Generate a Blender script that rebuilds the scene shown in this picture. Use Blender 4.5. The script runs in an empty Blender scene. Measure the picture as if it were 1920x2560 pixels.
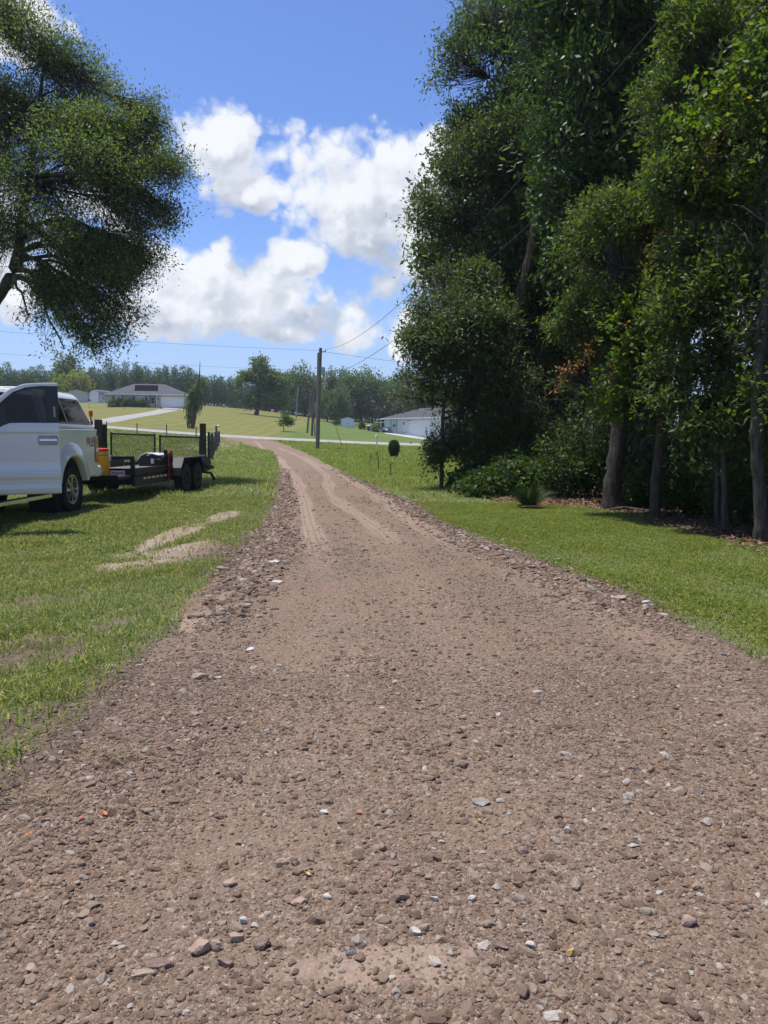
import bpy, bmesh, math, random
import numpy as np
from mathutils import Vector, Matrix, Euler

rng = np.random.default_rng(7)
random.seed(7)
scn = bpy.context.scene
col = scn.collection
R = math.radians

# ------------------------------------------------------------------ camera
F_PX, PW, PH, CAM_H = 1920.0, 1920.0, 2560.0, 1.35
PITCH = math.atan(190.0 / 1920.0)
cam_d = bpy.data.cameras.new('camera')
cam = bpy.data.objects.new('camera', cam_d)
col.objects.link(cam)
cam.location = (0, 0, CAM_H)
cam.rotation_euler = (math.pi / 2 - PITCH, 0, 0)
cam_d.sensor_fit = 'VERTICAL'
cam_d.sensor_height = 36.0
cam_d.lens = 36.0 * F_PX / PH
cam_d.clip_start = 0.05
cam_d.clip_end = 4000
scn.camera = cam

# ------------------------------------------------------------------ light
SUN_DIR = Vector((-0.88 * math.cos(R(75)), 0.475 * math.cos(R(75)), math.sin(R(75))))   # towards the sun
sun_d = bpy.data.lights.new('sun', 'SUN')
sun_d.energy = 3.6
sun_d.angle = R(0.55)
sun_d.color = (1.0, 0.955, 0.89)
sun = bpy.data.objects.new('sun', sun_d)
sun.rotation_euler = SUN_DIR.to_track_quat('Z', 'Y').to_euler()
sun.location = (-20, 20, 60)
col.objects.link(sun)

scn.view_settings.view_transform = 'Standard'
scn.view_settings.look = 'None'
scn.view_settings.exposure = 0.75
scn.view_settings.gamma = 1.0
scn.view_settings.use_curve_mapping = False
scn.render.engine = 'CYCLES'
scn.cycles.max_bounces = 9
scn.cycles.diffuse_bounces = 6
scn.cycles.glossy_bounces = 3
scn.cycles.transmission_bounces = 5
scn.cycles.transparent_max_bounces = 8
scn.cycles.volume_bounces = 0
scn.cycles.use_denoising = True
scn.cycles.caustics_reflective = False
scn.cycles.caustics_refractive = False
scn.cycles.sample_clamp_indirect = 6.0


def ray(px, v):
    a, b = (px - PW / 2) / F_PX, (PH / 2 - v) / F_PX
    c, s = math.cos(PITCH), math.sin(PITCH)
    return Vector((a, c + b * s, -s + b * c))


def W(px, v, Y):
    d = ray(px, v)
    t = Y / d.y
    return Vector((d.x * t, Y, CAM_H + d.z * t))


def azel(px, v):
    d = ray(px, v).normalized()
    return math.degrees(math.atan2(d.x, d.y)), math.degrees(math.asin(d.z))


# ------------------------------------------------------------------ node helpers
class NT:
    def __init__(self, tree):
        self.t = tree

    def n(self, kind, **kw):
        nd = self.t.nodes.new(kind)
        ins = kw.pop('i', {})
        for k, v in kw.items():
            setattr(nd, k, v)
        for k, v in ins.items():
            self.put(nd.inputs[k], v)
        return nd

    def put(self, sock, v):
        if isinstance(v, bpy.types.NodeSocket):
            self.t.links.new(v, sock)
        elif isinstance(v, bpy.types.Node):
            self.t.links.new(v.outputs[0], sock)
        else:
            sock.default_value = v

    def m(self, op, a, b=None, c=None, clamp=False):
        nd = self.t.nodes.new('ShaderNodeMath')
        nd.operation = op
        nd.use_clamp = clamp
        for k, v in enumerate((a, b, c)):
            if v is not None:
                self.put(nd.inputs[k], v)
        return nd.outputs[0]

    def vm(self, op, a, b=None, scale=None):
        nd = self.t.nodes.new('ShaderNodeVectorMath')
        nd.operation = op
        self.put(nd.inputs[0], a)
        if b is not None:
            self.put(nd.inputs[1], b)
        if scale is not None:
            self.put(nd.inputs['Scale'], scale)
        return nd.outputs['Value'] if op in ('DOT_PRODUCT', 'LENGTH', 'DISTANCE') else nd.outputs[0]

    def noise(self, vec, scale, detail=4.0, rough=0.55, out='Fac'):
        nd = self.t.nodes.new('ShaderNodeTexNoise')
        if vec is not None:
            self.put(nd.inputs['Vector'], vec)
        nd.inputs['Scale'].default_value = scale
        nd.inputs['Detail'].default_value = detail
        nd.inputs['Roughness'].default_value = rough
        return nd.outputs[out]

    def voronoi(self, vec, scale, feature='F1', out='Distance', rnd=1.0):
        nd = self.t.nodes.new('ShaderNodeTexVoronoi')
        nd.feature = feature
        if vec is not None:
            self.put(nd.inputs['Vector'], vec)
        nd.inputs['Scale'].default_value = scale
        nd.inputs['Randomness'].default_value = rnd
        return nd.outputs[out]

    def ramp(self, fac, stops, interp='LINEAR'):
        nd = self.t.nodes.new('ShaderNodeValToRGB')
        el = nd.color_ramp.elements
        nd.color_ramp.interpolation = interp
        while len(el) > 1:
            el.remove(el[-1])
        for k, (p, c) in enumerate(stops):
            e = el[0] if k == 0 else el.new(p)
            e.position = p
            e.color = (*c, 1) if len(c) == 3 else c
        self.put(nd.inputs[0], fac)
        return nd.outputs[0]

    def mix(self, fac, a, b, blend='MIX'):
        nd = self.t.nodes.new('ShaderNodeMix')
        nd.data_type = 'RGBA'
        nd.blend_type = blend
        nd.clamp_factor = True
        self.put(nd.inputs[0], fac)
        for k, v in ((6, a), (7, b)):
            if isinstance(v, tuple) and len(v) == 3:
                v = (*v, 1)
            self.put(nd.inputs[k], v)
        return nd.outputs[2]

    def step(self, x, lo, hi):
        nd = self.t.nodes.new('ShaderNodeMapRange')
        nd.interpolation_type = 'SMOOTHSTEP'
        self.put(nd.inputs[0], x)
        nd.inputs[1].default_value = lo
        nd.inputs[2].default_value = hi
        return nd.outputs[0]

    def attr(self, name, out='Fac'):
        nd = self.t.nodes.new('ShaderNodeAttribute')
        nd.attribute_name = name
        return nd.outputs[out]

    def pos(self):
        return self.t.nodes.new('ShaderNodeNewGeometry').outputs['Position']

    def objco(self):
        return self.t.nodes.new('ShaderNodeTexCoord').outputs['Object']


def new_mat(name):
    mt = bpy.data.materials.new(name)
    mt.use_nodes = True
    nt = NT(mt.node_tree)
    bs = mt.node_tree.nodes['Principled BSDF']
    return mt, nt, bs


def bump(nt, bs, height, strength=0.4, dist=0.01):
    b = nt.n('ShaderNodeBump', i={'Height': height, 'Strength': strength, 'Distance': dist})
    nt.put(bs.inputs['Normal'], b.outputs[0])


def plain(name, c, rough=0.6, metal=0.0, var=0.15, scale=6.0, bmp=0.0, bscale=60.0, coat=0.0, spec=0.5):
    """A paint / metal / plastic material with a little dirt and unevenness."""
    mt, nt, bs = new_mat(name)
    co = nt.objco()
    f = nt.noise(co, scale, 5, 0.6)
    lo = tuple(x * (1 - var) for x in c)
    hi = tuple(min(1, x * (1 + var)) for x in c)
    nt.put(bs.inputs['Base Color'], nt.mix(nt.step(f, .3, .7), lo, hi))
    nt.put(bs.inputs['Roughness'], nt.m('ADD', nt.m('MULTIPLY', f, .18), rough - .09, clamp=True))
    bs.inputs['Metallic'].default_value = metal
    bs.inputs['Coat Weight'].default_value = coat
    bs.inputs['Coat Roughness'].default_value = 0.04
    bs.inputs['Specular IOR Level'].default_value = spec
    if bmp:
        bump(nt, bs, nt.noise(co, bscale, 4, .6), bmp, .01)
    return mt


# ------------------------------------------------------------------ world: sky with cumulus clouds
world = bpy.data.worlds.new('World')
scn.world = world
world.use_nodes = True
wt = world.node_tree
for nd in list(wt.nodes):
    wt.nodes.remove(nd)

BLOBS = [  # centre px, radii px of the cloud masses, strength
    (545, 345, 95, 85, 1.0), (640, 400, 95, 60, .55), (500, 400, 60, 40, .6), (610, 465, 130, 55, .72),
    (770, 405, 95, 75, 1.0), (880, 455, 190, 125, 1.15), (965, 380, 105, 80, 1.1), (1080, 420, 140, 110, 1.0), (900, 570, 150, 70, .85),
    (960, 640, 120, 60, .5), (1120, 540, 110, 80, .9),
    (745, 650, 75, 75, 1.0), (620, 730, 210, 100, 1.1), (545, 670, 55, 60, .9), (690, 740, 150, 80, 1.0), (840, 775, 120, 65, .95),
    (440, 770, 150, 90, .9), (470, 830, 80, 40, .7), (395, 680, 80, 75, .7), (300, 790, 140, 70, .7), (715, 830, 90, 30, .7), (900, 820, 80, 85, .8),
    (1075, 640, 85, 95, 1.05), (985, 730, 130, 70, .7), (1060, 800, 120, 60, .75), (1030, 865, 70, 42, .9), (905, 700, 40, 40, .3),
    (555, 540, 45, 20, .35), (60, 75, 100, 70, 1.0), (170, 60, 70, 45, .6), (150, 560, 220, 110, .6), (60, 700, 200, 90, .7), (250, 450, 160, 90, .45),
    (1400, 560, 260, 160, .9), (1650, 760, 260, 120, .9), (-250, 600, 260, 160, .9), (-300, 300, 200, 100, .8), (1400, 850, 220, 50, .8), (2150, 700, 260, 200, .9),
]


def density_group():
    g = bpy.data.node_groups.new('cloud_density', 'ShaderNodeTree')
    g.interface.new_socket('Vector', in_out='INPUT', socket_type='NodeSocketVector')
    g.interface.new_socket('Density', in_out='OUTPUT', socket_type='NodeSocketFloat')
    nt = NT(g)
    gi, go = g.nodes.new('NodeGroupInput'), g.nodes.new('NodeGroupOutput')
    vec = gi.outputs[0]
    warp = nt.vm('SCALE', nt.vm('SUBTRACT', nt.noise(vec, 9.0, 4, .55, 'Color'), (.5, .5, .5)), scale=.045)
    vec2 = nt.vm('ADD', vec, warp)
    s = nt.n('ShaderNodeSeparateXYZ', i={0: vec2})
    az = nt.m('DEGREES', nt.m('ARCTAN2', s.outputs[0], s.outputs[1]))
    el = nt.m('DEGREES', nt.m('ARCSINE', s.outputs[2]))
    q = nt.n('ShaderNodeCombineXYZ', i={0: az, 1: el}).outputs[0]
    acc = None
    for (px, v, rx, ry, st) in BLOBS:
        a, e = azel(px, v)
        k = 1 / 33.5
        d = nt.vm('MULTIPLY', nt.vm('SUBTRACT', q, (a, e, 0)), (1 / (rx * k * 1.2), 1 / (ry * k * 1.2), 0))
        f = nt.m('MULTIPLY', nt.m('SUBTRACT', 1.0, nt.vm('DOT_PRODUCT', d, d)), st)
        acc = f if acc is None else nt.m('SMOOTH_MAX', acc, f, .08)
    # cumulus scattered over the rest of the sky, the same kind as those in view
    far = nt.step(nt.vm('LENGTH', nt.vm('MULTIPLY', nt.vm('SUBTRACT', q, (0, 12, 0)), (1 / 40, 1 / 24, 0))), 1.0, 1.5)
    wide = nt.m('MULTIPLY', nt.m('SUBTRACT', nt.noise(vec, 2.3, 3, .5), .47), 5.0)
    acc = nt.m('MAXIMUM', nt.m('MAXIMUM', acc, -1.0), nt.m('SUBTRACT', nt.m('MULTIPLY', nt.m('MAXIMUM', wide, 0), far), .5))
    fb = nt.noise(nt.vm('ADD', vec, (3.1, 1.7, .4)), 10.0, 9, .60)
    vq = nt.vm('ADD', vec, nt.vm('SCALE', nt.vm('SUBTRACT', nt.noise(vec, 30.0, 4, .6, 'Color'), (.5, .5, .5)), scale=.030))
    v1, v2, v3 = nt.voronoi(vq, 13.0), nt.voronoi(vq, 30.0), nt.voronoi(vq, 70.0)
    puff = nt.m('ADD', nt.m('MULTIPLY', nt.m('SUBTRACT', .42, v1), .95), nt.m('MULTIPLY', nt.m('SUBTRACT', .42, v2), .55))
    puff = nt.m('ADD', puff, nt.m('MULTIPLY', nt.m('SUBTRACT', .42, v3), .25))
    tot = nt.m('ADD', acc, nt.m('ADD', nt.m('MULTIPLY', nt.m('SUBTRACT', fb, .5), 1.35), .06))
    tot = nt.m('ADD', tot, puff)
    nt.put(go.inputs[0], tot)
    return g


DG = density_group()
nt = NT(wt)
sky = nt.n('ShaderNodeTexSky', sky_type='NISHITA')
sky.sun_disc = False
sky.sun_elevation = R(75)
sky.sun_rotation = math.atan2(SUN_DIR.x, SUN_DIR.y)
sky.air_density = 1.0
sky.dust_density = 0.4
sky.ozone_density = 3.0
sky.altitude = 30
dirv = nt.n('ShaderNodeTexCoord').outputs['Generated']


def dens(v):
    gn = wt.nodes.new('ShaderNodeGroup')
    gn.node_tree = DG
    nt.put(gn.inputs[0], v)
    return gn.outputs[0]


d0 = dens(dirv)
d1 = dens(nt.vm('ADD', dirv, (-.012, 0, .022)))
d2 = dens(nt.vm('ADD', dirv, (-.020, 0, .075)))
alpha = nt.step(d0, .10, .55)
thick = nt.step(d0, .1, .9)
lit = nt.step(nt.m('SUBTRACT', d0, d1), -.30, .42)
deep = nt.step(nt.m('SUBTRACT', d2, d0), -.35, .6)          # much cloud above: the shaded underside
grey = nt.m('ADD', nt.m('MULTIPLY', thick, nt.m('MULTIPLY', nt.m('SUBTRACT', 1.0, lit), .62)), nt.m('MULTIPLY', deep, .55), clamp=True)
SKY_S = 0.13
c_w, c_g = tuple(v / SKY_S for v in (.57, .585, .61)), tuple(v / SKY_S for v in (.235, .27, .34))
ccol = nt.mix(grey, c_w, c_g)
sep = nt.n('ShaderNodeSeparateXYZ', i={0: dirv})
above = nt.step(sep.outputs[2], -.01, .06)
skyc = nt.vm('MULTIPLY', sky.outputs[0], (.51, .585, .79))
# thin whitish moisture low down
low = nt.m('MULTIPLY', nt.m('SUBTRACT', 1.0, nt.step(sep.outputs[2], -.02, .29)), .86)
skyc = nt.mix(low, skyc, tuple(v / SKY_S for v in (.27, .37, .54)))
fin = nt.mix(nt.m('MULTIPLY', nt.m('MULTIPLY', alpha, above), .96), skyc, ccol)
bg = nt.n('ShaderNodeBackground', i={'Color': fin, 'Strength': SKY_S})
out = nt.n('ShaderNodeOutputWorld')
wt.links.new(bg.outputs[0], out.inputs[0])
world.cycles.sampling_method = 'MANUAL'
world.cycles.sample_map_resolution = 512


# ------------------------------------------------------------------ object helpers
def link(o, parent=None):
    col.objects.link(o)
    if parent is not None:
        o.parent = parent
    return o


def tag(o, label=None, cat=None, group=None, kind=None):
    for k, v in (('label', label), ('category', cat), ('group', group), ('kind', kind)):
        if v:
            o[k] = v
    return o


def thing(name, label, cat, loc=(0, 0, 0), rz=0.0, group=None):
    o = bpy.data.objects.new(name, None)
    o.empty_display_size = .2
    link(o)
    o.location = loc
    o.rotation_euler = (0, 0, rz)
    return tag(o, label, cat, group)


def copy_tree(o, parent=None):
    c = o.copy()
    col.objects.link(c)
    if parent is not None:
        c.parent = parent
    for ch in o.children:
        copy_tree(ch, c)
    return c


def np_mesh(name, verts, polys, mats, parent=None, smooth=False, attrs=None, mat_idx=None):
    """verts (N,3); polys = list of int arrays, each (M,k)."""
    me = bpy.data.meshes.new(name)
    verts = np.asarray(verts, dtype=np.float32)
    polys = [np.asarray(p, dtype=np.int32) for p in polys if len(p)]
    me.vertices.add(len(verts))
    me.vertices.foreach_set('co', verts.ravel())
    loops = np.concatenate([p.ravel() for p in polys])
    tot = np.concatenate([np.full(len(p), p.shape[1], dtype=np.int32) for p in polys])
    start = np.concatenate([[0], np.cumsum(tot)[:-1]]).astype(np.int32)
    me.loops.add(len(loops))
    me.loops.foreach_set('vertex_index', loops)
    me.polygons.add(len(tot))
    me.polygons.foreach_set('loop_start', start)
    me.polygons.foreach_set('loop_total', tot)
    if mat_idx is not None:
        me.polygons.foreach_set('material_index', np.asarray(mat_idx, dtype=np.int32))
    me.update(calc_edges=True)
    me.polygons.foreach_set('use_smooth', np.full(len(tot), bool(smooth)))
    for k, arr in (attrs or {}).items():
        arr = np.asarray(arr, dtype=np.float32)
        if arr.ndim == 1:
            at = me.attributes.new(k, 'FLOAT', 'POINT')
            at.data.foreach_set('value', arr)
        else:
            at = me.attributes.new(k, 'FLOAT_VECTOR', 'POINT')
            at.data.foreach_set('vector', arr.ravel())
    for mt in (mats if isinstance(mats, (list, tuple)) else [mats]):
        me.materials.append(mt)
    return link(bpy.data.objects.new(name, me), parent)


class MB:
    """Collects simple solids; build() links them as one mesh object."""

    def __init__(self):
        self.v, self.f = [], []

    def add(self, vs, fs):
        o = len(self.v)
        self.v += [tuple(p) for p in vs]
        self.f += [tuple(i + o for i in f) for f in fs]
        return self

    def box(self, c, s, rot=None):
        hx, hy, hz = s[0] / 2, s[1] / 2, s[2] / 2
        vs = [Vector((x, y, z)) for z in (-hz, hz) for y in (-hy, hy) for x in (-hx, hx)]
        if rot is not None:
            mt = Euler(rot).to_matrix()
            vs = [mt @ p for p in vs]
        vs = [p + Vector(c) for p in vs]
        return self.add(vs, [(0, 2, 3, 1), (4, 5, 7, 6), (0, 1, 5, 4), (2, 6, 7, 3), (0, 4, 6, 2), (1, 3, 7, 5)])

    def b2(self, lo, hi):
        return self.box([(a + b) / 2 for a, b in zip(lo, hi)], [abs(b - a) for a, b in zip(lo, hi)])

    def tube(self, pts, rads, sides=8, cap=True):
        pts = [Vector(p) for p in pts]
        if not isinstance(rads, (list, tuple)):
            rads = [rads] * len(pts)
        vs, fs = [], []
        ref = None
        for k, p in enumerate(pts):
            d = (pts[min(k + 1, len(pts) - 1)] - pts[max(k - 1, 0)])
            d = d.normalized() if d.length > 1e-9 else Vector((0, 0, 1))
            if ref is None:
                ref = Vector((1, 0, 0)) if abs(d.x) < .9 else Vector((0, 1, 0))
            u = (ref - d * ref.dot(d)).normalized()
            ref = u
            w = d.cross(u)
            for j in range(sides):
                a = 2 * math.pi * j / sides
                vs.append(p + (u * math.cos(a) + w * math.sin(a)) * rads[k])
        for k in range(len(pts) - 1):
            for j in range(sides):
                j2 = (j + 1) % sides
                fs.append((k * sides + j, k * sides + j2, (k + 1) * sides + j2, (k + 1) * sides + j))
        if cap:
            fs.append(tuple(range(sides))[::-1])
            fs.append(tuple((len(pts) - 1) * sides + j for j in range(sides)))
        return self.add(vs, fs)

    def lathe(self, prof, c=(0, 0, 0), axis='Z', n=24, cap=True):
        """prof = [(radius, height)]"""
        vs, fs = [], []
        for (r, h) in prof:
            for j in range(n):
                a = 2 * math.pi * j / n
                p = (r * math.cos(a), r * math.sin(a), h)
                if axis == 'X':
                    p = (h, r * math.cos(a), r * math.sin(a))
                elif axis == 'Y':
                    p = (r * math.sin(a), h, r * math.cos(a))
                vs.append(Vector(p) + Vector(c))
        for k in range(len(prof) - 1):
            for j in range(n):
                j2 = (j + 1) % n
                fs.append((k * n + j, k * n + j2, (k + 1) * n + j2, (k + 1) * n + j))
        if cap:
            fs.append(tuple(range(n))[::-1])
            fs.append(tuple((len(prof) - 1) * n + j for j in range(n)))
        return self.add(vs, fs)

    def prism(self, outline, a, b, plane='YZ'):
        """outline [(p,q)] extruded from a to b along the remaining axis."""
        def P(p, q, t):
            return {'YZ': (t, p, q), 'XZ': (p, t, q), 'XY': (p, q, t)}[plane]
        n = len(outline)
        vs = [P(p, q, a) for p, q in outline] + [P(p, q, b) for p, q in outline]
        fs = [tuple(range(n))[::-1], tuple(range(n, 2 * n))]
        for k in range(n):
            k2 = (k + 1) % n
            fs.append((k, k2, n + k2, n + k))
        return self.add(vs, fs)

    def build(self, name, mt, parent=None, bevel=0.0, smooth=False, seg=2, angle=35):
        me = bpy.data.meshes.new(name)
        me.from_pydata(self.v, [], self.f)
        bm = bmesh.new()
        bm.from_mesh(me)
        bmesh.ops.recalc_face_normals(bm, faces=bm.faces)
        bm.to_mesh(me)
        bm.free()
        me.materials.append(mt)
        o = link(bpy.data.objects.new(name, me), parent)
        if smooth:
            me.polygons.foreach_set('use_smooth', [True] * len(me.polygons))
            try:
                me.set_sharp_from_angle(angle=R(angle))
            except Exception:
                pass
        if bevel:
            md = o.modifiers.new('bevel', 'BEVEL')
            md.width = bevel
            md.segments = seg
            md.limit_method = 'ANGLE'
            md.angle_limit = R(30)
        return o


# ------------------------------------------------------------------ terrain heights
CTRL = []
for _x in (-30, -20, -10, -4, 0, 4, 10, 20, 30):
    for _y in (-20, -8, 0, 4, 8, 12, 16):
        CTRL.append((_x, _y, 0.0))


def ctl(px, v, d):
    p = W(px, v, d)
    CTRL.append((p.x, p.y, p.z))


ctl(790, 1203, 23.5); ctl(1010, 1203, 23.5); ctl(512, 1203, 23.5)
ctl(750, 1157, 41); ctl(512, 1167, 35.5); ctl(950, 1160, 40); ctl(1100, 1163, 38); ctl(240, 1160, 35)
ctl(690, 1129, 55); ctl(540, 1125, 58); ctl(795, 1121, 64); ctl(985, 1143, 50); ctl(1100, 1128, 62); ctl(300, 1097, 60); ctl(420, 1110, 60)
for _px, _v in ((100, 1058), (250, 1068.5), (400, 1081), (560, 1092), (700, 1100), (795, 1104), (900, 1109.5), (1070, 1115), (1300, 1122)):
    ctl(_px, _v, 73)
    ctl(_px, _v - 5.0, 78.5)
ctl(430, 1023, 152); ctl(280, 1010, 158); ctl(600, 1037, 140); ctl(643, 1038, 160); ctl(712, 1075, 96); ctl(540, 1072, 96); ctl(490, 1070, 95); ctl(300, 1045, 100)
ctl(740, 1046, 165); ctl(868, 1068, 150); ctl(1000, 1088, 125); ctl(1070, 1100, 118); ctl(905, 1078, 120); ctl(820, 1050, 190); ctl(600, 1022, 205); ctl(430, 1008, 215); ctl(100, 1005, 215)
ctl(120, 1025, 150); ctl(960, 1062, 190); ctl(800, 1085, 100)
CTRL += [(60, 75, -1.2), (60, 150, -1.0), (60, 230, 2.5), (140, 75, -2), (140, 240, 2), (-140, 75, 7), (-140, 160, 11), (-140, 240, 13), (0, 260, 6.0), (-60, 265, 10.2), (0, 420, 6), (-200, 420, 11), (200, 420, 3), (300, 100, -2), (-300, 100, 9),
         (300, -60, 0), (-300, -60, 1), (0, -60, 0), (0, 700, 6), (400, 700, 4), (-400, 700, 9)]
CT = np.array(CTRL, dtype=float)


def _tps(d2):
    return .5 * d2 * np.log(d2 + 1e-9)


_S = 100.0
_n = len(CT)
_XY = CT[:, :2] / _S
_K = _tps(((_XY[:, None] - _XY[None]) ** 2).sum(-1)) + np.eye(_n) * 2e-5
_Pm = np.c_[np.ones(_n), _XY]
_A = np.block([[_K, _Pm], [_Pm.T, np.zeros((3, 3))]])
_sol = np.linalg.solve(_A, np.r_[CT[:, 2], np.zeros(3)])


def gz_np(x, y):
    x, y = np.asarray(x, float), np.asarray(y, float)
    sh = x.shape
    q = np.c_[x.ravel(), y.ravel()] / _S
    out = np.empty(len(q))
    for k in range(0, len(q), 40000):
        qq = q[k:k + 40000]
        d2 = ((qq[:, None] - _XY[None]) ** 2).sum(-1)
        out[k:k + 40000] = _tps(d2) @ _sol[:_n] + _sol[_n] + qq @ _sol[_n + 1:]
    return out.reshape(sh)


def gz(x, y):
    return float(gz_np(np.array([x]), np.array([y]))[0])


def on_ground(px, d, dz=0.0):
    x = (px - 960) / 1920 * d * 1.0049
    return Vector((x, d, gz(x, d) + dz))


class SinNoise:
    """Cheap smooth 3-D noise in about [-1, 1]."""

    def __init__(self, seed, scale, octs=3):
        r = np.random.default_rng(seed)
        self.k = []
        a = 1.0
        for o in range(octs):
            for _ in range(5):
                d = r.normal(size=3)
                d /= np.linalg.norm(d)
                self.k.append((d * scale * (1.9 ** o) * r.uniform(.7, 1.3), r.uniform(0, 6.28), a))
            a *= .6
        self.norm = 1.0 / math.sqrt(sum(q[2] ** 2 for q in self.k) / 2) * .55

    def __call__(self, p):
        s = 0
        for d, ph, a in self.k:
            s = s + a * np.sin(p @ d + ph)
        return s * self.norm
# ================================================================== SETTING
# ---- driveway edges in plan (metres)
DL = np.array([(-1.5, -3), (-1.45, 2), (-1.37, 3.4), (-1.43, 4.5), (-1.51, 6.2), (-1.63, 8.2), (-1.65, 9.8), (-1.85, 12), (-2.25, 16), (-3.05, 22.5), (-5.1, 38), (-8.1, 56), (-11.5, 65.5), (-15.5, 72.2)])
DR = np.array([(2.8, -3), (2.6, 2), (2.4, 3.4), (2.25, 4.5), (2.04, 5.9), (1.73, 7.8), (1.3, 9.8), (.86, 11.9), (.4, 16.2), (-.68, 23), (-3.1, 40), (-6.8, 60), (-9.2, 68.5), (-11.4, 72.6)])


def catmull(P, t):
    n = len(P) - 1
    x = np.clip(t, 0, 1) * n
    k = np.minimum(x.astype(int), n - 1)
    f = (x - k)[:, None]
    p0, p1, p2, p3 = P[np.maximum(k - 1, 0)], P[k], P[k + 1], P[np.minimum(k + 2, n)]
    return .5 * ((2 * p1) + (-p0 + p2) * f + (2 * p0 - 5 * p1 + 4 * p2 - p3) * f ** 2 + (-p0 + 3 * p1 - 3 * p2 + p3) * f ** 3)


_tt = np.linspace(0, 1, 600)
_L, _R = catmull(DL, _tt), catmull(DR, _tt)


def drive_u(x, y):
    """-1 at the left edge of the driveway, +1 at the right edge."""
    lx, rx = np.interp(y, _L[:, 1], _L[:, 0]), np.interp(y, _R[:, 1], _R[:, 0])
    u = (x - (lx + rx) / 2) / ((rx - lx) / 2)
    return np.where(y > 72, 5.0, u)


def px_line(pts):
    out = []
    for px, v in pts:
        d = 2592 / (v - 1090.0)
        if v < 1205:
            d = np.interp(v, (1099, 1104, 1117, 1126, 1136, 1153, 1167, 1181, 1204), (73, 70, 64, 58, 50, 42, 36, 30, 23))
        out.append(((px - 960) / 1920 * d, d))
    return np.array(out)


def seg_dist(x, y, line):
    best = np.full(x.shape, 1e9)
    for a, b in zip(line[:-1], line[1:]):
        ab = b - a
        t = np.clip(((x - a[0]) * ab[0] + (y - a[1]) * ab[1]) / (ab @ ab), 0, 1)
        best = np.minimum(best, np.hypot(x - a[0] - t * ab[0], y - a[1] - t * ab[1]))
    return best


TRACKS = [  # wheel tracks (pixels they were measured at), half width, strength
    (px_line([(640, 1106), (680, 1130), (707, 1152), (741, 1196), (760, 1249), (772, 1309), (800, 1400), (830, 1540)]), .17, 1.0),
    (px_line([(700, 1118), (760, 1145), (787, 1162), (816, 1188), (825, 1234), (861, 1268), (900, 1292), (985, 1360)]), .17, .9),
    (px_line([(760, 1140), (820, 1169), (869, 1198), (930, 1235), (1010, 1295), (1150, 1385), (1290, 1455)]), .16, .8),
    (px_line([(700, 1240), (722, 1265), (740, 1295), (700, 1350)]), .10, .6),
    (px_line([(1280, 1440), (1500, 1560), (1720, 1680), (1960, 1830)]), .20, .62),
    (px_line([(470, 1590), (540, 1520), (560, 1490)]), .12, .7),
    (px_line([(900, 1330), (1050, 1480), (1250, 1800), (1400, 2200)]), .30, .50),
    (px_line([(830, 1540), (800, 1700), (740, 2000), (600, 2400)]), .30, .50),
]
SANDY = [(380, 2290, 190, 60, .65), (1010, 2540, 360, 70, .8), (60, 2290, 90, 60, .6), (430, 1560, 80, 40, .5), (300, 1650, 50, 40, .4)]
BARE = [(350, 1402, 110, 26, 1.15), (475, 1386, 95, 28, 1.15), (440, 1335, 40, 36, 1.0), (562, 1290, 34, 17, 1.0), (505, 1365, 40, 18, .8), (230, 1410, 60, 14, .5), (70, 1640, 120, 55, .62), (30, 1830, 90, 60, .6), (120, 1500, 90, 28, .5), (250, 1560, 60, 25, .45), (60, 1420, 70, 14, .45), (690, 1175, 25, 5, .7),
        (330, 1530, 70, 20, .3), (655, 1120, 45, 14, .5)]


def patches(x, y, lst):
    m = np.zeros(x.shape)
    for px, v, rp, rv, s in lst:
        d = 2592 / (v - 1090.0)
        cx = (px - 960) / 1920 * d
        e = ((x - cx) / (rp / 1920 * d)) ** 2 + ((y - d) / (rv * d * d / 2592)) ** 2
        m = np.maximum(m, s * np.clip(1.6 - e, 0, 1))
    return m


_nz_a, _nz_b, _nz_c, _nz_d = SinNoise(11, 1.1, 4), SinNoise(12, 5.0, 3), SinNoise(13, .25, 3), SinNoise(14, 13.0, 3)


def p3(x, y):
    return np.stack([x, y, np.zeros_like(x)], -1)


def bare_mask(x, y):
    u = drive_u(x, y)
    w = patches(x, y, BARE)
    m = w * (1 + .7 * _nz_b(p3(x, y)) + .5 * _nz_d(p3(x, y)))
    edge = np.clip((1.16 - np.abs(u)) / .13, 0, 1) * (y < 66)
    m = np.maximum(m, edge * (.85 + .5 * _nz_a(p3(x, y))))
    return np.clip(m, 0, 1)


# leaf litter margin below the woods, in plan
LIT = np.array([(2.6, 15.6), (3.4, 14.9), (4.0, 13.6), (4.35, 12.0), (4.45, 10.4), (4.6, 8.8), (4.75, 7.0), (5.0, 4.0), (5.2, -4)])


def wood_in(x, y):
    """metres inside the edge of the woods on the driveway's east side"""
    ex = np.interp(y, [-4, 4, 7, 8.8, 10.4, 12, 13.6, 15.2, 17, 20, 23, 27, 31, 40], [5.2, 5.0, 4.75, 4.6, 4.45, 4.35, 4.0, 3.0, 1.9, 1.75, 2.2, 2.6, 4.2, 9])
    return x - ex


# ---- ground sheet
def sinh_axis(lo, hi, n, c, w):
    a, b = np.arcsinh((lo - c) / w), np.arcsinh((hi - c) / w)
    return c + w * np.sinh(np.linspace(a, b, n))


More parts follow.
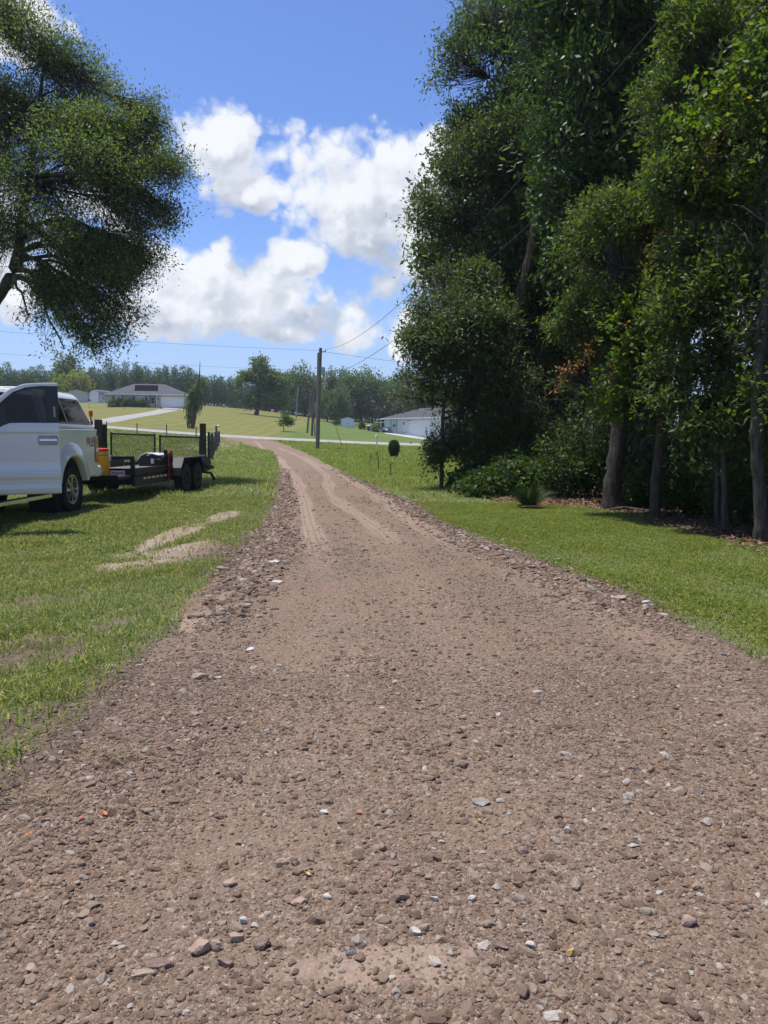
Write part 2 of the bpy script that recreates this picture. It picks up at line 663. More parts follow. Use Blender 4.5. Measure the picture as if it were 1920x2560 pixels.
gx = sinh_axis(-420, 420, 330, 0.0, 4.0)
gy = sinh_axis(-40, 760, 360, 8.0, 7.0)
GX, GY = np.meshgrid(gx, gy)
GZ = gz_np(GX, GY)
near = np.clip(1 - GY / 40, 0, 1)
GZ = GZ + near * (.018 * _nz_a(p3(GX, GY)) + .006 * _nz_b(p3(GX, GY)))
U = drive_u(GX, GY)
GZ = GZ - .035 * np.clip((1.0 - np.abs(U)) / .25, 0, 1)           # bed of the driveway
nx, ny = len(gx), len(gy)
idx = np.arange(nx * ny).reshape(ny, nx)
quads = np.stack([idx[:-1, :-1], idx[:-1, 1:], idx[1:, 1:], idx[1:, :-1]], -1).reshape(-1, 4)
dry = np.clip((GY - 76) / 6, 0, 1) * np.clip((8 - GX - .0 * GY + (GY - 76) * -.09) / 6, 0, 1)
dry = np.where(GY > 78, np.clip((-9.5 - GX - (GY - 78) * .02) / 3, 0.0, 1), 0)

mt, nt, bs = new_mat('ground_turf')
pos = nt.pos()
n1, n2, n3 = nt.noise(pos, .35, 4), nt.noise(pos, 3.5, 5, .65), nt.noise(pos, 26.0, 5, .7)
g_near = nt.mix(nt.step(n2, .3, .7), (.085, .112, .032), (.120, .146, .046))
g_near = nt.mix(nt.m('MULTIPLY', nt.step(n3, .42, .62), .55), g_near, (.130, .120, .062))
g_near = nt.mix(nt.m('MULTIPLY', nt.step(nt.noise(pos, 60.0, 4, .7), .5, .66), .8), g_near, (.055, .050, .028))
g_far = nt.mix(nt.step(n1, .35, .65), (.085, .125, .026), (.112, .148, .036))
spy = nt.n('ShaderNodeSeparateXYZ', i={0: pos})
g_col = nt.mix(nt.step(spy.outputs[1], 22, 40), g_near, g_far)
# mown rows across the far lawn: real passes of a mower leave the blades leaning two ways
w1 = nt.n('ShaderNodeTexWave', wave_type='BANDS', bands_direction='Y')
w1.inputs['Scale'].default_value = .14
w1.inputs['Distortion'].default_value = 1.2
w1.inputs['Detail'].default_value = 2
nt.put(w1.inputs['Vector'], pos)
w2 = nt.n('ShaderNodeTexWave', wave_type='BANDS', bands_direction='X')
w2.inputs['Scale'].default_value = .16
w2.inputs['Distortion'].default_value = .9
nt.put(w2.inputs['Vector'], pos)
rows = nt.m('MULTIPLY', nt.m('ADD', w1.outputs['Fac'], nt.m('MULTIPLY', w2.outputs['Fac'], .7)), .6)
d_col = nt.mix(rows, (.120, .128, .030), (.215, .190, .062))
d_col = nt.mix(nt.m('MULTIPLY', nt.step(n1, .3, .7), .5), d_col, (.105, .128, .028))
g_col = nt.mix(nt.attr('dry'), g_col, d_col)
b_col = nt.mix(nt.step(n2, .25, .75), (.215, .160, .125), (.310, .240, .190))
b_col = nt.mix(nt.m('MULTIPLY', nt.step(n3, .5, .7), .5), b_col, (.165, .122, .095))
s_col = nt.mix(nt.step(n3, .3, .7), (.075, .052, .040), (.155, .113, .090))
b_col = nt.mix(nt.attr('soil'), b_col, s_col)
bm_ = nt.m('ADD', nt.attr('bare'), nt.m('ADD', nt.m('MULTIPLY', nt.m('SUBTRACT', n3, .5), 1.9), nt.m('MULTIPLY', nt.m('SUBTRACT', nt.noise(pos, 8.0, 5, .7), .5), 1.7)))
g_col = nt.mix(nt.step(bm_, .28, .62), g_col, b_col)
l_col = nt.mix(nt.voronoi(pos, 22, out='Color'), (.070, .038, .024), (.135, .080, .050))
g_col = nt.mix(nt.attr('litter'), g_col, l_col)
nt.put(bs.inputs['Base Color'], g_col)
bs.inputs['Roughness'].default_value = .95
bs.inputs['Specular IOR Level'].default_value = .15
bump(nt, bs, nt.m('ADD', n3, nt.m('MULTIPLY', n2, 2)), .5, .02)
M_GROUND = mt
WI = wood_in(GX, GY)
soil = np.clip(np.clip((1.5 - np.abs(U)) / .3, 0, 1) * (GY < 30) + patches(GX, GY, [(70, 1640, 150, 80, 1.0), (40, 1800, 140, 100, 1.0), (120, 1500, 110, 40, 1.0)]), 0, 1)
litter = np.clip(WI / .6 + .5 + .6 * _nz_a(p3(GX, GY)), 0, 1) * (GY < 32) * (GX < 40)
ground = np_mesh('ground', np.stack([GX, GY, GZ], -1).reshape(-1, 3), [quads], M_GROUND, smooth=True,
                 attrs={'dry': dry.ravel(), 'bare': bare_mask(GX, GY).ravel() * (GY.ravel() < 80), 'litter': litter.ravel(), 'soil': soil.ravel()})
tag(ground, kind='structure')


def ground_near(x, y):
    x, y = np.asarray(x, float), np.asarray(y, float)
    k = np.clip(1 - y / 40, 0, 1)
    return gz_np(x, y) + k * (.018 * _nz_a(p3(x, y)) + .006 * _nz_b(p3(x, y)))


# ---- the gravel driveway
def ss(x, lo, hi):
    t = np.clip((x - lo) / (hi - lo), 0, 1)
    return t * t * (3 - 2 * t)


yy = np.concatenate([np.linspace(-3, 1.2, 12), np.geomspace(1.25, 72.6, 520)])
tc = np.interp(yy, (_L[:, 1] + _R[:, 1]) / 2, _tt)
LL, RR = catmull(DL, tc), catmull(DR, tc)
uu = np.linspace(-1.16, 1.16, 110)
mid, half = (LL + RR) / 2, (RR - LL) / 2
DX = mid[:, None, 0] + half[:, None, 0] * uu[None]
DY = mid[:, None, 1] + half[:, None, 1] * uu[None]
UU = np.broadcast_to(uu[None], DX.shape)


def sand_mask(x, y):
    s = np.zeros(x.shape)
    for k_, (line, w, st) in enumerate(TRACKS):
        wv = w * (1 + .35 * _nz_a(p3(x, y)))
        s = np.maximum(s, st * ((.30 + .70 * ss(y, 5.0, 12.0)) if k_ < 3 else 1.0) * ss(1.45 - seg_dist(x, y, line) / wv, 0, .9))
    s = np.maximum(s, patches(x, y, SANDY) * (.9 + .6 * _nz_b(p3(x, y)) + .5 * _nz_d(p3(x, y))))
    return np.clip(s, 0, 1)


def drive_h(x, y, u):
    q = p3(x, y)
    k = np.clip(1 - y / 60, .25, 1)
    e = np.abs(u) + .07 * _nz_a(q) + .025 * _nz_b(q)
    prof = .030 - .085 * np.clip((e - .86) / .26, 0, 1.3) ** 1.3
    berm = .030 * np.exp(-((np.abs(u) - .82) / .10) ** 2)
    return k * (prof + berm + .008 * _nz_b(q) + .010 * _nz_a(q)) - .022 * sand_mask(x, y) * (y > 5) * k


DZ = gz_np(DX, DY) + drive_h(DX, DY, UU)
ids = np.arange(DX.size).reshape(DX.shape)
dq = np.stack([ids[:-1, :-1], ids[:-1, 1:], ids[1:, 1:], ids[1:, :-1]], -1).reshape(-1, 4)

mt, nt, bs = new_mat('crushed_gravel')
pos = nt.pos()
wp = nt.vm('ADD', pos, nt.vm('SCALE', nt.noise(pos, 40, 3, .6, 'Color'), scale=.012))
vc1, vd1 = nt.voronoi(wp, 75, out='Color'), nt.voronoi(wp, 75)
vc2, vd2 = nt.voronoi(wp, 210, out='Color'), nt.voronoi(wp, 210)
big = nt.noise(pos, 1.1, 5, .6)
sx = nt.n('ShaderNodeSeparateXYZ', i={0: vc1}).outputs[0]
sy = nt.n('ShaderNodeSeparateXYZ', i={0: vc2}).outputs[1]
gc = nt.ramp(sx, [(0, (0.119, 0.079, 0.055)), (.35, (0.169, 0.116, 0.083)), (.7, (0.216, 0.153, 0.110)), (.93, (0.273, 0.202, 0.151)), (1, (0.537, 0.477, 0.381))])
gf = nt.ramp(sy, [(0, (0.110, 0.072, 0.050)), (.5, (0.177, 0.121, 0.086)), (.9, (0.249, 0.177, 0.129)), (.96, (0.535, 0.455, 0.360))])
gc = nt.mix(.5, gc, gf)
red = nt.mix(nt.step(big, .35, .65), (.96, .97, .98), (1.08, .99, .93))
gc = nt.mix(1.0, gc, red, 'MULTIPLY')
sd = nt.mix(nt.step(nt.noise(pos, 60, 5, .7), .3, .7), (0.237, 0.171, 0.129), (0.315, 0.233, 0.181))
sm = nt.m('ADD', nt.attr('sand'), nt.m('MULTIPLY', nt.m('SUBTRACT', nt.noise(pos, 14, 6, .7), .5), 1.1))
fs = nt.step(sm, .35, 1.05)
mid = nt.m('MULTIPLY', nt.step(big, .30, .62), .45)
gc = nt.mix(mid, gc, nt.mix(1.0, sd, (.82, .80, .78), 'MULTIPLY'))
gc = nt.mix(nt.m('MULTIPLY', fs, .74), gc, sd)
nt.put(bs.inputs['Base Color'], gc)
bs.inputs['Roughness'].default_value = .92
bs.inputs['Specular IOR Level'].default_value = .2
hh = nt.m('ADD', nt.m('MULTIPLY', vd1, -1.0), nt.m('MULTIPLY', vd2, -.35))
hh = nt.m('MULTIPLY', hh, nt.m('SUBTRACT', 1.0, nt.m('MULTIPLY', fs, .65)))
tw = nt.m('MULTIPLY', nt.m('SINE', nt.m('MULTIPLY', nt.attr('tread'), 95.0)), nt.m('MULTIPLY', nt.attr('track'), .8))
spx = nt.n('ShaderNodeSeparateXYZ', i={0: nt.vm('ADD', pos, nt.vm('SCALE', nt.noise(pos, 2.5, 4, .6, 'Color'), scale=.16))})
rk = nt.m('MULTIPLY', nt.step(spx.outputs[0], .1, .9), nt.m('MULTIPLY', nt.step(spx.outputs[1], 2.6, 3.6), nt.m('SUBTRACT', 1.0, nt.step(spx.outputs[1], 7.0, 11.0))))
rake = nt.m('MULTIPLY', nt.m('SINE', nt.m('MULTIPLY', spx.outputs[1], 88.0)), nt.m('MULTIPLY', rk, .8))
bump(nt, bs, nt.m('ADD', nt.m('ADD', hh, tw), rake), .9, .012)
M_GRAVEL = mt
trk = np.zeros(DX.shape)
tread = np.zeros(DX.shape)
for line, w, st in TRACKS[:3]:
    dd = seg_dist(DX, DY, line)
    m_ = np.clip(1.2 - dd / w, 0, 1) * (DY > 8) * (DY < 34)
    tread = np.where(m_ > trk, dd, tread)
    trk = np.maximum(trk, m_)
driveway = np_mesh('gravel_driveway', np.stack([DX, DY, DZ], -1).reshape(-1, 3), [dq], M_GRAVEL, smooth=True,
                   attrs={'sand': sand_mask(DX, DY).ravel(), 'track': trk.ravel(), 'tread': tread.ravel()})
tag(driveway, kind='structure')


def surf(x, y):
    x, y = np.asarray(x, float), np.asarray(y, float)
    u = drive_u(x, y)
    zg = ground_near(x, y) - .035 * np.clip((1.0 - np.abs(u)) / .25, 0, 1)
    zd = gz_np(x, y) + drive_h(x, y, u)
    return np.where(np.abs(u) < 1.15, np.maximum(zg, zd), zg)


def surf1(x, y):
    return float(surf(np.array([x]), np.array([y]))[0])


# ---- street across the end of the driveway, with the concrete drive of the house beyond
M_ASPH = plain('pale_asphalt', (.30, .285, .27), .9, var=.12, scale=1.5, bmp=.3, bscale=90, spec=.2)
M_CONC = plain('pale_concrete', (.40, .375, .35), .85, var=.10, scale=.8, bmp=.2, bscale=40, spec=.2)
sxv = np.linspace(-200, 160, 240)
srow = np.linspace(0, 5.0, 7)
SX = np.repeat(sxv[None], 7, 0)
SY = 73.0 + srow[:, None] + .35 * np.sin(SX * .05)
SZ = gz_np(SX, SY) + .06 + .04 * (1 - ((srow[:, None] - 2.5) / 2.5) ** 2)
SZ[0] -= .12
SZ[-1] -= .12
si = np.arange(SX.size).reshape(SX.shape)
street = np_mesh('street', np.stack([SX, SY, SZ], -1).reshape(-1, 3), [np.stack([si[:-1, :-1], si[:-1, 1:], si[1:, 1:], si[1:, :-1]], -1).reshape(-1, 4)], M_ASPH, smooth=True)
tag(street, kind='structure')


def ribbon(name, pts, w, mtl, dz=.05, n=60):
    P = catmull(np.array(pts, float), np.linspace(0, 1, n))
    T = np.gradient(P, axis=0)
    T /= np.linalg.norm(T, axis=1)[:, None]
    N = np.stack([-T[:, 1], T[:, 0]], -1)
    ws = np.interp(np.linspace(0, 1, n), np.linspace(0, 1, len(w)), w)
    cr = np.linspace(-1, 1, 7)
    X = P[:, None, 0] + N[:, None, 0] * cr[None] * ws[:, None] / 2
    Y = P[:, None, 1] + N[:, None, 1] * cr[None] * ws[:, None] / 2
    Z = gz_np(X, Y) + dz
    Z[:, 0] -= .25
    Z[:, -1] -= .25
    i_ = np.arange(X.size).reshape(X.shape)
    o = np_mesh(name, np.stack([X, Y, Z], -1).reshape(-1, 3), [np.stack([i_[:-1, :-1], i_[:-1, 1:], i_[1:, 1:], i_[1:, :-1]], -1).reshape(-1, 4)], mtl, smooth=True)
    return tag(o, kind='structure')


# ---- loose gravel: stones scattered by geometry nodes over the driveway
def scatter(n, y0, y1, pw, xr):
    """points in a wedge in front of where one stands"""
    y = y0 + (y1 - y0) * rng.random(n) ** pw
    x = (rng.random(n) * 2 - 1) * (xr[0] + xr[1] * y)
    return x, y


gp, gs, gr_, gi_ = [], [], [], []


def add_gravel(n, y0, y1, pw, smin, smax, spow, thin=1.0, edge=0.0):
    x, y = scatter(n, y0, y1, pw, (.5, .52))
    u = drive_u(x, y)
    q = p3(x, y)
    sm_ = sand_mask(x, y)
    e = np.abs(u)
    keep = np.clip(1.0 - sm_ * .8 + .25 * _nz_b(q), .05, 1) * (e < 1.12 + .1 * _nz_a(q) + .35 * rng.random(n) ** 4)
    berm = np.exp(-((e - .85) / .16) ** 2)
    keep = keep * np.clip((.5 + .45 * _nz_a(q) + berm * .7 + .3 * np.clip(1 - y / 5, 0, 1)) * thin, 0, 1)
    if edge:
        keep = keep * (e > edge) * (1.2 * (u < 0) + .7 * (u > 0))
    ok = rng.random(n) < keep
    x, y, berm = x[ok], y[ok], berm[ok]
    s = smin + (smax - smin) * rng.random(len(x)) ** spow
    s = s * (1 + .5 * berm * (y > 5))
    z = surf(x, y) + s * .12
    gp.append(np.stack([x, y, z], -1))
    gs.append(np.stack([s * rng.uniform(.8, 1.35, len(s)), s * rng.uniform(.7, 1.1, len(s)), s * rng.uniform(.42, .8, len(s))], -1))
    gr_.append(np.stack([rng.uniform(-.35, .35, len(s)), rng.uniform(-.35, .35, len(s)), rng.uniform(0, 6.28, len(s))], -1))
    gi_.append(rng.integers(0, 7, len(s)))


add_gravel(85000, 1.3, 4.2, .75, .0022, .0075, 1.8)
add_gravel(22000, 1.3, 4.5, .8, .005, .0135, 2.2)
add_gravel(60000, 3.6, 9.0, .8, .004, .012, 2.0)
add_gravel(9000, 3.0, 10.0, .8, .009, .024, 2.6)
add_gravel(36000, 8.0, 20.0, .8, .007, .020, 2.0)
add_gravel(9000, 8.0, 34.0, .8, .016, .036, 2.2)
add_gravel(2200, 1.4, 3.4, .8, .011, .024, 2.2)
add_gravel(30000, 5.5, 16.0, .85, .012, .032, 1.8, 1.4, .62)
add_gravel(14000, 14.0, 34.0, .85, .020, .045, 1.8, 1.4, .7)
GP, GS, GR, GI = np.concatenate(gp), np.concatenate(gs), np.concatenate(gr_), np.concatenate(gi_)

mt, nt, bs = new_mat('loose_stone')
rnd = nt.n('ShaderNodeObjectInfo').outputs['Random']
rc = nt.ramp(rnd, [(0, (0.172, 0.113, 0.078)), (.30, (0.227, 0.155, 0.110)), (.62, (0.295, 0.212, 0.152)), (.86, (0.383, 0.284, 0.210)), (.95, (0.380, 0.321, 0.267)), (1.0, (0.572, 0.514, 0.449))])
co = nt.objco()
rc = nt.mix(nt.m('MULTIPLY', nt.step(nt.noise(co, 5, 5, .7), .35, .7), .5), rc, (.120, .087, .069))
nt.put(bs.inputs['Base Color'], rc)
bs.inputs['Roughness'].default_value = .9
bs.inputs['Specular IOR Level'].default_value = .25
bump(nt, bs, nt.noise(co, 9, 5, .7), .5, .1)
M_STONE = mt

me = bpy.data.meshes.new('gravel_points')
me.vertices.add(len(GP))
me.vertices.foreach_set('co', GP.astype(np.float32).ravel())
for nm, arr in (('stone_scale', GS), ('stone_turn', GR)):
    at = me.attributes.new(nm, 'FLOAT_VECTOR', 'POINT')
    at.data.foreach_set('vector', arr.astype(np.float32).ravel())
at = me.attributes.new('stone_kind', 'INT', 'POINT')
at.data.foreach_set('value', GI.astype(np.int32))
me.update()
gravel = link(bpy.data.objects.new('gravel', me))
tag(gravel, 'loose grey brown crushed gravel strewn over the dirt driveway', 'gravel', kind='stuff')
me.materials.append(M_STONE)
ng = bpy.data.node_groups.new('gravel_scatter', 'GeometryNodeTree')
ng.interface.new_socket('Geometry', in_out='INPUT', socket_type='NodeSocketGeometry')
ng.interface.new_socket('Geometry', in_out='OUTPUT', socket_type='NodeSocketGeometry')
g = NT(ng)
gi, go = ng.nodes.new('NodeGroupInput'), ng.nodes.new('NodeGroupOutput')
pts = g.n('GeometryNodeMeshToPoints', i={'Mesh': gi.outputs[0]})
join = ng.nodes.new('GeometryNodeJoinGeometry')
for k in range(7):
    ico = g.n('GeometryNodeMeshIcoSphere')
    ico.inputs['Radius'].default_value = 1.0
    ico.inputs['Subdivisions'].default_value = 2
    p = g.n('GeometryNodeInputPosition').outputs[0]
    off = g.vm('SCALE', g.vm('SUBTRACT', g.noise(g.vm('ADD', p, (k * 7.3, k * 3.1, 1.7 * k)), .85, 2, .5, 'Color'), (.5, .5, .5)), scale=1.5)
    sp = g.n('GeometryNodeSetPosition', i={'Geometry': ico.outputs['Mesh'], 'Offset': off})
    # knock flat faces on: clamp along two random planes
    q2 = g.n('GeometryNodeInputPosition').outputs[0]
    dirn = Vector((math.sin(k * 2.1), math.cos(k * 1.3), .5)).normalized()
    over = g.m('MAXIMUM', g.m('SUBTRACT', g.vm('DOT_PRODUCT', q2, tuple(dirn)), .5), 0.0)
    sp2 = g.n('GeometryNodeSetPosition', i={'Geometry': sp.outputs[0], 'Offset': g.vm('SCALE', tuple(-dirn), scale=over)})
    dirn2 = Vector((math.cos(k * 1.7), math.sin(k * .9 + 2), -.2)).normalized()
    q3 = g.n('GeometryNodeInputPosition').outputs[0]
    over2 = g.m('MAXIMUM', g.m('SUBTRACT', g.vm('DOT_PRODUCT', q3, tuple(dirn2)), .55), 0.0)
    sp3 = g.n('GeometryNodeSetPosition', i={'Geometry': sp2.outputs[0], 'Offset': g.vm('SCALE', tuple(-dirn2), scale=over2)})
    smt = g.n('GeometryNodeSetMaterial', i={'Geometry': sp3.outputs[0]})
    smt.inputs['Material'].default_value = M_STONE
    gti = g.n('GeometryNodeGeometryToInstance', i={0: smt.outputs[0]})
    ng.links.new(gti.outputs[0], join.inputs[0])


def named(nm, typ):
    nd = ng.nodes.new('GeometryNodeInputNamedAttribute')
    nd.data_type = typ
    nd.inputs[0].default_value = nm
    return nd.outputs[0]


iop = g.n('GeometryNodeInstanceOnPoints', i={'Points': pts.outputs[0], 'Instance': join.outputs[0], 'Pick Instance': True,
          'Instance Index': named('stone_kind', 'INT'), 'Rotation': named('stone_turn', 'FLOAT_VECTOR'), 'Scale': named('stone_scale', 'FLOAT_VECTOR')})
ng.links.new(iop.outputs[0], go.inputs[0])
md = gravel.modifiers.new('scatter', 'NODES')
md.node_group = ng


# ---- grass
def blades(x, y, h, w, lean, three=True):
    n = len(x)
    z = surf(x, y) - .004
    az = rng.uniform(0, 6.283, n)
    wd = np.stack([np.cos(az), np.sin(az), np.zeros(n)], -1) * (w / 2)[:, None]
    la = rng.uniform(0, 6.283, n)
    lv = np.stack([np.cos(la), np.sin(la), np.zeros(n)], -1) * (lean * h)[:, None]
    base = np.stack([x, y, z], -1)
    up = np.zeros((n, 3))
    up[:, 2] = h
    if three:
        midp = base + up * .58 + lv * .38
        tip = base + up * (.98 - .35 * lean[:, None]) + lv
        V = np.stack([base - wd, base + wd, midp + wd * .75, midp - wd * .75, tip], 1).reshape(-1, 3)
        k = np.arange(n)[:, None] * 5
        return V, k + np.array([[0, 1, 2, 3]]), k + np.array([[3, 2, 4]])
    tip = base + up + lv
    V = np.stack([base - wd, base + wd, tip], 1).reshape(-1, 3)
    k = np.arange(n)[:, None] * 3
    return V, None, k + np.array([[0, 1, 2]])


def grass_mat(name, a, b, c, dryc, dry_at=.86):
    mt, nt, bs = new_mat(name)
    geo = nt.n('ShaderNodeNewGeometry')
    rnd_ = geo.outputs['Random Per Island']
    cl = nt.ramp(rnd_, [(0, a), (.45, b), (dry_at - .04, c), (dry_at, dryc), (1, tuple(min(1, q * 1.25) for q in dryc))])
    cl = nt.mix(nt.m('MULTIPLY', nt.step(nt.noise(geo.outputs['Position'], .9, 4), .35, .7), .45), cl, nt.mix(1.0, cl, (1.25, 1.05, .8), 'MULTIPLY'))
    nt.put(bs.inputs['Base Color'], cl)
    bs.inputs['Roughness'].default_value = .55
    bs.inputs['Specular IOR Level'].default_value = .3
    tr = nt.n('ShaderNodeBsdfTranslucent', i={'Color': nt.mix(1.0, cl, (1.5, 1.5, .7), 'MULTIPLY')})
    mx = nt.n('ShaderNodeMixShader', i={0: .38, 1: bs.outputs[0], 2: tr.outputs[0]})
    mt.node_tree.links.new(mx.outputs[0], mt.node_tree.nodes['Material Output'].inputs[0])
    return mt


M_GRASS = grass_mat('turf_blades', (.132, .184, .046), (.180, .236, .064), (.238, .285, .098), (.40, .36, .20), .83)
M_GRASS2 = grass_mat('right_turf_blades', (.138, .196, .034), (.188, .250, .052), (.240, .292, .078), (.34, .31, .13), .90)  # right lawn: its own slightly stronger yellow-green


def grass_patch(name, n, y0, y1, pw, side, hh, ww, label, matl, three=True, cl=.6):
    y = y0 + (y1 - y0) * rng.random(n) ** pw
    lx, rx = np.interp(y, _L[:, 1], _L[:, 0]), np.interp(y, _R[:, 1], _R[:, 0])
    lim = .56 * y + 1.2
    if side < 0:
        a, b = -lim, lx - .02
    else:
        a, b = rx + .02, np.minimum(lim, np.interp(y, [-4, 4, 7, 8.8, 10.4, 12, 13.6, 15.2, 17, 20, 23, 27, 31, 40], [5.4, 5.2, 4.95, 4.8, 4.65, 4.55, 4.2, 3.2, 2.1, 1.95, 2.4, 2.8, 4.4, 9]))
    # equal chance per area: reject by width
    wmax = np.max(np.maximum(b - a, 0))
    x = a + (b - a) * rng.random(n)
    ok = (rng.random(n) * wmax < (b - a)) & (b > a)
    q = p3(x, y)
    bare = bare_mask(x, y)
    wi = np.clip(1 - (wood_in(x, y) + .3) / .6, 0, 1)
    edge = np.clip((np.abs(drive_u(x, y)) - 1.0) / .18, 0, 1)
    dens_ = np.clip(cl + .3 * _nz_b(q) + .2 * _nz_a(q), .55, 1) * np.clip(1.15 - bare * 1.1, .07, 1) * wi * (.25 + .75 * edge)
    ok &= rng.random(n) < dens_
    x, y = x[ok], y[ok]
    m = len(x)
    tall = np.maximum(1 + .5 * _nz_b(p3(x, y)) + .3 * _nz_a(p3(x, y)), .7)
    h = rng.uniform(*hh, m) * tall
    w = rng.uniform(*ww, m)
    V, Q, T = blades(x, y, h, w, rng.uniform(.15, 1.5, m), three)
    o = np_mesh(name, V, [p for p in (Q, T) if p is not None], matl)
    return tag(o, label, 'grass', kind='stuff')


LG = 'patchy green lawn with bare dirt spots beside the parked truck'
RG = 'bright green lawn between the driveway and the woods'
grass_patch('lawn_grass', 120000, 2.2, 8.5, .85, -1, (.03, .10), (.004, .009), LG, M_GRASS, True, .7)
grass_patch('lawn_grass', 190000, 7.5, 17, .9, -1, (.028, .072), (.007, .013), LG, M_GRASS, True, .8)
grass_patch('lawn_grass', 60000, 36, 72, .9, -1, (.06, .12), (.05, .09), LG, M_GRASS, False, .9)
grass_patch('lawn_grass', 60000, 38, 72, .9, 1, (.06, .12), (.05, .09), RG, M_GRASS2, False, .9)
grass_patch('lawn_grass', 110000, 16, 40, .8, -1, (.05, .10), (.018, .032), LG, M_GRASS, False, .9)
grass_patch('lawn_grass', 190000, 4.0, 15.5, .9, 1, (.022, .06), (.006, .012), RG, M_GRASS2, True, .9)
grass_patch('lawn_grass', 90000, 15, 42, .75, 1, (.04, .09), (.018, .032), RG, M_GRASS2, False, .9)
# ================================================================== TREES AND PLANTS
def tubes_np(P, Rr, sides):
    """P (N,K,3) centre lines, Rr (N,K) radii -> verts, quads"""
    N, K, _ = P.shape
    T = np.gradient(P, axis=1)
    T /= np.linalg.norm(T, axis=2, keepdims=True) + 1e-9
    ref = np.where(np.abs(T[..., 2:3]) < .8, np.array([0, 0, 1.0]), np.array([1.0, 0, 0]))
    U = np.cross(T, ref)
    U /= np.linalg.norm(U, axis=2, keepdims=True) + 1e-9
    Vv = np.cross(T, U)
    a = np.arange(sides) * 2 * math.pi / sides
    V = P[:, :, None] + Rr[:, :, None, None] * (U[:, :, None] * np.cos(a)[None, None, :, None] + Vv[:, :, None] * np.sin(a)[None, None, :, None])
    ids = np.arange(N * K * sides).reshape(N, K, sides)
    q = np.stack([ids[:, :-1], np.roll(ids, -1, 2)[:, :-1], np.roll(ids, -1, 2)[:, 1:], ids[:, 1:]], -1).reshape(-1, 4)
    return V.reshape(-1, 3), q


def unit(v):
    return v / (np.linalg.norm(v, axis=-1, keepdims=True) + 1e-9)


def leaf_quads(base, direc, L, Wd, r, flat=.35):
    """kite-shaped leaves, slightly folded up from the stalk"""
    n = len(base)
    side = np.cross(direc, unit(np.array([0, 0, 1.0]) + flat * r.normal(size=(n, 3)) * 1.6))
    side = unit(side + 1e-6)
    L, Wd = L[:, None], Wd[:, None]
    V = np.stack([base, base + direc * L * .48 + side * Wd * .5, base + direc * L, base + direc * L * .48 - side * Wd * .5], 1)
    return V.reshape(-1, 3), np.arange(n * 4).reshape(n, 4)


def crown_clumps(lobes, total, r, seed, gap=-.30, gscale=1.1, shell=.62, fill=0.0, split=0):
    """clump centres, outward directions, lobe index"""
    if split:
        sub, back = [], []
        for k, (c, rx, ry, rz) in enumerate(lobes):
            for _ in range(split):
                d = unit(r.normal(size=3)) * r.uniform(.25, .80)
                f = r.uniform(.45, .74)
                sub.append(((c[0] + d[0] * rx, c[1] + d[1] * ry, c[2] + d[2] * rz), rx * f * r.uniform(.8, 1.3), ry * f, rz * f * r.uniform(.7, 1.1)))
                back.append(k)
        C, D, I = crown_clumps(sub, total, r, seed, gap, gscale, shell, fill)
        return C, D, np.array(back)[I]
    nz, ng_ = SinNoise(seed, gscale * 1.1, 3), SinNoise(seed + 1, gscale * 1.9, 3)
    wts = np.array([(rx * ry + ry * rz + rx * rz) for (_, rx, ry, rz) in lobes])
    wts = wts / wts.sum()
    C, D, I = [], [], []
    for k, (c, rx, ry, rz) in enumerate(lobes):
        n = int(total * wts[k] * 1.6)
        d = unit(r.normal(size=(n, 3)))
        rad = shell + (1 - shell) * r.random(n) ** .7
        if fill:
            m = r.random(n) < fill
            rad[m] = r.random(m.sum()) ** .5
        p0 = np.array(c) + d * np.array([rx, ry, rz])
        bumpy = (1 + .34 * nz(p0)) * (1 + .16 * np.abs(r.normal(size=n)))
        p = np.array(c) + d * np.array([rx, ry, rz]) * (rad * bumpy)[:, None]
        ok = ng_(p) > gap + .25 * r.normal(size=n)
        C.append(p[ok]); D.append(unit(d / np.array([rx, ry, rz]))[ok]); I.append(np.full(ok.sum(), k))
    C, D, I = np.concatenate(C), np.concatenate(D), np.concatenate(I)
    if len(C) > total:
        s = r.permutation(len(C))[:total]
        C, D, I = C[s], D[s], I[s]
    return C, D, I


def spray(C, D, k, twig, L, Wd, r, up=.25, wander=.7, spread=.10, droop=0.0):
    """k leaves along a short twig at every clump centre"""
    n = len(C)
    ax = unit(D + wander * r.normal(size=(n, 3)) + np.array([0, 0, up]))
    t = r.random((n, k))
    tw = twig * r.uniform(.6, 1.4, (n, 1))
    base = C[:, None] + ax[:, None] * ((t - .35) * tw)[..., None] + r.normal(size=(n, k, 3)) * spread
    base[..., 2] -= droop * (t * tw) ** 1.0
    dr = unit(ax[:, None] * .7 + r.normal(size=(n, k, 3)) * .75 + np.array([0, 0, -droop * .6]))
    m = n * k
    s = r.uniform(.5, 1.45, m)
    return leaf_quads(base.reshape(-1, 3), dr.reshape(-1, 3), L * s, Wd * s, r)


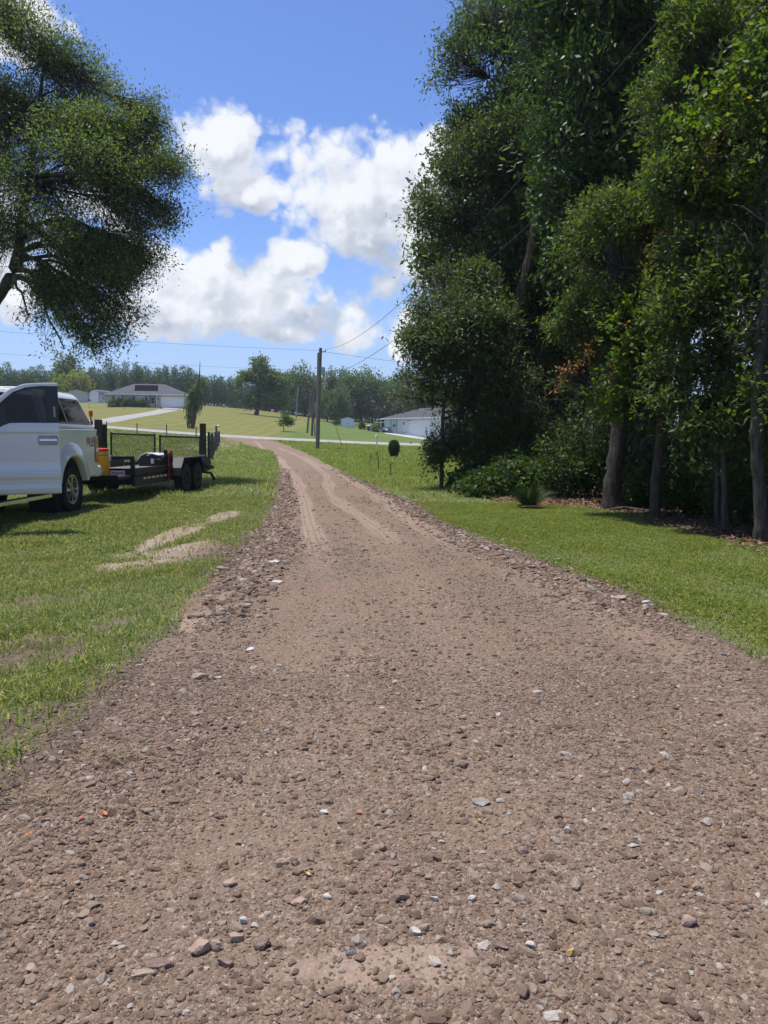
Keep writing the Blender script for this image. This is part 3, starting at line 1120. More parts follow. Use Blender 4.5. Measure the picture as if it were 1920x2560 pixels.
def limb_skeleton(trunk, lobes, r, r_tip=.02, arch=False):
    """a limb from the trunk into every lobe; returns (paths, radii, limb curves for twigs)"""
    tp = np.array([p[:3] for p in trunk], float)
    tr = np.array([p[3] for p in trunk], float)
    out_p, out_r = [], []
    K = 9
    for (c, rx, ry, rz) in lobes:
        c = np.array(c)
        below = np.where(tp[:, 2] < c[2] - .25 * rz)[0]
        cand = below if len(below) else np.array([len(tp) // 2])
        j = cand[np.argmin(np.linalg.norm(tp[cand] - c, axis=1) + .6 * (tp[cand, 2].max() - tp[cand, 2]))]
        if arch:
            d_ = np.linalg.norm(tp - c, axis=1) + np.where(tp[:, 2] < c[2] - 3.5 * rz, 6.0, 0) + np.where(np.arange(len(tp)) < len(tp) * .42, 9.0, 0)
            j = int(np.argmin(d_))
        a = tp[j]
        m1 = a + (c - a) * .45 + np.array([0, 0, (.30 if arch and c[2] < a[2] + .5 else -.10) * np.linalg.norm(c - a)]) + r.normal(size=3) * .12 * min(rx, rz)
        e = c + (c - a) / (np.linalg.norm(c - a) + 1e-6) * (.1 if arch else .35) * min(rx, rz)
        t = np.linspace(0, 1, K)[:, None]
        p = (1 - t) ** 2 * a + 2 * t * (1 - t) * m1 + t ** 2 * e
        p[1:-1] += r.normal(size=(K - 2, 3)) * .03 * np.linalg.norm(c - a) * .45
        p = catmull(p, np.linspace(0, 1, 15))
        out_p.append(p)
        out_r.append(np.linspace(max(tr[j] * .36, r_tip * 1.5), r_tip, 15))
    return np.array(out_p), np.array(out_r)


def make_tree(name, label, cat, base, trunk, lobes, leaves, leaf, mats, seed, group=None, per=14, twig=.45, gap=-.30, gscale=1.1, shell=.62, fill=.15,
              up=.25, droop=0.0, twigs=True, sides=9, extra=None, limbs=True, spread=.10, twig_r=.010, trunk_name='trunk', wander=.7, split=4, arch=False):
    """trunk: [(x,y,z,r)] world; lobes: [(centre, rx, ry, rz)] world"""
    r = np.random.default_rng(seed)
    o = thing(name, label, cat, base, 0, group)
    off = np.array(base, float)
    V, Q, nv = [], [], 0

    def put(v, q):
        nonlocal nv
        V.append(v - off); Q.append(q + nv); nv += len(v)
    tp = np.array(trunk, float)
    tt_ = np.linspace(0, 1, max(12, len(tp) * 5))
    tc_ = catmull(tp, tt_)
    pth, rad = tc_[:, :3].copy(), np.maximum(tc_[:, 3], .005)
    rad = rad * (1 + .10 * r.normal(size=len(rad)))
    put(*tubes_np(pth[None], rad[None], sides))
    C, D, I = crown_clumps(lobes, max(1, leaves // per), r, seed, gap, gscale, shell, fill, split)
    if limbs:
        LP, LR = limb_skeleton(np.c_[pth, rad], lobes, r, arch=arch)
        put(*tubes_np(LP, LR, 6))
        if twigs and len(C):
            # each twig leaves the nearest point of its own limb
            lim = LP[I]
            dd = np.linalg.norm(lim - C[:, None], axis=2)
            j = np.argmin(dd + np.linspace(0, .0, lim.shape[1])[None], axis=1)
            j = np.maximum(j - r.integers(1, 6, len(j)), 1)
            a = lim[np.arange(len(C)), j]
            m1 = (a + C) / 2 + r.normal(size=C.shape) * .10 + np.array([0, 0, -.08])
            e = C + D * .15
            P = np.stack([a, (a + m1) / 2 + r.normal(size=C.shape) * .03, m1, (m1 + e) / 2, e], 1)
            rr = np.linspace(1, .35, 5)[None] * (twig_r * r.uniform(.6, 1.5, (len(C), 1)))
            put(*tubes_np(P, rr, 3))
    np_mesh(trunk_name, np.concatenate(V), [np.concatenate(Q)], mats[0], o, smooth=True)
    lv, lq = spray(C, D, per, twig, leaf[0], leaf[1], r, up, wander, spread, droop)
    cr = np_mesh('crown', lv - off, [lq], mats[1], o)
    cr['kind'] = 'stuff'
    if extra:
        extra(o, off, C, D, r)
    return o


def leaf_mat(name, dark, midc, light, transl=.28, rough=.58, odd=None, spec=.25):
    mt, nt, bs = new_mat(name)
    geo = nt.n('ShaderNodeNewGeometry')
    rnd_ = geo.outputs['Random Per Island']
    st = [(0, dark), (.5, midc), (.93, light)]
    if odd:
        st += [(.97, odd)]
    cl = nt.ramp(rnd_, st)
    pn = nt.noise(geo.outputs['Position'], .55, 3)
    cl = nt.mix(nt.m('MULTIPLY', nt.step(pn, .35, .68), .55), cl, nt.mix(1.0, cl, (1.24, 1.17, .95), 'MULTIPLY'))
    nt.put(bs.inputs['Base Color'], cl)
    bs.inputs['Roughness'].default_value = rough
    bs.inputs['Specular IOR Level'].default_value = spec
    tr = nt.n('ShaderNodeBsdfTranslucent', i={'Color': nt.mix(1.0, cl, (1.9, 2.1, .6), 'MULTIPLY')})
    mx = nt.n('ShaderNodeMixShader', i={0: transl, 1: bs.outputs[0], 2: tr.outputs[0]})
    mt.node_tree.links.new(mx.outputs[0], mt.node_tree.nodes['Material Output'].inputs[0])
    return mt


def bark_mat(name, a, b, scale=6):
    mt, nt, bs = new_mat(name)
    co = nt.objco()
    st = nt.vm('MULTIPLY', co, (1, 1, .22))
    n_ = nt.noise(st, scale * 3, 6, .7)
    n2_ = nt.noise(co, 1.7, 4, .6)
    cl = nt.mix(nt.step(n_, .32, .68), a, b)
    cl = nt.mix(nt.m('MULTIPLY', nt.step(n2_, .5, .75), .45), cl, (.115, .12, .10))
    nt.put(bs.inputs['Base Color'], cl)
    bs.inputs['Roughness'].default_value = .95
    bs.inputs['Specular IOR Level'].default_value = .15
    bump(nt, bs, n_, .9, .03)
    return mt


B_OAK = bark_mat('oak_bark', (.030, .025, .022), (.080, .068, .060))
B_GREY = bark_mat('grey_bark', (.048, .040, .033), (.120, .104, .086))
B_SNAG = bark_mat('dead_wood', (.10, .058, .040), (.27, .185, .145), 4)
B_PINE = bark_mat('pine_bark', (.055, .040, .030), (.14, .10, .080))
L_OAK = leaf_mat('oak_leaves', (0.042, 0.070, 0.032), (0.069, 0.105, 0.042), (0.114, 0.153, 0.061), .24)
L_LIVE = leaf_mat('live_oak_leaves', (0.051, 0.082, 0.036), (0.090, 0.130, 0.049), (0.159, 0.195, 0.077), .30)
L_DARK = leaf_mat('glossy_leaves', (0.026, 0.057, 0.024), (0.043, 0.083, 0.030), (0.074, 0.125, 0.041), .22, .50, spec=.3)
L_BAY = leaf_mat('bay_leaves', (0.039, 0.069, 0.023), (0.067, 0.108, 0.031), (0.113, 0.157, 0.044), .32, .55, (.16, .15, .03))
L_VINE = leaf_mat('vine_leaves', (0.046, 0.087, 0.014), (0.076, 0.128, 0.020), (0.128, 0.173, 0.029), .38, .6, (.20, .17, .03))
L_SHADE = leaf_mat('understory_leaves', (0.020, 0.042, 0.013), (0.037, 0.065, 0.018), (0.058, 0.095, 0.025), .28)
L_BROWN = leaf_mat('dead_leaves', (.13, .055, .022), (.23, .105, .045), (.30, .155, .070), .22, .7)
L_PINE = leaf_mat('pine_needles', (0.035, 0.068, 0.035), (0.054, 0.100, 0.046), (0.084, 0.132, 0.059), .18, .6)
L_FIELD = leaf_mat('broad_leaves', (0.041, 0.078, 0.022), (0.067, 0.116, 0.029), (0.109, 0.162, 0.041), .25)
L_YELLOW = leaf_mat('yellow_green_leaves', (0.090, 0.120, 0.024), (0.138, 0.162, 0.031), (0.186, 0.192, 0.041), .3)
M_MOSS = plain('hanging_moss', (.150, .165, .130), .95, var=.25, scale=2, spec=.1)


def LB(px, v, Y, rpx, rv, ry):
    """lobe measured on the photograph: centre pixel, distance, radii in pixels, depth radius in metres"""
    p = W(px, v, Y)
    k = Y / 1920.0
    return (tuple(p), rpx * k, ry, rv * k)


def TP(px, v, Y, rad):
    p = W(px, v, Y)
    return (p.x, p.y, p.z, rad)


# ---- the live oak on the left, its trunk just outside the picture
bL = on_ground(-330, 26.0)
make_tree('live_oak', 'huge live oak with spreading crown leaning over behind the parked truck', 'tree', tuple(bL),
          [(bL.x, bL.y, bL.z - .2, .48), (bL.x + .1, bL.y, bL.z + 1.6, .40), (bL.x + .6, bL.y - .3, bL.z + 3.2, .37), TP(-90, 830, 25.2, .26), TP(-10, 745, 24.8, .20), TP(40, 665, 24.4, .17), TP(60, 520, 24.2, .14), TP(90, 330, 24.2, .08), TP(110, 160, 24.3, .03)],
          [LB(110, 130, 24.5, 130, 100, 2.2), LB(210, 190, 24.5, 80, 95, 1.3), LB(40, 250, 24, 170, 130, 2.6), LB(200, 330, 24, 140, 120, 2.4), LB(330, 330, 24, 95, 110, 1.8), LB(390, 300, 24.2, 50, 80, .9), LB(400, 430, 24, 85, 85, 1.6),
           LB(300, 470, 23.6, 140, 90, 2.2), LB(120, 450, 23.6, 170, 120, 2.6), LB(410, 520, 24, 70, 60, 1.1), LB(360, 560, 23.8, 90, 55, 1.4), LB(240, 620, 23.6, 120, 75, 1.9), LB(110, 600, 23.6, 120, 85, 1.9),
           LB(310, 700, 23.6, 62, 62, 1.2), LB(190, 740, 23.4, 110, 62, 1.7), LB(260, 800, 23.2, 78, 50, 1.1), LB(170, 830, 23.2, 78, 45, 1.1), LB(70, 790, 23.4, 70, 40, 1.0), LB(220, 865, 23.2, 48, 26, .7), LB(-70, 330, 24.6, 150, 190, 2.6), LB(-170, 560, 25, 170, 170, 2.8), LB(20, 80, 24.6, 90, 80, 1.8), LB(300, 620, 23.4, 90, 60, 1.3), LB(330, 760, 23.4, 45, 40, .8), LB(230, 700, 23.0, 90, 60, 1.2), LB(130, 690, 23.0, 80, 60, 1.2), LB(300, 800, 23.4, 48, 45, .9), LB(200, 800, 23.0, 80, 55, 1.1), LB(230, 850, 23.0, 55, 35, .8), LB(120, 770, 23.2, 80, 55, 1.1), LB(270, 740, 23.2, 70, 50, 1.0), LB(160, 870, 23.1, 50, 24, .7), LB(350, 640, 23.5, 60, 45, 1.0)],
          175000, (.098, .038), (B_OAK, L_LIVE), 101, per=13, twig=.60, gap=-.10, gscale=1.3, shell=.35, fill=.45, up=.20, twig_r=.008, spread=.13, split=3, arch=True)

# ---- big trees of the woods on the right
bA = on_ground(1262, 23.5)
make_tree('laurel_oak', 'tall dark oak with ivy covered trunk at the outer corner of the woods', 'tree', tuple(bA),
          [(bA.x, bA.y, bA.z - .2, .50), TP(1265, 1120, 23.5, .36), TP(1270, 980, 23.5, .32), TP(1300, 800, 23.5, .28), TP(1330, 600, 23.8, .24), TP(1310, 400, 24, .18), TP(1290, 200, 24.2, .10), TP(1280, 60, 24.4, .04)],
          [LB(1230, 110, 24.2, 120, 75, 1.6), LB(1200, 170, 24, 90, 75, 1.5), LB(1320, 80, 24.5, 130, 110, 2.0), LB(1300, 260, 24, 160, 120, 2.4), LB(1170, 300, 23.6, 105, 80, 1.7), LB(1200, 410, 23.4, 120, 95, 1.9),
           LB(1110, 400, 23.6, 55, 65, .9), LB(1060, 500, 23.6, 42, 52, .8), LB(1120, 510, 23.4, 85, 75, 1.5), LB(1180, 560, 23.2, 120, 85, 1.7), LB(1110, 620, 23.4, 60, 55, 1.0), LB(1160, 690, 23.2, 70, 60, 1.1), LB(1240, 640, 23.6, 110, 70, 1.5), LB(1330, 480, 23.6, 120, 90, 1.8), LB(1330, 720, 24, 120, 90, 1.6), LB(1400, 560, 24.5, 110, 110, 1.8), LB(1420, 180, 25, 130, 160, 2.3), LB(1400, -40, 25, 170, 110, 2.5), LB(1240, 800, 23.6, 110, 80, 1.4), LB(1280, 930, 23.2, 90, 90, 1.2), LB(1390, 820, 24.6, 100, 110, 1.5), LB(1390, 980, 24.2, 90, 90, 1.3), LB(1240, 520, 22.8, 130, 90, 1.2), LB(1250, 330, 22.8, 120, 100, 1.2), LB(1180, 880, 23.2, 80, 70, 1.0), LB(1090, 710, 23.2, 60, 60, .9), LB(1140, 770, 23.2, 70, 55, .9), LB(1390, 700, 23.6, 90, 90, 1.0), LB(1420, 880, 23.4, 80, 100, 1.0), LB(1340, 870, 23.8, 90, 100, 1.0), LB(1330, 1000, 23.4, 80, 80, 1.0), LB(1060, 640, 23.4, 40, 40, .6)],
          150000, (.116, .046), (B_OAK, L_OAK), 202, per=13, twig=.55, gap=-.14, gscale=1.15, shell=.50, fill=.25)

bY = on_ground(1103, 19.5)
make_tree('young_oak', 'slender young tree with low drooping leaves in front of the white house', 'tree', tuple(bY),
          [(bY.x, bY.y, bY.z - .1, .060), TP(1105, 1130, 19.5, .050), TP(1108, 1030, 19.6, .045), TP(1120, 940, 19.7, .035), TP(1130, 830, 19.8, .02)],
          [LB(1150, 800, 20, 70, 50, .9), LB(1070, 850, 20, 55, 45, .8), LB(1150, 880, 20, 90, 70, 1.0), LB(1040, 945, 19.8, 70, 55, .8), LB(990, 985, 19.8, 34, 34, .5), LB(1120, 970, 19.6, 80, 55, .9), LB(1060, 1000, 19.6, 55, 35, .6), LB(1180, 1010, 20, 80, 90, .9), LB(1090, 1130, 19.6, 28, 55, .35), LB(1165, 1110, 20.2, 60, 70, .8), LB(1230, 900, 20.2, 80, 80, .8), LB(1240, 1010, 20.0, 70, 80, .7), LB(1190, 760, 20.6, 60, 50, .7), LB(1300, 960, 19.8, 60, 90, .7), LB(1130, 725, 20.8, 55, 50, .7), LB(1195, 690, 21.0, 55, 50, .7), LB(1085, 690, 21.4, 45, 42, .6), LB(1060, 770, 20.6, 45, 40, .6), LB(1230, 800, 20.4, 60, 70, .7)],
          60000, (.108, .040), (B_GREY, L_OAK), 303, per=12, twig=.45, gap=-.25, gscale=1.4, shell=.45, fill=.3, droop=.25, up=.05)

bB = on_ground(1540, 14.0)
make_tree('hickory', 'tall tree with dark thick leaning trunk and large hanging glossy leaves inside the woods', 'tree', tuple(bB),
          [(bB.x - .05, bB.y, bB.z - .15, .23), TP(1530, 1230, 14, .165), TP(1545, 1100, 14.1, .15), TP(1550, 950, 14.3, .16), TP(1540, 700, 14.8, .14), TP(1520, 450, 15.5, .12), TP(1520, 200, 16.5, .09), TP(1530, -50, 17, .05)],
          [LB(1430, 60, 16.5, 130, 120, 1.4), LB(1560, 40, 16.5, 150, 140, 1.6), LB(1520, 220, 16, 150, 110, 1.4), LB(1430, 330, 16, 95, 80, 1.0), LB(1500, 400, 15.6, 110, 80, 1.0), LB(1620, 160, 16, 140, 150, 1.5), LB(1690, 20, 16.5, 150, 150, 1.6), LB(1500, -120, 17, 220, 110, 1.8), LB(1640, 330, 15.5, 110, 90, 1.0), LB(1400, 470, 15.8, 70, 70, .8), LB(1420, 600, 15.6, 60, 70, .7)],
          46000, (.135, .050), (B_OAK, L_DARK), 404, per=10, twig=.5, gap=-.35, gscale=1.2, shell=.45, fill=.3, droop=.5, up=-.1)

bC = on_ground(1637, 12.6)
make_tree('sweet_bay', 'small grey trunked tree draped in vines, next to the thick dark trunk', 'tree', tuple(bC),
          [(bC.x, bC.y, bC.z - .1, .10), TP(1640, 1200, 12.6, .083), TP(1652, 1080, 12.6, .075), TP(1660, 900, 12.6, .065), TP(1640, 700, 12.7, .05), TP(1610, 520, 12.9, .03)],
          [LB(1560, 560, 13, 105, 85, .75), LB(1480, 640, 13.2, 70, 70, .6), LB(1500, 760, 13, 85, 75, .65), LB(1590, 700, 12.8, 100, 85, .7), LB(1540, 860, 12.8, 95, 65, .6), LB(1470, 880, 13, 50, 45, .4), LB(1640, 830, 12.6, 95, 75, .65), LB(1500, 985, 12.8, 60, 30, .35), LB(1680, 640, 12.7, 85, 85, .6), LB(1610, 960, 12.4, 80, 40, .4), LB(1560, 1010, 12.2, 60, 35, .35), LB(1680, 1010, 12.0, 60, 40, .35), LB(1440, 800, 13.2, 60, 60, .5), LB(1450, 960, 13.0, 45, 40, .4)],
          34000, (.085, .030), (B_GREY, L_BAY), 505, per=11, twig=.32, gap=-.20, gscale=2.2, shell=.5, fill=.3, droop=.2, spread=.06, twig_r=.006)

bD = on_ground(1814, 10.9)
make_tree('sweet_bay', 'slim pale trunked tree with glossy green leaves, one trunk in from the picture edge', 'tree', tuple(bD),
          [(bD.x, bD.y, bD.z - .1, .055), TP(1812, 1240, 10.9, .045), TP(1808, 1100, 10.9, .042), TP(1800, 900, 11, .038), TP(1780, 600, 11.2, .03), TP(1770, 400, 11.4, .02)],
          [LB(1760, 330, 11.6, 110, 95, .7), LB(1850, 230, 11.6, 110, 110, .7), LB(1720, 470, 11.4, 95, 80, .6), LB(1830, 480, 11.2, 110, 100, .65), LB(1760, 620, 11.1, 110, 80, .6), LB(1860, 690, 10.8, 100, 100, .6), LB(1740, 760, 11, 90, 65, .5), LB(1700, 900, 11, 90, 60, .5), LB(1800, 860, 10.8, 100, 70, .55), LB(1760, 1000, 10.8, 85, 40, .4), LB(1860, 1000, 10.5, 80, 55, .45), LB(1680, 220, 12, 80, 80, .6), LB(1780, 120, 12, 110, 110, .7), LB(1740, 1060, 10.6, 70, 35, .35), LB(1830, 1050, 10.4, 70, 40, .35), LB(1660, 980, 11, 60, 45, .4), LB(1690, 780, 11.2, 70, 70, .5)],
          40000, (.086, .030), (B_GREY, L_BAY), 606, per=11, twig=.30, gap=-.24, gscale=2.2, shell=.5, fill=.3, spread=.06, twig_r=.006)
bD2 = on_ground(1795, 11.2)
make_tree('sweet_bay', 'very thin dark trunk standing close beside the slim pale trunk in the woods', 'tree', tuple(bD2),
          [(bD2.x, bD2.y, bD2.z - .1, .042), TP(1794, 1200, 11.2, .036), TP(1798, 1000, 11.3, .030), TP(1830, 700, 11.6, .025), TP(1850, 500, 12, .015)],
          [LB(1880, 420, 12, 90, 90, .6), LB(1900, 560, 12, 80, 80, .6), LB(1830, 340, 12.2, 80, 80, .6)],
          6000, (.090, .034), (B_GREY, L_BAY), 616, per=11, twig=.30, gap=-.3, gscale=2.2, spread=.06, twig_r=.006)

bE = on_ground(1908, 9.7)
make_tree('sweet_bay', 'mottled grey trunk at the picture edge of the woods with leaves hanging in sunlight', 'tree', tuple(bE),
          [(bE.x, bE.y, bE.z - .1, .095), TP(1900, 1240, 9.7, .082), TP(1892, 1100, 9.7, .078), TP(1900, 900, 9.8, .07), TP(1920, 600, 10, .05), TP(1930, 300, 10.2, .03)],
          [LB(1900, 90, 10.6, 100, 120, .6), LB(1930, 330, 10.2, 90, 110, .5), LB(1900, 820, 9.7, 70, 70, .4), LB(1930, 960, 9.5, 60, 60, .35), LB(2010, 600, 10, 110, 200, .6), LB(2020, 200, 10.4, 120, 200, .7), LB(2020, 900, 9.6, 90, 90, .5)],
          13000, (.092, .036), (B_GREY, L_BAY), 707, per=11, twig=.30, gap=-.24, gscale=2.2, spread=.06, twig_r=.006)

# ---- the woods carry on behind: shared crowns, individual trees
def wood_tree(seed, lab, leafmat, h, n):
    r = np.random.default_rng(seed)
    lob = []
    for k in range(9):
        a = k * 2.4
        rr = r.uniform(.6, 2.0)
        lob.append(((rr * math.cos(a), rr * math.sin(a), h * r.uniform(.38, .95)), r.uniform(1.3, 2.1), r.uniform(1.3, 2.1), r.uniform(1.0, 1.7)))
    return make_tree('forest_tree', lab, 'tree', (0, 0, 0), [(0, 0, -.3, .18), (.05, 0, 1.5, .15), (.1, .1, h * .4, .12), (0, .1, h * .9, .04)], lob, n, (.19, .085), (B_OAK, leafmat), seed, per=12, twig=.6, gap=-.35, gscale=.8, shell=.4, fill=.4, twigs=False, group='trees deeper in the woods')


LBL_W = 'dark leafy tree standing deeper inside the woods behind the front trunks'
WV = [wood_tree(801, LBL_W, L_OAK, 13, 15000), wood_tree(802, LBL_W, L_SHADE, 10, 14000), wood_tree(803, LBL_W, L_DARK, 15, 15000)]
spots = [(5.9, 17.0), (5.6, 25.5), (7.6, 29.0), (3.9, 25.2), (5.2, 37), (8.2, 41), (11.5, 45), (9.0, 50), (14, 40), (13, 52), (7.2, 13.5), (8.5, 10.0), (8.0, 20.5), (10.5, 16.0), (6.0, 23.5), (4.6, 27.5), (8.5, 27.0), (11.5, 22.5), (10.8, 11.5), (13.5, 17.5), (12.5, 28.0), (7.0, 32.0), (9.6, 6.0), (7.7, 8.6), (15, 24), (11, 34)]
for k, (x, y) in enumerate(spots):
    o = WV[k] if k < 3 else copy_tree(WV[k % 3])
    o.location = (x, y, gz(x, y))
    o.rotation_euler = (0, 0, k * 1.7)
    s = (1.0, .85, .95, 1.08)[k % 4]
    o.scale = (s, s, s)


for k, (x, y) in enumerate([(-13, -20), (-7, -24), (-1, -22), (5, -25), (11, -20), (-19, -24), (-24, -17), (-10, -30), (2, -31)]):
    o = copy_tree(WV[k % 3])
    o['label'] = 'leafy tree of the wood across the driveway behind the viewer'
    o['group'] = 'trees behind the viewer'
    o.location = (x, y, gz(x, y))
    o.rotation_euler = (0, 0, k * 2.3)


def make_shrub(name, label, cat, base, lobes, leaves, leaf, leafmat, seed, group=None, stems=7, per=10, twig=.3, up=.4, gap=-.4, gscale=2.0, droop=0.0, spread=.07):
    r = np.random.default_rng(seed)
    o = thing(name, label, cat, base, 0, group)
    C, D, I = crown_clumps(lobes, leaves // per, r, seed, gap, gscale, .35, .45)
    e = np.array([lobes[k % len(lobes)][0] for k in range(stems)]) + r.normal(size=(stems, 3)) * .15
    a = np.zeros((stems, 3)) + r.normal(size=(stems, 3)) * .06
    a[:, 2] = -.05
    t = np.linspace(0, 1, 6)[None, :, None]
    P = a[:, None] * (1 - t) + e[:, None] * t
    P[:, 1:-1] += r.normal(size=(stems, 4, 3)) * .04
    v, q = tubes_np(P, np.linspace(.022, .008, 6)[None] * np.ones((stems, 1)), 4)
    np_mesh('stem', v, [q], B_GREY, o, smooth=True)
    lv, lq = spray(C, D, per, twig, leaf[0], leaf[1], r, up, .7, spread, droop)
    f = np_mesh('foliage', lv, [lq], leafmat, o)
    f['kind'] = 'stuff'
    return o


LBL_S = 'dark leafy shrub filling the shade between the trunks of the woods'
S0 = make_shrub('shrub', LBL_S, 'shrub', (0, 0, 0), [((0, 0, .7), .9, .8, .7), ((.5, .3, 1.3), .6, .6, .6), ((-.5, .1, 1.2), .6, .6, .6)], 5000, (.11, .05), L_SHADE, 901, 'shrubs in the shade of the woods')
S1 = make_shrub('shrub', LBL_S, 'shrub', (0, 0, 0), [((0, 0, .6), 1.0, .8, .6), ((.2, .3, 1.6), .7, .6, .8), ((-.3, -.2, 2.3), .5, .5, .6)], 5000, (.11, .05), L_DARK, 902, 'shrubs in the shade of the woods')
SHRUB_LABELS = {0: 'dark shrub right behind the thick dark trunk', 1: 'dark shrub between the grey trunk and the twin slim trunks', 2: 'dark shrub at the picture edge behind the mottled grey trunk', 6: 'dark shrub in the gap west of the thick dark trunk',
                7: 'dark shrub straight behind the twin slim trunks', 10: 'dark shrub deep in the shade behind the fountain grass'}
sp = [(5.1, 16.8), (6.2, 15.2), (6.6, 13.2), (6.4, 11.6), (7.2, 10.0), (5.4, 18.6), (5.0, 20.8), (7.4, 16.6), (8.2, 12.6), (7.9, 14.6), (4.6, 22.6), (6.3, 19.6), (6.8, 8.4), (8.4, 9.0), (4.2, 25.5), (7.4, 22.5), (9, 18.5), (6.2, 26), (3.6, 29), (5.8, 30)]
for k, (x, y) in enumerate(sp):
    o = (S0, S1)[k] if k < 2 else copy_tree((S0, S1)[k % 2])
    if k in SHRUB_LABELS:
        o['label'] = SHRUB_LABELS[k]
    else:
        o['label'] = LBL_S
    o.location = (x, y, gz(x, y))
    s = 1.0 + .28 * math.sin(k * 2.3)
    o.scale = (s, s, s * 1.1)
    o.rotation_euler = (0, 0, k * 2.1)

# brighter bushes at the lit margin
def bush_at(px, v, Y, rp, rv, ry, n, mat_, label, seed, leaf=(.085, .04), name='bush'):
    p = W(px, v, Y)
    b = (p.x, p.y, gz(p.x, p.y))
    k = Y / 1920
    c = (0, 0, p.z - b[2])
    return make_shrub(name, label, 'bush', b, [(c, rp * k, ry, rv * k), ((.35 * rp * k, .1, c[2] * .55), rp * k * .7, ry * .8, rv * k * .7), ((-.4 * rp * k, -.1, c[2] * .6), rp * k * .65, ry * .8, rv * k * .6)], n, leaf, mat_, seed)


bush_at(1330, 1130, 19.5, 75, 60, .7, 5000, L_SHADE, 'mid green leafy bush behind the fountain grass clump', 911)
bush_at(1225, 1120, 21.0, 60, 75, .8, 4500, L_OAK, 'dark bush around the foot of the broken red snag', 912)
bush_at(1430, 1170, 16.8, 75, 70, .7, 5000, L_SHADE, 'low dense bush on the near side of the fountain grass, before the thick dark trunk', 913)
bush_at(1175, 1010, 21.5, 70, 60, .8, 5000, L_OAK, 'tall bush hiding the base of the ivy clad oak', 914)
bush_at(1590, 1230, 14.6, 60, 50, .5, 2600, L_SHADE, 'small dark bush just behind the thick dark trunk', 915)
bush_at(1720, 1200, 13.0, 75, 60, .5, 3600, L_SHADE, 'reddish shaded bush between the grey trunk and the twin slim trunks', 916)
bush_at(1860, 1210, 11.8, 75, 60, .5, 3600, L_DARK, 'dark bush between the slim pale trunk and the picture edge', 917)

# ivy on the ground and up the corner trunk
r = np.random.default_rng(33)
n = 1500
x = r.uniform(1.35, 4.0, n); y = r.uniform(16.6, 21.5, n)
ok = (wood_in(x, y) > -.15 + .25 * r.random(n)) & (y > 16.2 + .5 * (x - 1.4))
x, y = x[ok], y[ok]
hz = .10 + .42 * np.clip(wood_in(x, y) / 1.0, 0, 1) * (1 + .5 * _nz_a(p3(x, y)))
C = np.stack([x, y, gz_np(x, y) + hz * r.uniform(.5, 1, len(x))], -1)
lv, lq = spray(C, np.tile([0, -.4, .8], (len(C), 1)), 12, .3, .10, .085, r, .3, .6, .09)
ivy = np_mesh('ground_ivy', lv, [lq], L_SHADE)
tag(ivy, 'low carpet of dark ivy spilling out of the woods onto the lawn', 'ivy', kind='stuff')
n = 700
t = r.random(n); a = r.uniform(0, 6.283, n)
tz = 5.2 * t ** 1.1
rad = .42 - .10 * t + .12 * r.random(n)
C = np.stack([bA.x + rad * np.cos(a), bA.y + rad * np.sin(a), bA.z + tz], -1)
lv, lq = spray(C, np.stack([np.cos(a), np.sin(a), 0 * a], -1), 12, .25, .10, .08, r, -.1, .5, .07, .3)
iv2 = np_mesh('climbing_ivy', lv, [lq], L_SHADE)
tag(iv2, 'ivy climbing up the trunk of the corner oak', 'ivy', kind='stuff')

# broken red snag leaning in front of the oak
sb = on_ground(1212, 21.3)
so = thing('dead_snag', 'broken leaning dead trunk with peeling reddish bark, in front of the ivy clad oak', 'dead tree', tuple(sb))
pp = np.array([(sb.x, sb.y, sb.z - .1, .17), TP(1225, 1110, 21.3, .15), TP(1245, 960, 21.3, .135), TP(1290, 780, 21.3, .12), TP(1318, 660, 21.3, .11), TP(1336, 560, 21.3, .085), TP(1342, 538, 21.3, .05)])
pc = catmull(pp, np.linspace(0, 1, 34))
rr = pc[:, 3] * (1 + .16 * np.sin(np.arange(34) * 2.7) + .1 * r.normal(size=34))
v, q = tubes_np((pc[:, :3] - np.array(sb))[None], rr[None], 9)
np_mesh('trunk', v, [q], B_SNAG, so)
C = catmull(pp, np.linspace(.05, .62, 260))[:, :3] + r.normal(size=(260, 3)) * .12 - np.array(sb)
lv, lq = spray(C, unit(r.normal(size=(260, 3))), 7, .2, .09, .06, r, 0, .5, .05)
np_mesh('creeper', lv, [lq], L_BAY, so)['kind'] = 'stuff'

# vines with yellow-green and dead brown leaves hanging over the front trees
def vine(label, pts, leafmat, n, seed, wood=True, sprd=.10, leaf=(.085, .062), brown=None):
    r = np.random.default_rng(seed)
    P = catmull(np.array([tuple(W(*p)) for p in pts]), np.linspace(0, 1, 24))
    P = P + np.cumsum(r.normal(size=P.shape), 0) * .012
    b = P[-1]
    o = thing('vine', label, 'vine', tuple(b))
    v, q = tubes_np((P - b)[None], np.full((1, 24), .008), 4)
    np_mesh('stem', v, [q], B_GREY, o, smooth=True)
    t = r.random(n)
    C = catmull(P, t) + r.normal(size=(n, 3)) * sprd - b
    lv, lq = spray(C, unit(r.normal(size=(n, 3)) + np.array([-.3, -.8, 0])), 6, .16, leaf[0], leaf[1], r, -.2, .5, .04, .4)
    np_mesh('foliage', lv, [lq], leafmat, o)['kind'] = 'stuff'
    return o


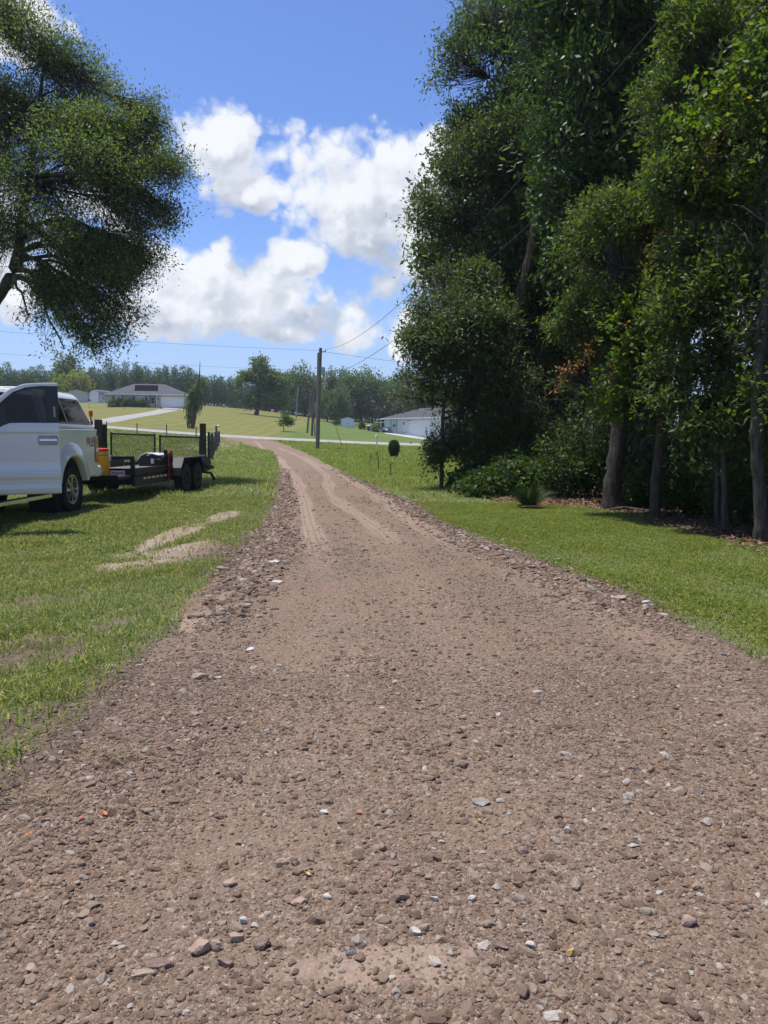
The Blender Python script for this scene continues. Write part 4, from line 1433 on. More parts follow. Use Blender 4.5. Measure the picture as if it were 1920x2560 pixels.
vine('strand of dead orange brown leaves hanging before the grey trunked tree, the longest one', [(1660, 560, 12.0), (1640, 640, 12.0), (1620, 760, 12.1), (1560, 860, 12.1), (1520, 980, 12.2)], L_BROWN, 60, 1, sprd=.05, leaf=(.06, .032))
vine('sparse brown leafed strand high above the twin slim trunks', [(1840, 300, 10.6), (1800, 350, 10.7), (1770, 440, 10.8), (1760, 500, 10.8)], L_BROWN, 26, 2, sprd=.05, leaf=(.055, .03))
vine('brown leafed strand hanging by the thick dark trunk at the height of the far roofs', [(1480, 850, 12.3), (1440, 905, 12.4), (1410, 930, 12.4), (1395, 985, 12.4)], L_BROWN, 34, 3, sprd=.06, leaf=(.06, .032))
vine('brown leafed strand in the middle of the vine draped tree', [(1680, 770, 12), (1600, 830, 12), (1530, 900, 12.1)], L_BROWN, 20, 4, sprd=.06, leaf=(.06, .032))
vine('bright yellow green vine with round leaves on the front of the vine draped tree', [(1640, 700, 11.9), (1600, 790, 11.9), (1570, 880, 12), (1560, 960, 12)], L_VINE, 150, 5, sprd=.16)
vine('bright round leafed vine trailing high across the crown by the picture edge', [(1890, 130, 10.2), (1800, 240, 10.4), (1750, 300, 10.5), (1900, 250, 10.1)], L_VINE, 120, 6, sprd=.18)
vine('yellowing vine with round leaves draped below the hickory crown', [(1700, 380, 11.6), (1640, 420, 11.8), (1760, 430, 11.2), (1840, 460, 10.6)], L_VINE, 110, 7, sprd=.14)
vine('vine of mid green round leaves above the thick dark trunk', [(1500, 960, 12.3), (1530, 990, 12.3), (1570, 1000, 12.2), (1500, 1010, 12.3)], L_VINE, 60, 8, sprd=.12)

# bare grey twigs hanging under the crowns
def dead_twigs(px, v, Y, n, size, seed, label):
    r = np.random.default_rng(seed)
    b = np.array(W(px, v, Y))
    o = thing('bare_twigs', label, 'twigs', tuple(b))
    d = unit(r.normal(size=(n, 3)) + np.array([0, -.2, -.7]))
    s = r.normal(size=(n, 3)) * size * .45
    t = np.linspace(0, 1, 5)
    ln = r.uniform(.5, 1.2, n) * size
    P = s[:, None] + d[:, None] * (t[None] * ln[:, None])[..., None]
    P[:, 1:] += np.cumsum(r.normal(size=(n, 4, 3)) * .05 * size, 1)
    P[..., 2] -= (t[None] ** 2 * .2 * size)
    vv, q = tubes_np(P, np.linspace(.005, .0015, 5)[None] * np.ones((n, 1)), 3)
    m = np_mesh('twig', vv, [q], B_GREY, o)
    m['kind'] = 'stuff'
    return o


dead_twigs(1650, 1010, 12.3, 90, .75, 21, 'tangle of bare grey twigs hanging round the grey trunk')
dead_twigs(1500, 1000, 12.8, 60, .6, 22, 'bare grey twigs hanging in front of the thick dark trunk')
dead_twigs(1820, 600, 10.6, 80, .7, 23, 'nest of bare grey twigs high by the picture edge')
dead_twigs(1280, 830, 20.5, 60, 1.1, 24, 'bare twigs around the middle of the broken snag')
dead_twigs(1350, 1000, 19, 60, .9, 25, 'pale hanging twigs above the fountain grass clump')

# leaf litter under the trees
n = 15000
y = r.uniform(6.5, 17.5, n)
x = np.interp(y, LIT[::-1, 1], LIT[::-1, 0]) + r.uniform(-.35, 3.0, n)
ok = r.random(n) < np.clip((wood_in(x, y) + .35) / .4, 0, 1)
x, y = x[ok], y[ok]
base = np.stack([x, y, gz_np(x, y) + .012 + .02 * r.random(len(x))], -1)
d = unit(np.stack([r.normal(size=len(x)), r.normal(size=len(x)), r.uniform(-.1, .35, len(x))], -1))
lv, lq = leaf_quads(base, d, r.uniform(.05, .11, len(x)), r.uniform(.025, .05, len(x)), r, .2)
M_LITTER = leaf_mat('litter_leaves', (.085, .045, .028), (.150, .088, .056), (.230, .155, .110), .05, .8)
lit = np_mesh('leaf_litter', lv, [lq], M_LITTER)
tag(lit, 'strip of fallen brown leaves along the foot of the woods', 'leaf litter', kind='stuff')

# fountain grass clump
fg = on_ground(1322, 14.3)
fo = thing('fountain_grass', 'tall fountain grass clump with straw coloured base on the lawn before the woods', 'grass clump', tuple(fg))
n = 420
a = r.uniform(0, 6.283, n); ln = r.uniform(.28, .58, n)
out_ = r.uniform(.15, 1.0, n)
t = np.linspace(0, 1, 6)[None]
rad = .07 + (out_ * .42)[:, None] * t ** 1.6
P = np.stack([np.cos(a)[:, None] * rad, np.sin(a)[:, None] * rad, ln[:, None] * (t - .42 * out_[:, None] * t ** 2.6)], -1)
v, q = tubes_np(P, np.linspace(.0055, .0015, 6)[None] * np.ones((n, 1)), 3)
np_mesh('blade', v, [q], L_FIELD, fo)['kind'] = 'stuff'
n = 200
a = r.uniform(0, 6.283, n)
P = np.stack([np.cos(a)[:, None] * (.05 + .18 * t * 1.0), np.sin(a)[:, None] * (.05 + .18 * t), .19 * t * (1.25 - t) + 0 * a[:, None]], -1)
v, q = tubes_np(P, np.full((n, 6), .004), 3)
M_STRAW = plain('dry_straw', (.26, .19, .115), .9, var=.3, scale=20)
np_mesh('dry_base', v, [q], M_STRAW, fo)['kind'] = 'stuff'

# ---- across the street
def moss_extra(n, ln, w):
    def f(o, off, C, D, r):
        lowm = C[np.argsort(C[:, 2])[:max(10, int(len(C) * .75))]]
        c = lowm[r.integers(0, len(lowm), n)] - off
        h = ln * r.uniform(.4, 1.4, n)
        a = r.uniform(0, 3.14, n)
        s = np.stack([np.cos(a), np.sin(a), 0 * a], -1) * (w * r.uniform(.5, 1.3, n))[:, None]
        dz = np.zeros((n, 3)); dz[:, 2] = -h
        sw = r.normal(size=(n, 3)) * w * .5
        V = np.stack([c - s, c + s, c + s * .7 + dz * .6 + sw, c + dz, c - s * .7 + dz * .6 + sw], 1).reshape(-1, 3)
        m = np_mesh('hanging_moss', V, [np.arange(n * 5).reshape(n, 5)], M_MOSS, o)
        m['kind'] = 'stuff'
    return f


bF = on_ground(643, 160)
make_tree('field_oak', 'broad rounded oak standing alone at the top of the mown field', 'tree', tuple(bF),
          [(bF.x, bF.y, bF.z - .3, .55), TP(644, 1020, 160, .42), TP(646, 985, 160, .36), TP(648, 940, 160, .2), TP(646, 905, 160, .08)],
          [LB(650, 915, 160, 28, 22, 2.2), LB(620, 945, 160, 24, 18, 2), LB(665, 945, 160, 34, 22, 2.4), LB(612, 975, 160, 20, 22, 2), LB(645, 970, 160, 44, 28, 3), LB(690, 965, 160, 28, 26, 2.4), LB(710, 985, 160, 22, 22, 2), LB(660, 1000, 160, 42, 18, 2.6), LB(700, 1008, 160, 28, 14, 2), LB(625, 1000, 160, 22, 14, 1.8), LB(640, 898, 160, 14, 10, 1.2)],
          14000, (.42, .24), (B_OAK, L_FIELD), 1001, per=10, twig=.9, gap=-.28, gscale=.55, shell=.4, fill=.35, spread=.35, twigs=False)

bS = on_ground(712, 92)
make_tree('young_tree', 'small bushy young tree standing by itself on the mown field near the street', 'tree', tuple(bS),
          [(bS.x, bS.y, bS.z - .1, .05), (bS.x, bS.y, bS.z + .5, .04), (bS.x + .05, bS.y, bS.z + 1.8, .015)],
          [LB(712, 1050, 92, 13, 13, .7), LB(704, 1056, 92, 10, 8, .5), LB(722, 1056, 92, 10, 8, .5), LB(713, 1038, 92, 8, 8, .4)],
          1800, (.20, .11), (B_GREY, L_FIELD), 1002, per=8, twig=.4, gap=-.3, gscale=2, spread=.12, twigs=False)

bM = on_ground(485, 92)
make_tree('mossy_tree', 'half dead narrow tree draped with grey moss, with a bare leader, beyond the gate', 'tree', tuple(bM),
          [(bM.x, bM.y, bM.z - .2, .30), TP(485, 1040, 92, .26), TP(489, 1000, 92, .22), TP(496, 960, 92, .15), TP(499, 930, 92, .07), TP(500, 905, 92, .03)],
          [LB(500, 966, 92, 12, 16, .7), LB(482, 985, 92, 12, 16, .7), LB(505, 990, 92, 11, 16, .7), LB(478, 1012, 92, 14, 10, .7), LB(498, 1010, 92, 12, 12, .6), LB(474, 1050, 92, 8, 14, .5), LB(470, 1020, 92, 8, 8, .4)],
          2600, (.22, .11), (B_GREY, L_FIELD), 1003, per=8, twig=.45, gap=-.2, gscale=1.6, spread=.14, twigs=False, extra=moss_extra(260, 1.1, .055))


def far_tree(seed, leafmat, h, w, n, moss=0, label='', name='far_oak'):
    r = np.random.default_rng(seed)
    lob = []
    for k in range(13):
        a = k * 2.4 + r.uniform(0, 1)
        rr = w * .55 * math.sqrt((k + .4) / 13)
        zz = h * (.22 + .66 * r.random()) * (1 - .25 * rr / w)
        lob.append(((rr * math.cos(a), rr * math.sin(a), zz), w * r.uniform(.32, .46), w * r.uniform(.32, .46), h * r.uniform(.15, .24)))
    return make_tree(name, label, 'tree', (0, 0, 0), [(0, 0, -.5, .35), (.1, 0, h * .2, .28), (.2, .1, h * .5, .18), (0, 0, h * .9, .05)], lob, n, (.55, .32), (B_OAK, leafmat), seed,
                     per=9, twig=1.0, gap=-.35, gscale=.5, shell=.35, fill=.4, spread=.4, twigs=False, split=0, group='broad trees at the far end of the field', extra=moss_extra(moss, 2.4, .10) if moss else None)


LBL_F = 'broad dark tree hung with moss in the far row behind the field'
FV = [far_tree(1101, L_FIELD, 12, 6.4, 6500, 90, LBL_F), far_tree(1102, L_OAK, 14, 6.6, 7000, 120, LBL_F), far_tree(1103, L_OAK, 11, 7.0, 6500, 120, LBL_F)]
far_spots = [(735, 205, 1.05), (765, 200, .95), (790, 212, 1.0), (815, 208, .70), (842, 196, .90), (868, 206, 1.12), (905, 200, 1.18), (930, 208, 1.02), (955, 198, 1.05), (985, 205, 1.12), (1015, 196, 1.0), (1050, 205, 1.05), (1090, 200, 1.05), (1140, 205, 1.1), (1200, 200, 1), (1270, 205, 1.1), (1350, 200, 1), (1430, 205, 1.1),
             (715, 222, 1.1), (850, 224, 1.0), (890, 226, 1.15), (940, 228, 1.1), (1000, 226, 1.1), (780, 228, .95), (820, 170, .62), (848, 165, .55), (690, 215, .9), (1520, 200, 1.1), (1620, 205, 1.1)]
FAR_LABELS = {(735, 205): 'mossy tree just right of the leaning utility poles in the far row', (842, 196): 'round tree right behind the small white shed', (868, 206): 'broad tall tree rising beyond the small white shed', (905, 200): 'tallest broad tree of the far row, over the low round bush', (930, 208): 'broad tree of the far row above the blue bin', (955, 198): 'broad tree of the far row above the golf cart', (985, 205): 'broad tree behind the roof of the white house'}
for k, (px, Y, s) in enumerate(far_spots):
    o = FV[k] if k < 3 else copy_tree(FV[k % 3])
    o['label'] = FAR_LABELS.get((px, Y), LBL_F if Y < 215 else 'leafy tree of the second row at the far end of the field')
    o.location = tuple(on_ground(px, Y))
    o.rotation_euler = (0, 0, k * 1.9)
    o.scale = (s * .95, s * .95, s)
spire = far_tree(1104, L_FIELD, 14.5, 2.3, 1700, 0, 'tall narrow tree rising above the far row just east of the utility poles', 'slim_tree')
spire.location = tuple(on_ground(830, 196))
del spire['group']
yt = far_tree(1105, L_YELLOW, 7, 5.0, 2600, 0, 'yellow green round tree beyond the roof of the parked truck', 'yellow_tree')
yt.location = tuple(on_ground(195, 178))
del yt['group']
dk = far_tree(1106, L_FIELD, 12.5, 4.6, 3600, 0, 'dark leafy tree rising behind the yellow green tree', 'shade_tree')
dk.location = tuple(on_ground(182, 186))
del dk['group']


def pine(seed, h):
    r = np.random.default_rng(seed)
    o = thing('pine_tree', 'straight young pine in the plantation behind the house', 'tree', (0, 0, 0), 0, 'pines of the plantation behind the house')
    v, q = tubes_np(np.array([[(0, 0, -.4), (0, 0, h * .5), (.05, 0, h)]]), np.array([[.16, .11, .03]]), 6)
    np_mesh('trunk', v, [q], B_PINE, o, smooth=True)
    C, D = [], []
    z = h * .12
    while z < h:
        f = min(1, (h - z) / (h * .72))
        ln = (.35 + 2.0 * f ** .8) * r.uniform(.75, 1.15)
        nb = r.integers(4, 7)
        a0 = r.uniform(0, 6.28)
        for b in range(nb):
            a = a0 + b * 6.283 / nb + r.uniform(-.3, .3)
            m = max(1, int(ln / .38))
            for t in range(m):
                q_ = (t + 1) / m
                C.append((math.cos(a) * ln * q_, math.sin(a) * ln * q_, z + ln * q_ * (.25 + .35 * (1 - f))))
                D.append((math.cos(a), math.sin(a), .7))
        z += r.uniform(.45, .7)
    C.append((0, 0, h)); D.append((0, 0, 1))
    C, D = np.array(C), unit(np.array(D))
    lv, lq = spray(C, D, 6, .55, .62, .16, r, .5, .5, .10)
    np_mesh('crown', lv, [lq], L_PINE, o)['kind'] = 'stuff'
    return o


PV = [pine(1201, 9.5), pine(1202, 10.5), pine(1203, 8.6), pine(1204, 9.0)]
k = 0
rp = np.random.default_rng(5)
for row, (Y, step) in enumerate(((206, 21), (216, 17), (228, 15))):
    px = -170 + row * 7
    while px < (745 if row else 600):
        if not (row == 0 and 130 < px < 232):
            o = PV[k] if k < 4 else copy_tree(PV[rp.integers(0, 4)])
            yy_ = Y + rp.uniform(-4, 4)
            o.location = tuple(on_ground(px + rp.uniform(-5, 5), yy_))
            o.rotation_euler = (0, 0, rp.uniform(0, 6.28))
            s = rp.uniform(.78, 1.05) * (1.0 - .18 * np.clip((px - 450) / 200, 0, 1))
            o.scale = (s, s, s)
            k += 1
        px += step * rp.uniform(.7, 1.3)

# brush and young wood closing the foot of the plantation
r = np.random.default_rng(77)
n = 5200
px_ = r.uniform(-200, 1500, n); Yd = r.uniform(212, 250, n)
xx_ = (px_ - 960) / 1920 * Yd
C = np.stack([xx_, Yd, gz_np(xx_, Yd) + r.uniform(0, 1, n) ** 1.2 * (4.6 + 1.4 * np.sin(xx_ * .21))], -1)
lv, lq = spray(C, np.tile([0, -.3, .8], (n, 1)), 7, .9, .75, .45, r, .3, .8, .5)
tag(np_mesh('brush', lv, [lq], L_PINE), 'mass of brush and young wood closing the far edge of the field', 'undergrowth', kind='stuff')

# clipped bush and saplings on the lawn by the street
cb = on_ground(985, 50.5)
def egg(label):
    r = np.random.default_rng(61)
    o = thing('clipped_bush', label, 'bush', tuple(cb))
    n = 2600
    d = unit(r.normal(size=(n, 3)))
    zz = d[:, 2] * .50 + .52
    w_ = .34 * np.clip(.62 + .45 * (zz / 1.0), .5, 1.0)
    C = np.stack([d[:, 0] * w_, d[:, 1] * w_, zz], -1)
    lv, lq = spray(C, d, 4, .08, .075, .045, r, .2, .5, .02)
    np_mesh('foliage', lv, [lq], L_SHADE, o)['kind'] = 'stuff'
    v, q = tubes_np(np.array([[(0, 0, -.1), (0, 0, .3), (0, 0, .8)]]), np.array([[.20, .24, .18]]), 10)
    np_mesh('stem', v, [q], B_OAK, o)
    return o
egg('small dark clipped egg shaped bush alone on the lawn near the street')


def sapling(px, v, h, label, leafn=12, lean=.03):
    Y = float(np.interp(v, (1104, 1117, 1126, 1136, 1153, 1167, 1181, 1204), (70, 64, 58, 50, 42, 36, 30, 23)))
    b = on_ground(px, Y)
    o = thing('sapling', label, 'sapling', tuple(b))
    r = np.random.default_rng(int(px))
    P = np.array([[(0, 0, -.05), (.01, 0, h * .4), (-lean * .4, 0, h * .75), (-lean, 0, h)]])
    v_, q = tubes_np(P, np.array([[.022, .018, .014, .008]]), 5)
    np_mesh('stem', v_, [q], B_OAK, o, smooth=True)
    C = np.array([(-lean + r.normal() * .06, r.normal() * .06, h * r.uniform(.8, 1.02)) for _ in range(leafn)])
    lv, lq = spray(C, unit(r.normal(size=(leafn, 3))), 3, .1, .11, .05, r, 0, .5, .03)
    np_mesh('leaf', lv, [lq], L_FIELD, o)['kind'] = 'stuff'


sapling(925, 1163, .52, 'shortest thin dark stake like sapling on the lawn, nearest the utility pole', 4, -.05)
sapling(946, 1174, .78, 'tallest spindly sapling of the three on the lawn, with a leafy tip', 9, .05)
sapling(976, 1189, .46, 'thin dark sapling stem on the lawn, the one nearest the woods', 5, -.02)
# ================================================================== VEHICLES
M_WHITE = plain('white_car_paint', (.72, .72, .72), .32, var=.03, scale=2, coat=.8)
M_BLACKP = plain('black_trailer_paint', (.016, .016, .019), .55, var=.35, scale=5, spec=.3)
M_GLOSSBK = plain('gloss_black_trim', (.006, .007, .014), .15, var=.1, spec=.4)
M_RUBBER = plain('tyre_rubber', (.022, .022, .023), .85, var=.35, scale=9, spec=.25)
M_CHROME = plain('bright_metal', (.72, .72, .72), .16, metal=1.0, var=.08, scale=10)
M_RIM = plain('wheel_metal', (.42, .42, .43), .28, metal=1.0, var=.15, scale=14)
M_STEEL = plain('dull_steel', (.32, .32, .33), .45, metal=.8, var=.2, scale=12)
M_DARK = plain('dark_underbody', (.012, .012, .013), .9, var=.3)
M_SEAT = plain('grey_seat_fabric', (.05, .055, .06), .9, var=.2)
M_TAIL = plain('red_lens', (.42, .010, .014), .15, var=.15, coat=.8)
M_LENS = plain('clear_lens', (.75, .75, .75), .15, var=.05, coat=.5)
M_RED = plain('red_paint', (.45, .022, .016), .4, var=.15, coat=.2)
M_YELLOW = plain('yellow_plastic', (.85, .43, .020), .42, var=.08, scale=4)
M_ORANGE = plain('orange_plastic', (.80, .10, .012), .5, var=.08)
M_WPLAST = plain('white_plastic', (.62, .62, .60), .5, var=.08)
M_BADGE_R = plain('badge_red', (.36, .012, .018), .4, var=.05)
M_BADGE_K = plain('badge_black', (.012, .012, .014), .4, var=.05)


def glass_mat(name, tint, alpha):
    mt, nt, bs = new_mat(name)
    bs.inputs['Base Color'].default_value = (*tint, 1)
    bs.inputs['Roughness'].default_value = .03
    bs.inputs['Specular IOR Level'].default_value = .32
    bs.inputs['Alpha'].default_value = alpha
    return mt


M_TINT = glass_mat('tinted_glass', (.006, .010, .014), .80)
M_TINTD = glass_mat('dark_glass', (.004, .006, .007), .97)
M_TINTD.node_tree.nodes['Principled BSDF'].inputs['Specular IOR Level'].default_value = .14

TX, TY = -6.5, 13.57
truck = thing('pickup_truck', 'white pickup truck with bed cap, parked on the grass with its driver door swung open', 'pickup truck', (TX, TY, gz(TX, TY) - .01))


def loft(sections, closed_ends=True):
    """sections: list of equal-length point loops"""
    m = MB()
    n = len(sections[0])
    vs = [p for s in sections for p in s]
    fs = []
    for k in range(len(sections) - 1):
        for j in range(n):
            j2 = (j + 1) % n
            fs.append((k * n + j, k * n + j2, (k + 1) * n + j2, (k + 1) * n + j))
    if closed_ends:
        fs.append(tuple(range(n)))
        fs.append(tuple((len(sections) - 1) * n + j for j in range(n)))
    m.add(vs, fs)
    return m


# bed with wheel arches
arch = [(.58 * math.cos(a), .40 + .60 * math.sin(a)) for a in np.linspace(R(22), R(158), 15)]
bed = MB()
for s in (1, -1):
    ol = [(-.98, 1.46), (1.20, 1.44), (1.21, .84), (1.15, .62), (.62, .60)] + arch + [(-.62, .56), (-.98, .56)]
    bed.prism([(p, q) for p, q in ol], s * .90, s * 1.0, 'YZ')
    # sculpted flare round the arch
    prof = [(.585, .94), (.585, 1.045), (.62, 1.06), (.70, 1.045), (.80, 1.012), (.84, .992)]
    secs = []
    for a in np.linspace(R(14), R(166), 22):
        secs.append([(s * x, r_ * math.cos(a), .40 + (r_ + .02) * math.sin(a)) for r_, x in prof])
    n = len(prof)
    vs = [p for q in secs for p in q]
    fs = [(k * n + j, k * n + j + 1, (k + 1) * n + j + 1, (k + 1) * n + j) for k in range(len(secs) - 1) for j in range(n - 1)]
    bed.add(vs, fs)
    bed.box((s * .985, .12, 1.462), (.05, 2.15, .035))
bed.box((0, .1, .78), (1.8, 2.1, .08))
bed.box((0, -.96, 1.1), (1.84, .06, .7))
bed.build('bed', M_WHITE, truck, .008)
tg = MB().box((0, 1.195, 1.12), (1.62, .07, .62))
tg.build('tailgate', M_WHITE, truck, .012)
for s in (1, -1):
    o = MB().b2((s * .80, 1.07, .86), (s * 1.016, 1.24, 1.35)).build('taillight', M_TAIL, truck, .012)
    MB().b2((s * .81, 1.10, 1.06), (s * 1.020, 1.245, 1.12)).build('reverse_lamp', M_LENS, o, .01)
rb = MB().box((0, 1.33, .68), (1.60, .22, .20)).box((0, 1.30, .80), (1.50, .16, .04))
rb.build('bumper', M_CHROME, truck, .03)
bc = MB()
for s in (1, -1):
    bc.box((s * .90, 1.26, .69), (.22, .26, .22))
bc.build('bumper_corner', M_WHITE, truck, .04)
MB().box((0, 1.0, .47), (.9, .8, .14)).box((0, -1.5, .50), (1.0, 4.5, .16)).tube([(-.8, 0, .42), (.8, 0, .42)], .07, 10).box((0, 1.38, .50), (.10, .35, .10)).build('chassis', M_DARK, truck)
inner = MB()
for s in (1, -1):
    inner.lathe([(.60, s * .45), (.62, s * .93)], (0, 0, .44), 'X', 24, True)
    inner.lathe([(.60, s * .45), (.62, s * .93)], (0, -4.06, .44), 'X', 24, True)
inner.build('wheel_well', M_DARK, truck)

# bed cap
def ring(xh, y0, y1, z, rc=.10):
    return [(-xh, y0, z), (xh, y0, z), (xh, y1 - rc, z), (xh - rc * .4, y1 - rc * .25, z), (xh - rc, y1, z), (-xh + rc, y1, z), (-xh + rc * .4, y1 - rc * .25, z), (-xh, y1 - rc, z)]


cap = loft([ring(.985, -.96, 1.20, 1.485), ring(.985, -.96, 1.19, 1.53), ring(.955, -.96, 1.13, 1.60), ring(.875, -.96, .86, 1.97), ring(.845, -.96, .78, 2.06), ring(.78, -.96, .69, 2.125), ring(.62, -.96, .52, 2.155), ring(.3, -.96, .3, 2.165)])
capo = cap.build('bed_cap', M_WHITE, truck, .015, smooth=True, angle=28)
def cap_x(z):
    return .955 + (.875 - .955) * (z - 1.60) / .37


def cap_poly(pts, out, thick, nm, mt, par):
    n = len(pts)
    for s in (1, -1):
        vs = [(s * (cap_x(z) + out), y, z) for y, z in pts] + [(s * (cap_x(z) + out - thick), y, z) for y, z in pts]
        MB().add(vs, [tuple(range(n)), tuple(range(n, 2 * n))] + [(k, (k + 1) % n, n + (k + 1) % n, n + k) for k in range(n)]).build(nm, mt, par)


fr = cap_poly([(-.80, 1.585), (.99, 1.585), (1.0, 1.61), (.68, 1.99), (.63, 2.02), (-.80, 2.02)], .008, .02, 'window_frame', M_GLOSSBK, capo)
cap_poly([(-.77, 1.615), (-.10, 1.615), (-.22, 1.995), (-.77, 1.995)], .013, .012, 'window', M_TINTD, capo)
cap_poly([(-.06, 1.615), (.955, 1.615), (.64, 1.985), (.62, 1.995), (-.18, 1.995)], .013, .012, 'window', M_TINTD, capo)
cap_poly([(-.105, 1.605), (-.055, 1.605), (-.175, 2.0), (-.225, 2.0)], .018, .012, 'window_divider', M_STEEL, capo)
cap_poly([(-.80, 1.572), (.985, 1.572), (.985, 1.590), (-.80, 1.590)], .014, .015, 'window_sill', M_STEEL, capo)
rg = MB().add([(-.72, 1.165, 1.60), (.72, 1.165, 1.60), (.62, .90, 1.98), (-.62, .90, 1.98), (-.72, 1.13, 1.60), (.72, 1.13, 1.60), (.62, .87, 1.98), (-.62, .87, 1.98)], [(0, 1, 2, 3), (4, 5, 6, 7), (0, 1, 5, 4), (2, 3, 7, 6)])
rg.build('rear_window', M_TINTD, capo)
rails = MB()
for s in (1, -1):
    rails.tube([(s * .60, -.9, 2.165), (s * .60, .35, 2.165), (s * .62, .47, 2.13)], .014, 6)
rails.build('roof_rail', M_STEEL, capo, smooth=True)
em = MB().lathe([(.052, 0), (.052, .012), (.040, .014)], (0, 0, 0), 'X', 20)
emo = em.build('emblem', M_BADGE_K, capo, smooth=True)
emo.location = (.965, 1.065, 1.60)
emo.rotation_euler = (0, R(12), 0)
emo.scale = (1, .7, 1.25)
MB().box((.0, .1, 1.47), (1.975, 2.2, .02)).build('cap_seal', M_GLOSSBK, truck)

# cab
def cab_sec(z, xh, y0, y1):
    return [(-xh, y0, z), (xh, y0, z), (xh, y1, z), (-xh, y1, z)]


cabr = loft([cab_sec(.56, .98, -2.22, -1.02), cab_sec(.80, 1.0, -2.22, -1.02), cab_sec(1.46, 1.0, -2.22, -1.02)])
cabr.prism([(-3.78, .56), (-3.30, .56), (-3.30, 1.44), (-3.78, 1.44)], -1.0, 1.0, 'YZ')
cabr.prism([(-3.30, .56), (-2.22, .56), (-2.22, .70), (-3.30, .70)], -.98, .96, 'YZ')
cabr.prism([(-3.30, .70), (-2.22, .70), (-2.22, 1.46), (-3.30, 1.44)], -1.0, -.90, 'YZ')
# roof and pillars
cabr.add(*(lambda m: (m.v, m.f))(loft([cab_sec(2.00, .86, -2.72, -1.05), cab_sec(2.06, .82, -2.66, -1.08), cab_sec(2.10, .66, -2.50, -1.16)])))
for s in (1, -1):
    for (ya, yb, wa) in ((-1.06, -1.06, .14), (-2.24, -2.24, .10)):
        cabr.add(*(lambda m: (m.v, m.f))(loft([[(s * .98, ya - wa / 2, 1.44), (s * .90, ya - wa / 2, 1.44), (s * .90, ya + wa / 2, 1.44), (s * .98, ya + wa / 2, 1.44)],
                                              [(s * .86, yb - wa / 2, 2.02), (s * .78, yb - wa / 2, 2.02), (s * .78, yb + wa / 2, 2.02), (s * .86, yb + wa / 2, 2.02)]])))
    cabr.tube([(s * .94, -3.70, 1.43), (s * .82, -2.68, 2.03)], .05, 8)
# hood and front
cabr.add(*(lambda m: (m.v, m.f))(loft([[(-.99, -3.78, .58), (.99, -3.78, .58), (.99, -3.78, 1.40), (.80, -3.78, 1.45), (-.80, -3.78, 1.45), (-.99, -3.78, 1.40)],
                                      [(-.99, -4.50, .95), (.99, -4.50, .95), (.99, -4.50, 1.33), (.78, -4.50, 1.40), (-.78, -4.50, 1.40), (-.99, -4.50, 1.33)],
                                      [(-.94, -4.98, .62), (.94, -4.98, .62), (.94, -4.98, 1.20), (.74, -4.98, 1.28), (-.74, -4.98, 1.28), (-.94, -4.98, 1.20)]])))
cabr.build('cab', M_WHITE, truck, .012)
for s in (1, -1):
    y0, y1 = (-2.17, -1.14)
    MB().add([(s * .970, y0, 1.47), (s * .970, y1, 1.47), (s * .853, y1, 1.99), (s * .853, y0, 1.99)], [(0, 1, 2, 3)]).build('window', M_TINTD, truck)
MB().add([(-.92, -3.70, 1.45), (.92, -3.70, 1.45), (.80, -2.74, 2.01), (-.80, -2.74, 2.01)], [(0, 1, 2, 3)]).build('windscreen', M_TINTD, truck)
MB().add([(-.88, -1.03, 1.50), (.88, -1.03, 1.50), (.78, -1.06, 1.98), (-.78, -1.06, 1.98)], [(0, 1, 2, 3)]).build('back_window', M_TINTD, truck)
st = MB()
for sx in (.45, -.45):
    st.box((sx, -2.55, .95), (.55, .55, .16)).box((sx, -2.26, 1.30), (.52, .14, .66), (R(-12), 0, 0)).box((sx, -2.20, 1.72), (.28, .09, .18))
st.build('seat', M_SEAT, truck, .04)
MB().box((0, -3.35, 1.25), (1.7, .35, .30)).build('dashboard', M_DARK, truck, .04)
rdl = MB().tube([(1.003, -1.20, 1.40), (1.003, -2.15, 1.41)], .006, 4).tube([(1.003, -1.06, .62), (1.003, -1.06, 1.44)], .006, 4)
rdl.build('door_seam', M_DARK, truck)
MB().box((1.015, -1.32, 1.30), (.03, .22, .045)).build('door_handle', M_CHROME, truck, .012)
rbd = MB().box((1.06, -2.35, .405), (.17, 2.25, .05)).tube([(.8, -1.4, .5), (1.0, -1.4, .40)], .025, 6).tube([(.8, -3.2, .5), (1.0, -3.2, .40)], .025, 6)
rbo = rbd.build('running_board', M_DARK, truck, .012)
MB().box((1.148, -2.35, .405), (.012, 2.25, .052)).build('edge_strip', M_CHROME, rbo, .004)
MB().box((.0, -5.02, .78), (1.9, .14, .26)).build('front_bumper', M_CHROME, truck, .03)
MB().box((0, -4.99, 1.08), (1.25, .06, .30)).build('grille', M_CHROME, truck, .02)
for s in (1, -1):
    MB().box((s * .80, -4.95, 1.10), (.28, .10, .30)).build('headlight', M_LENS, truck, .02)

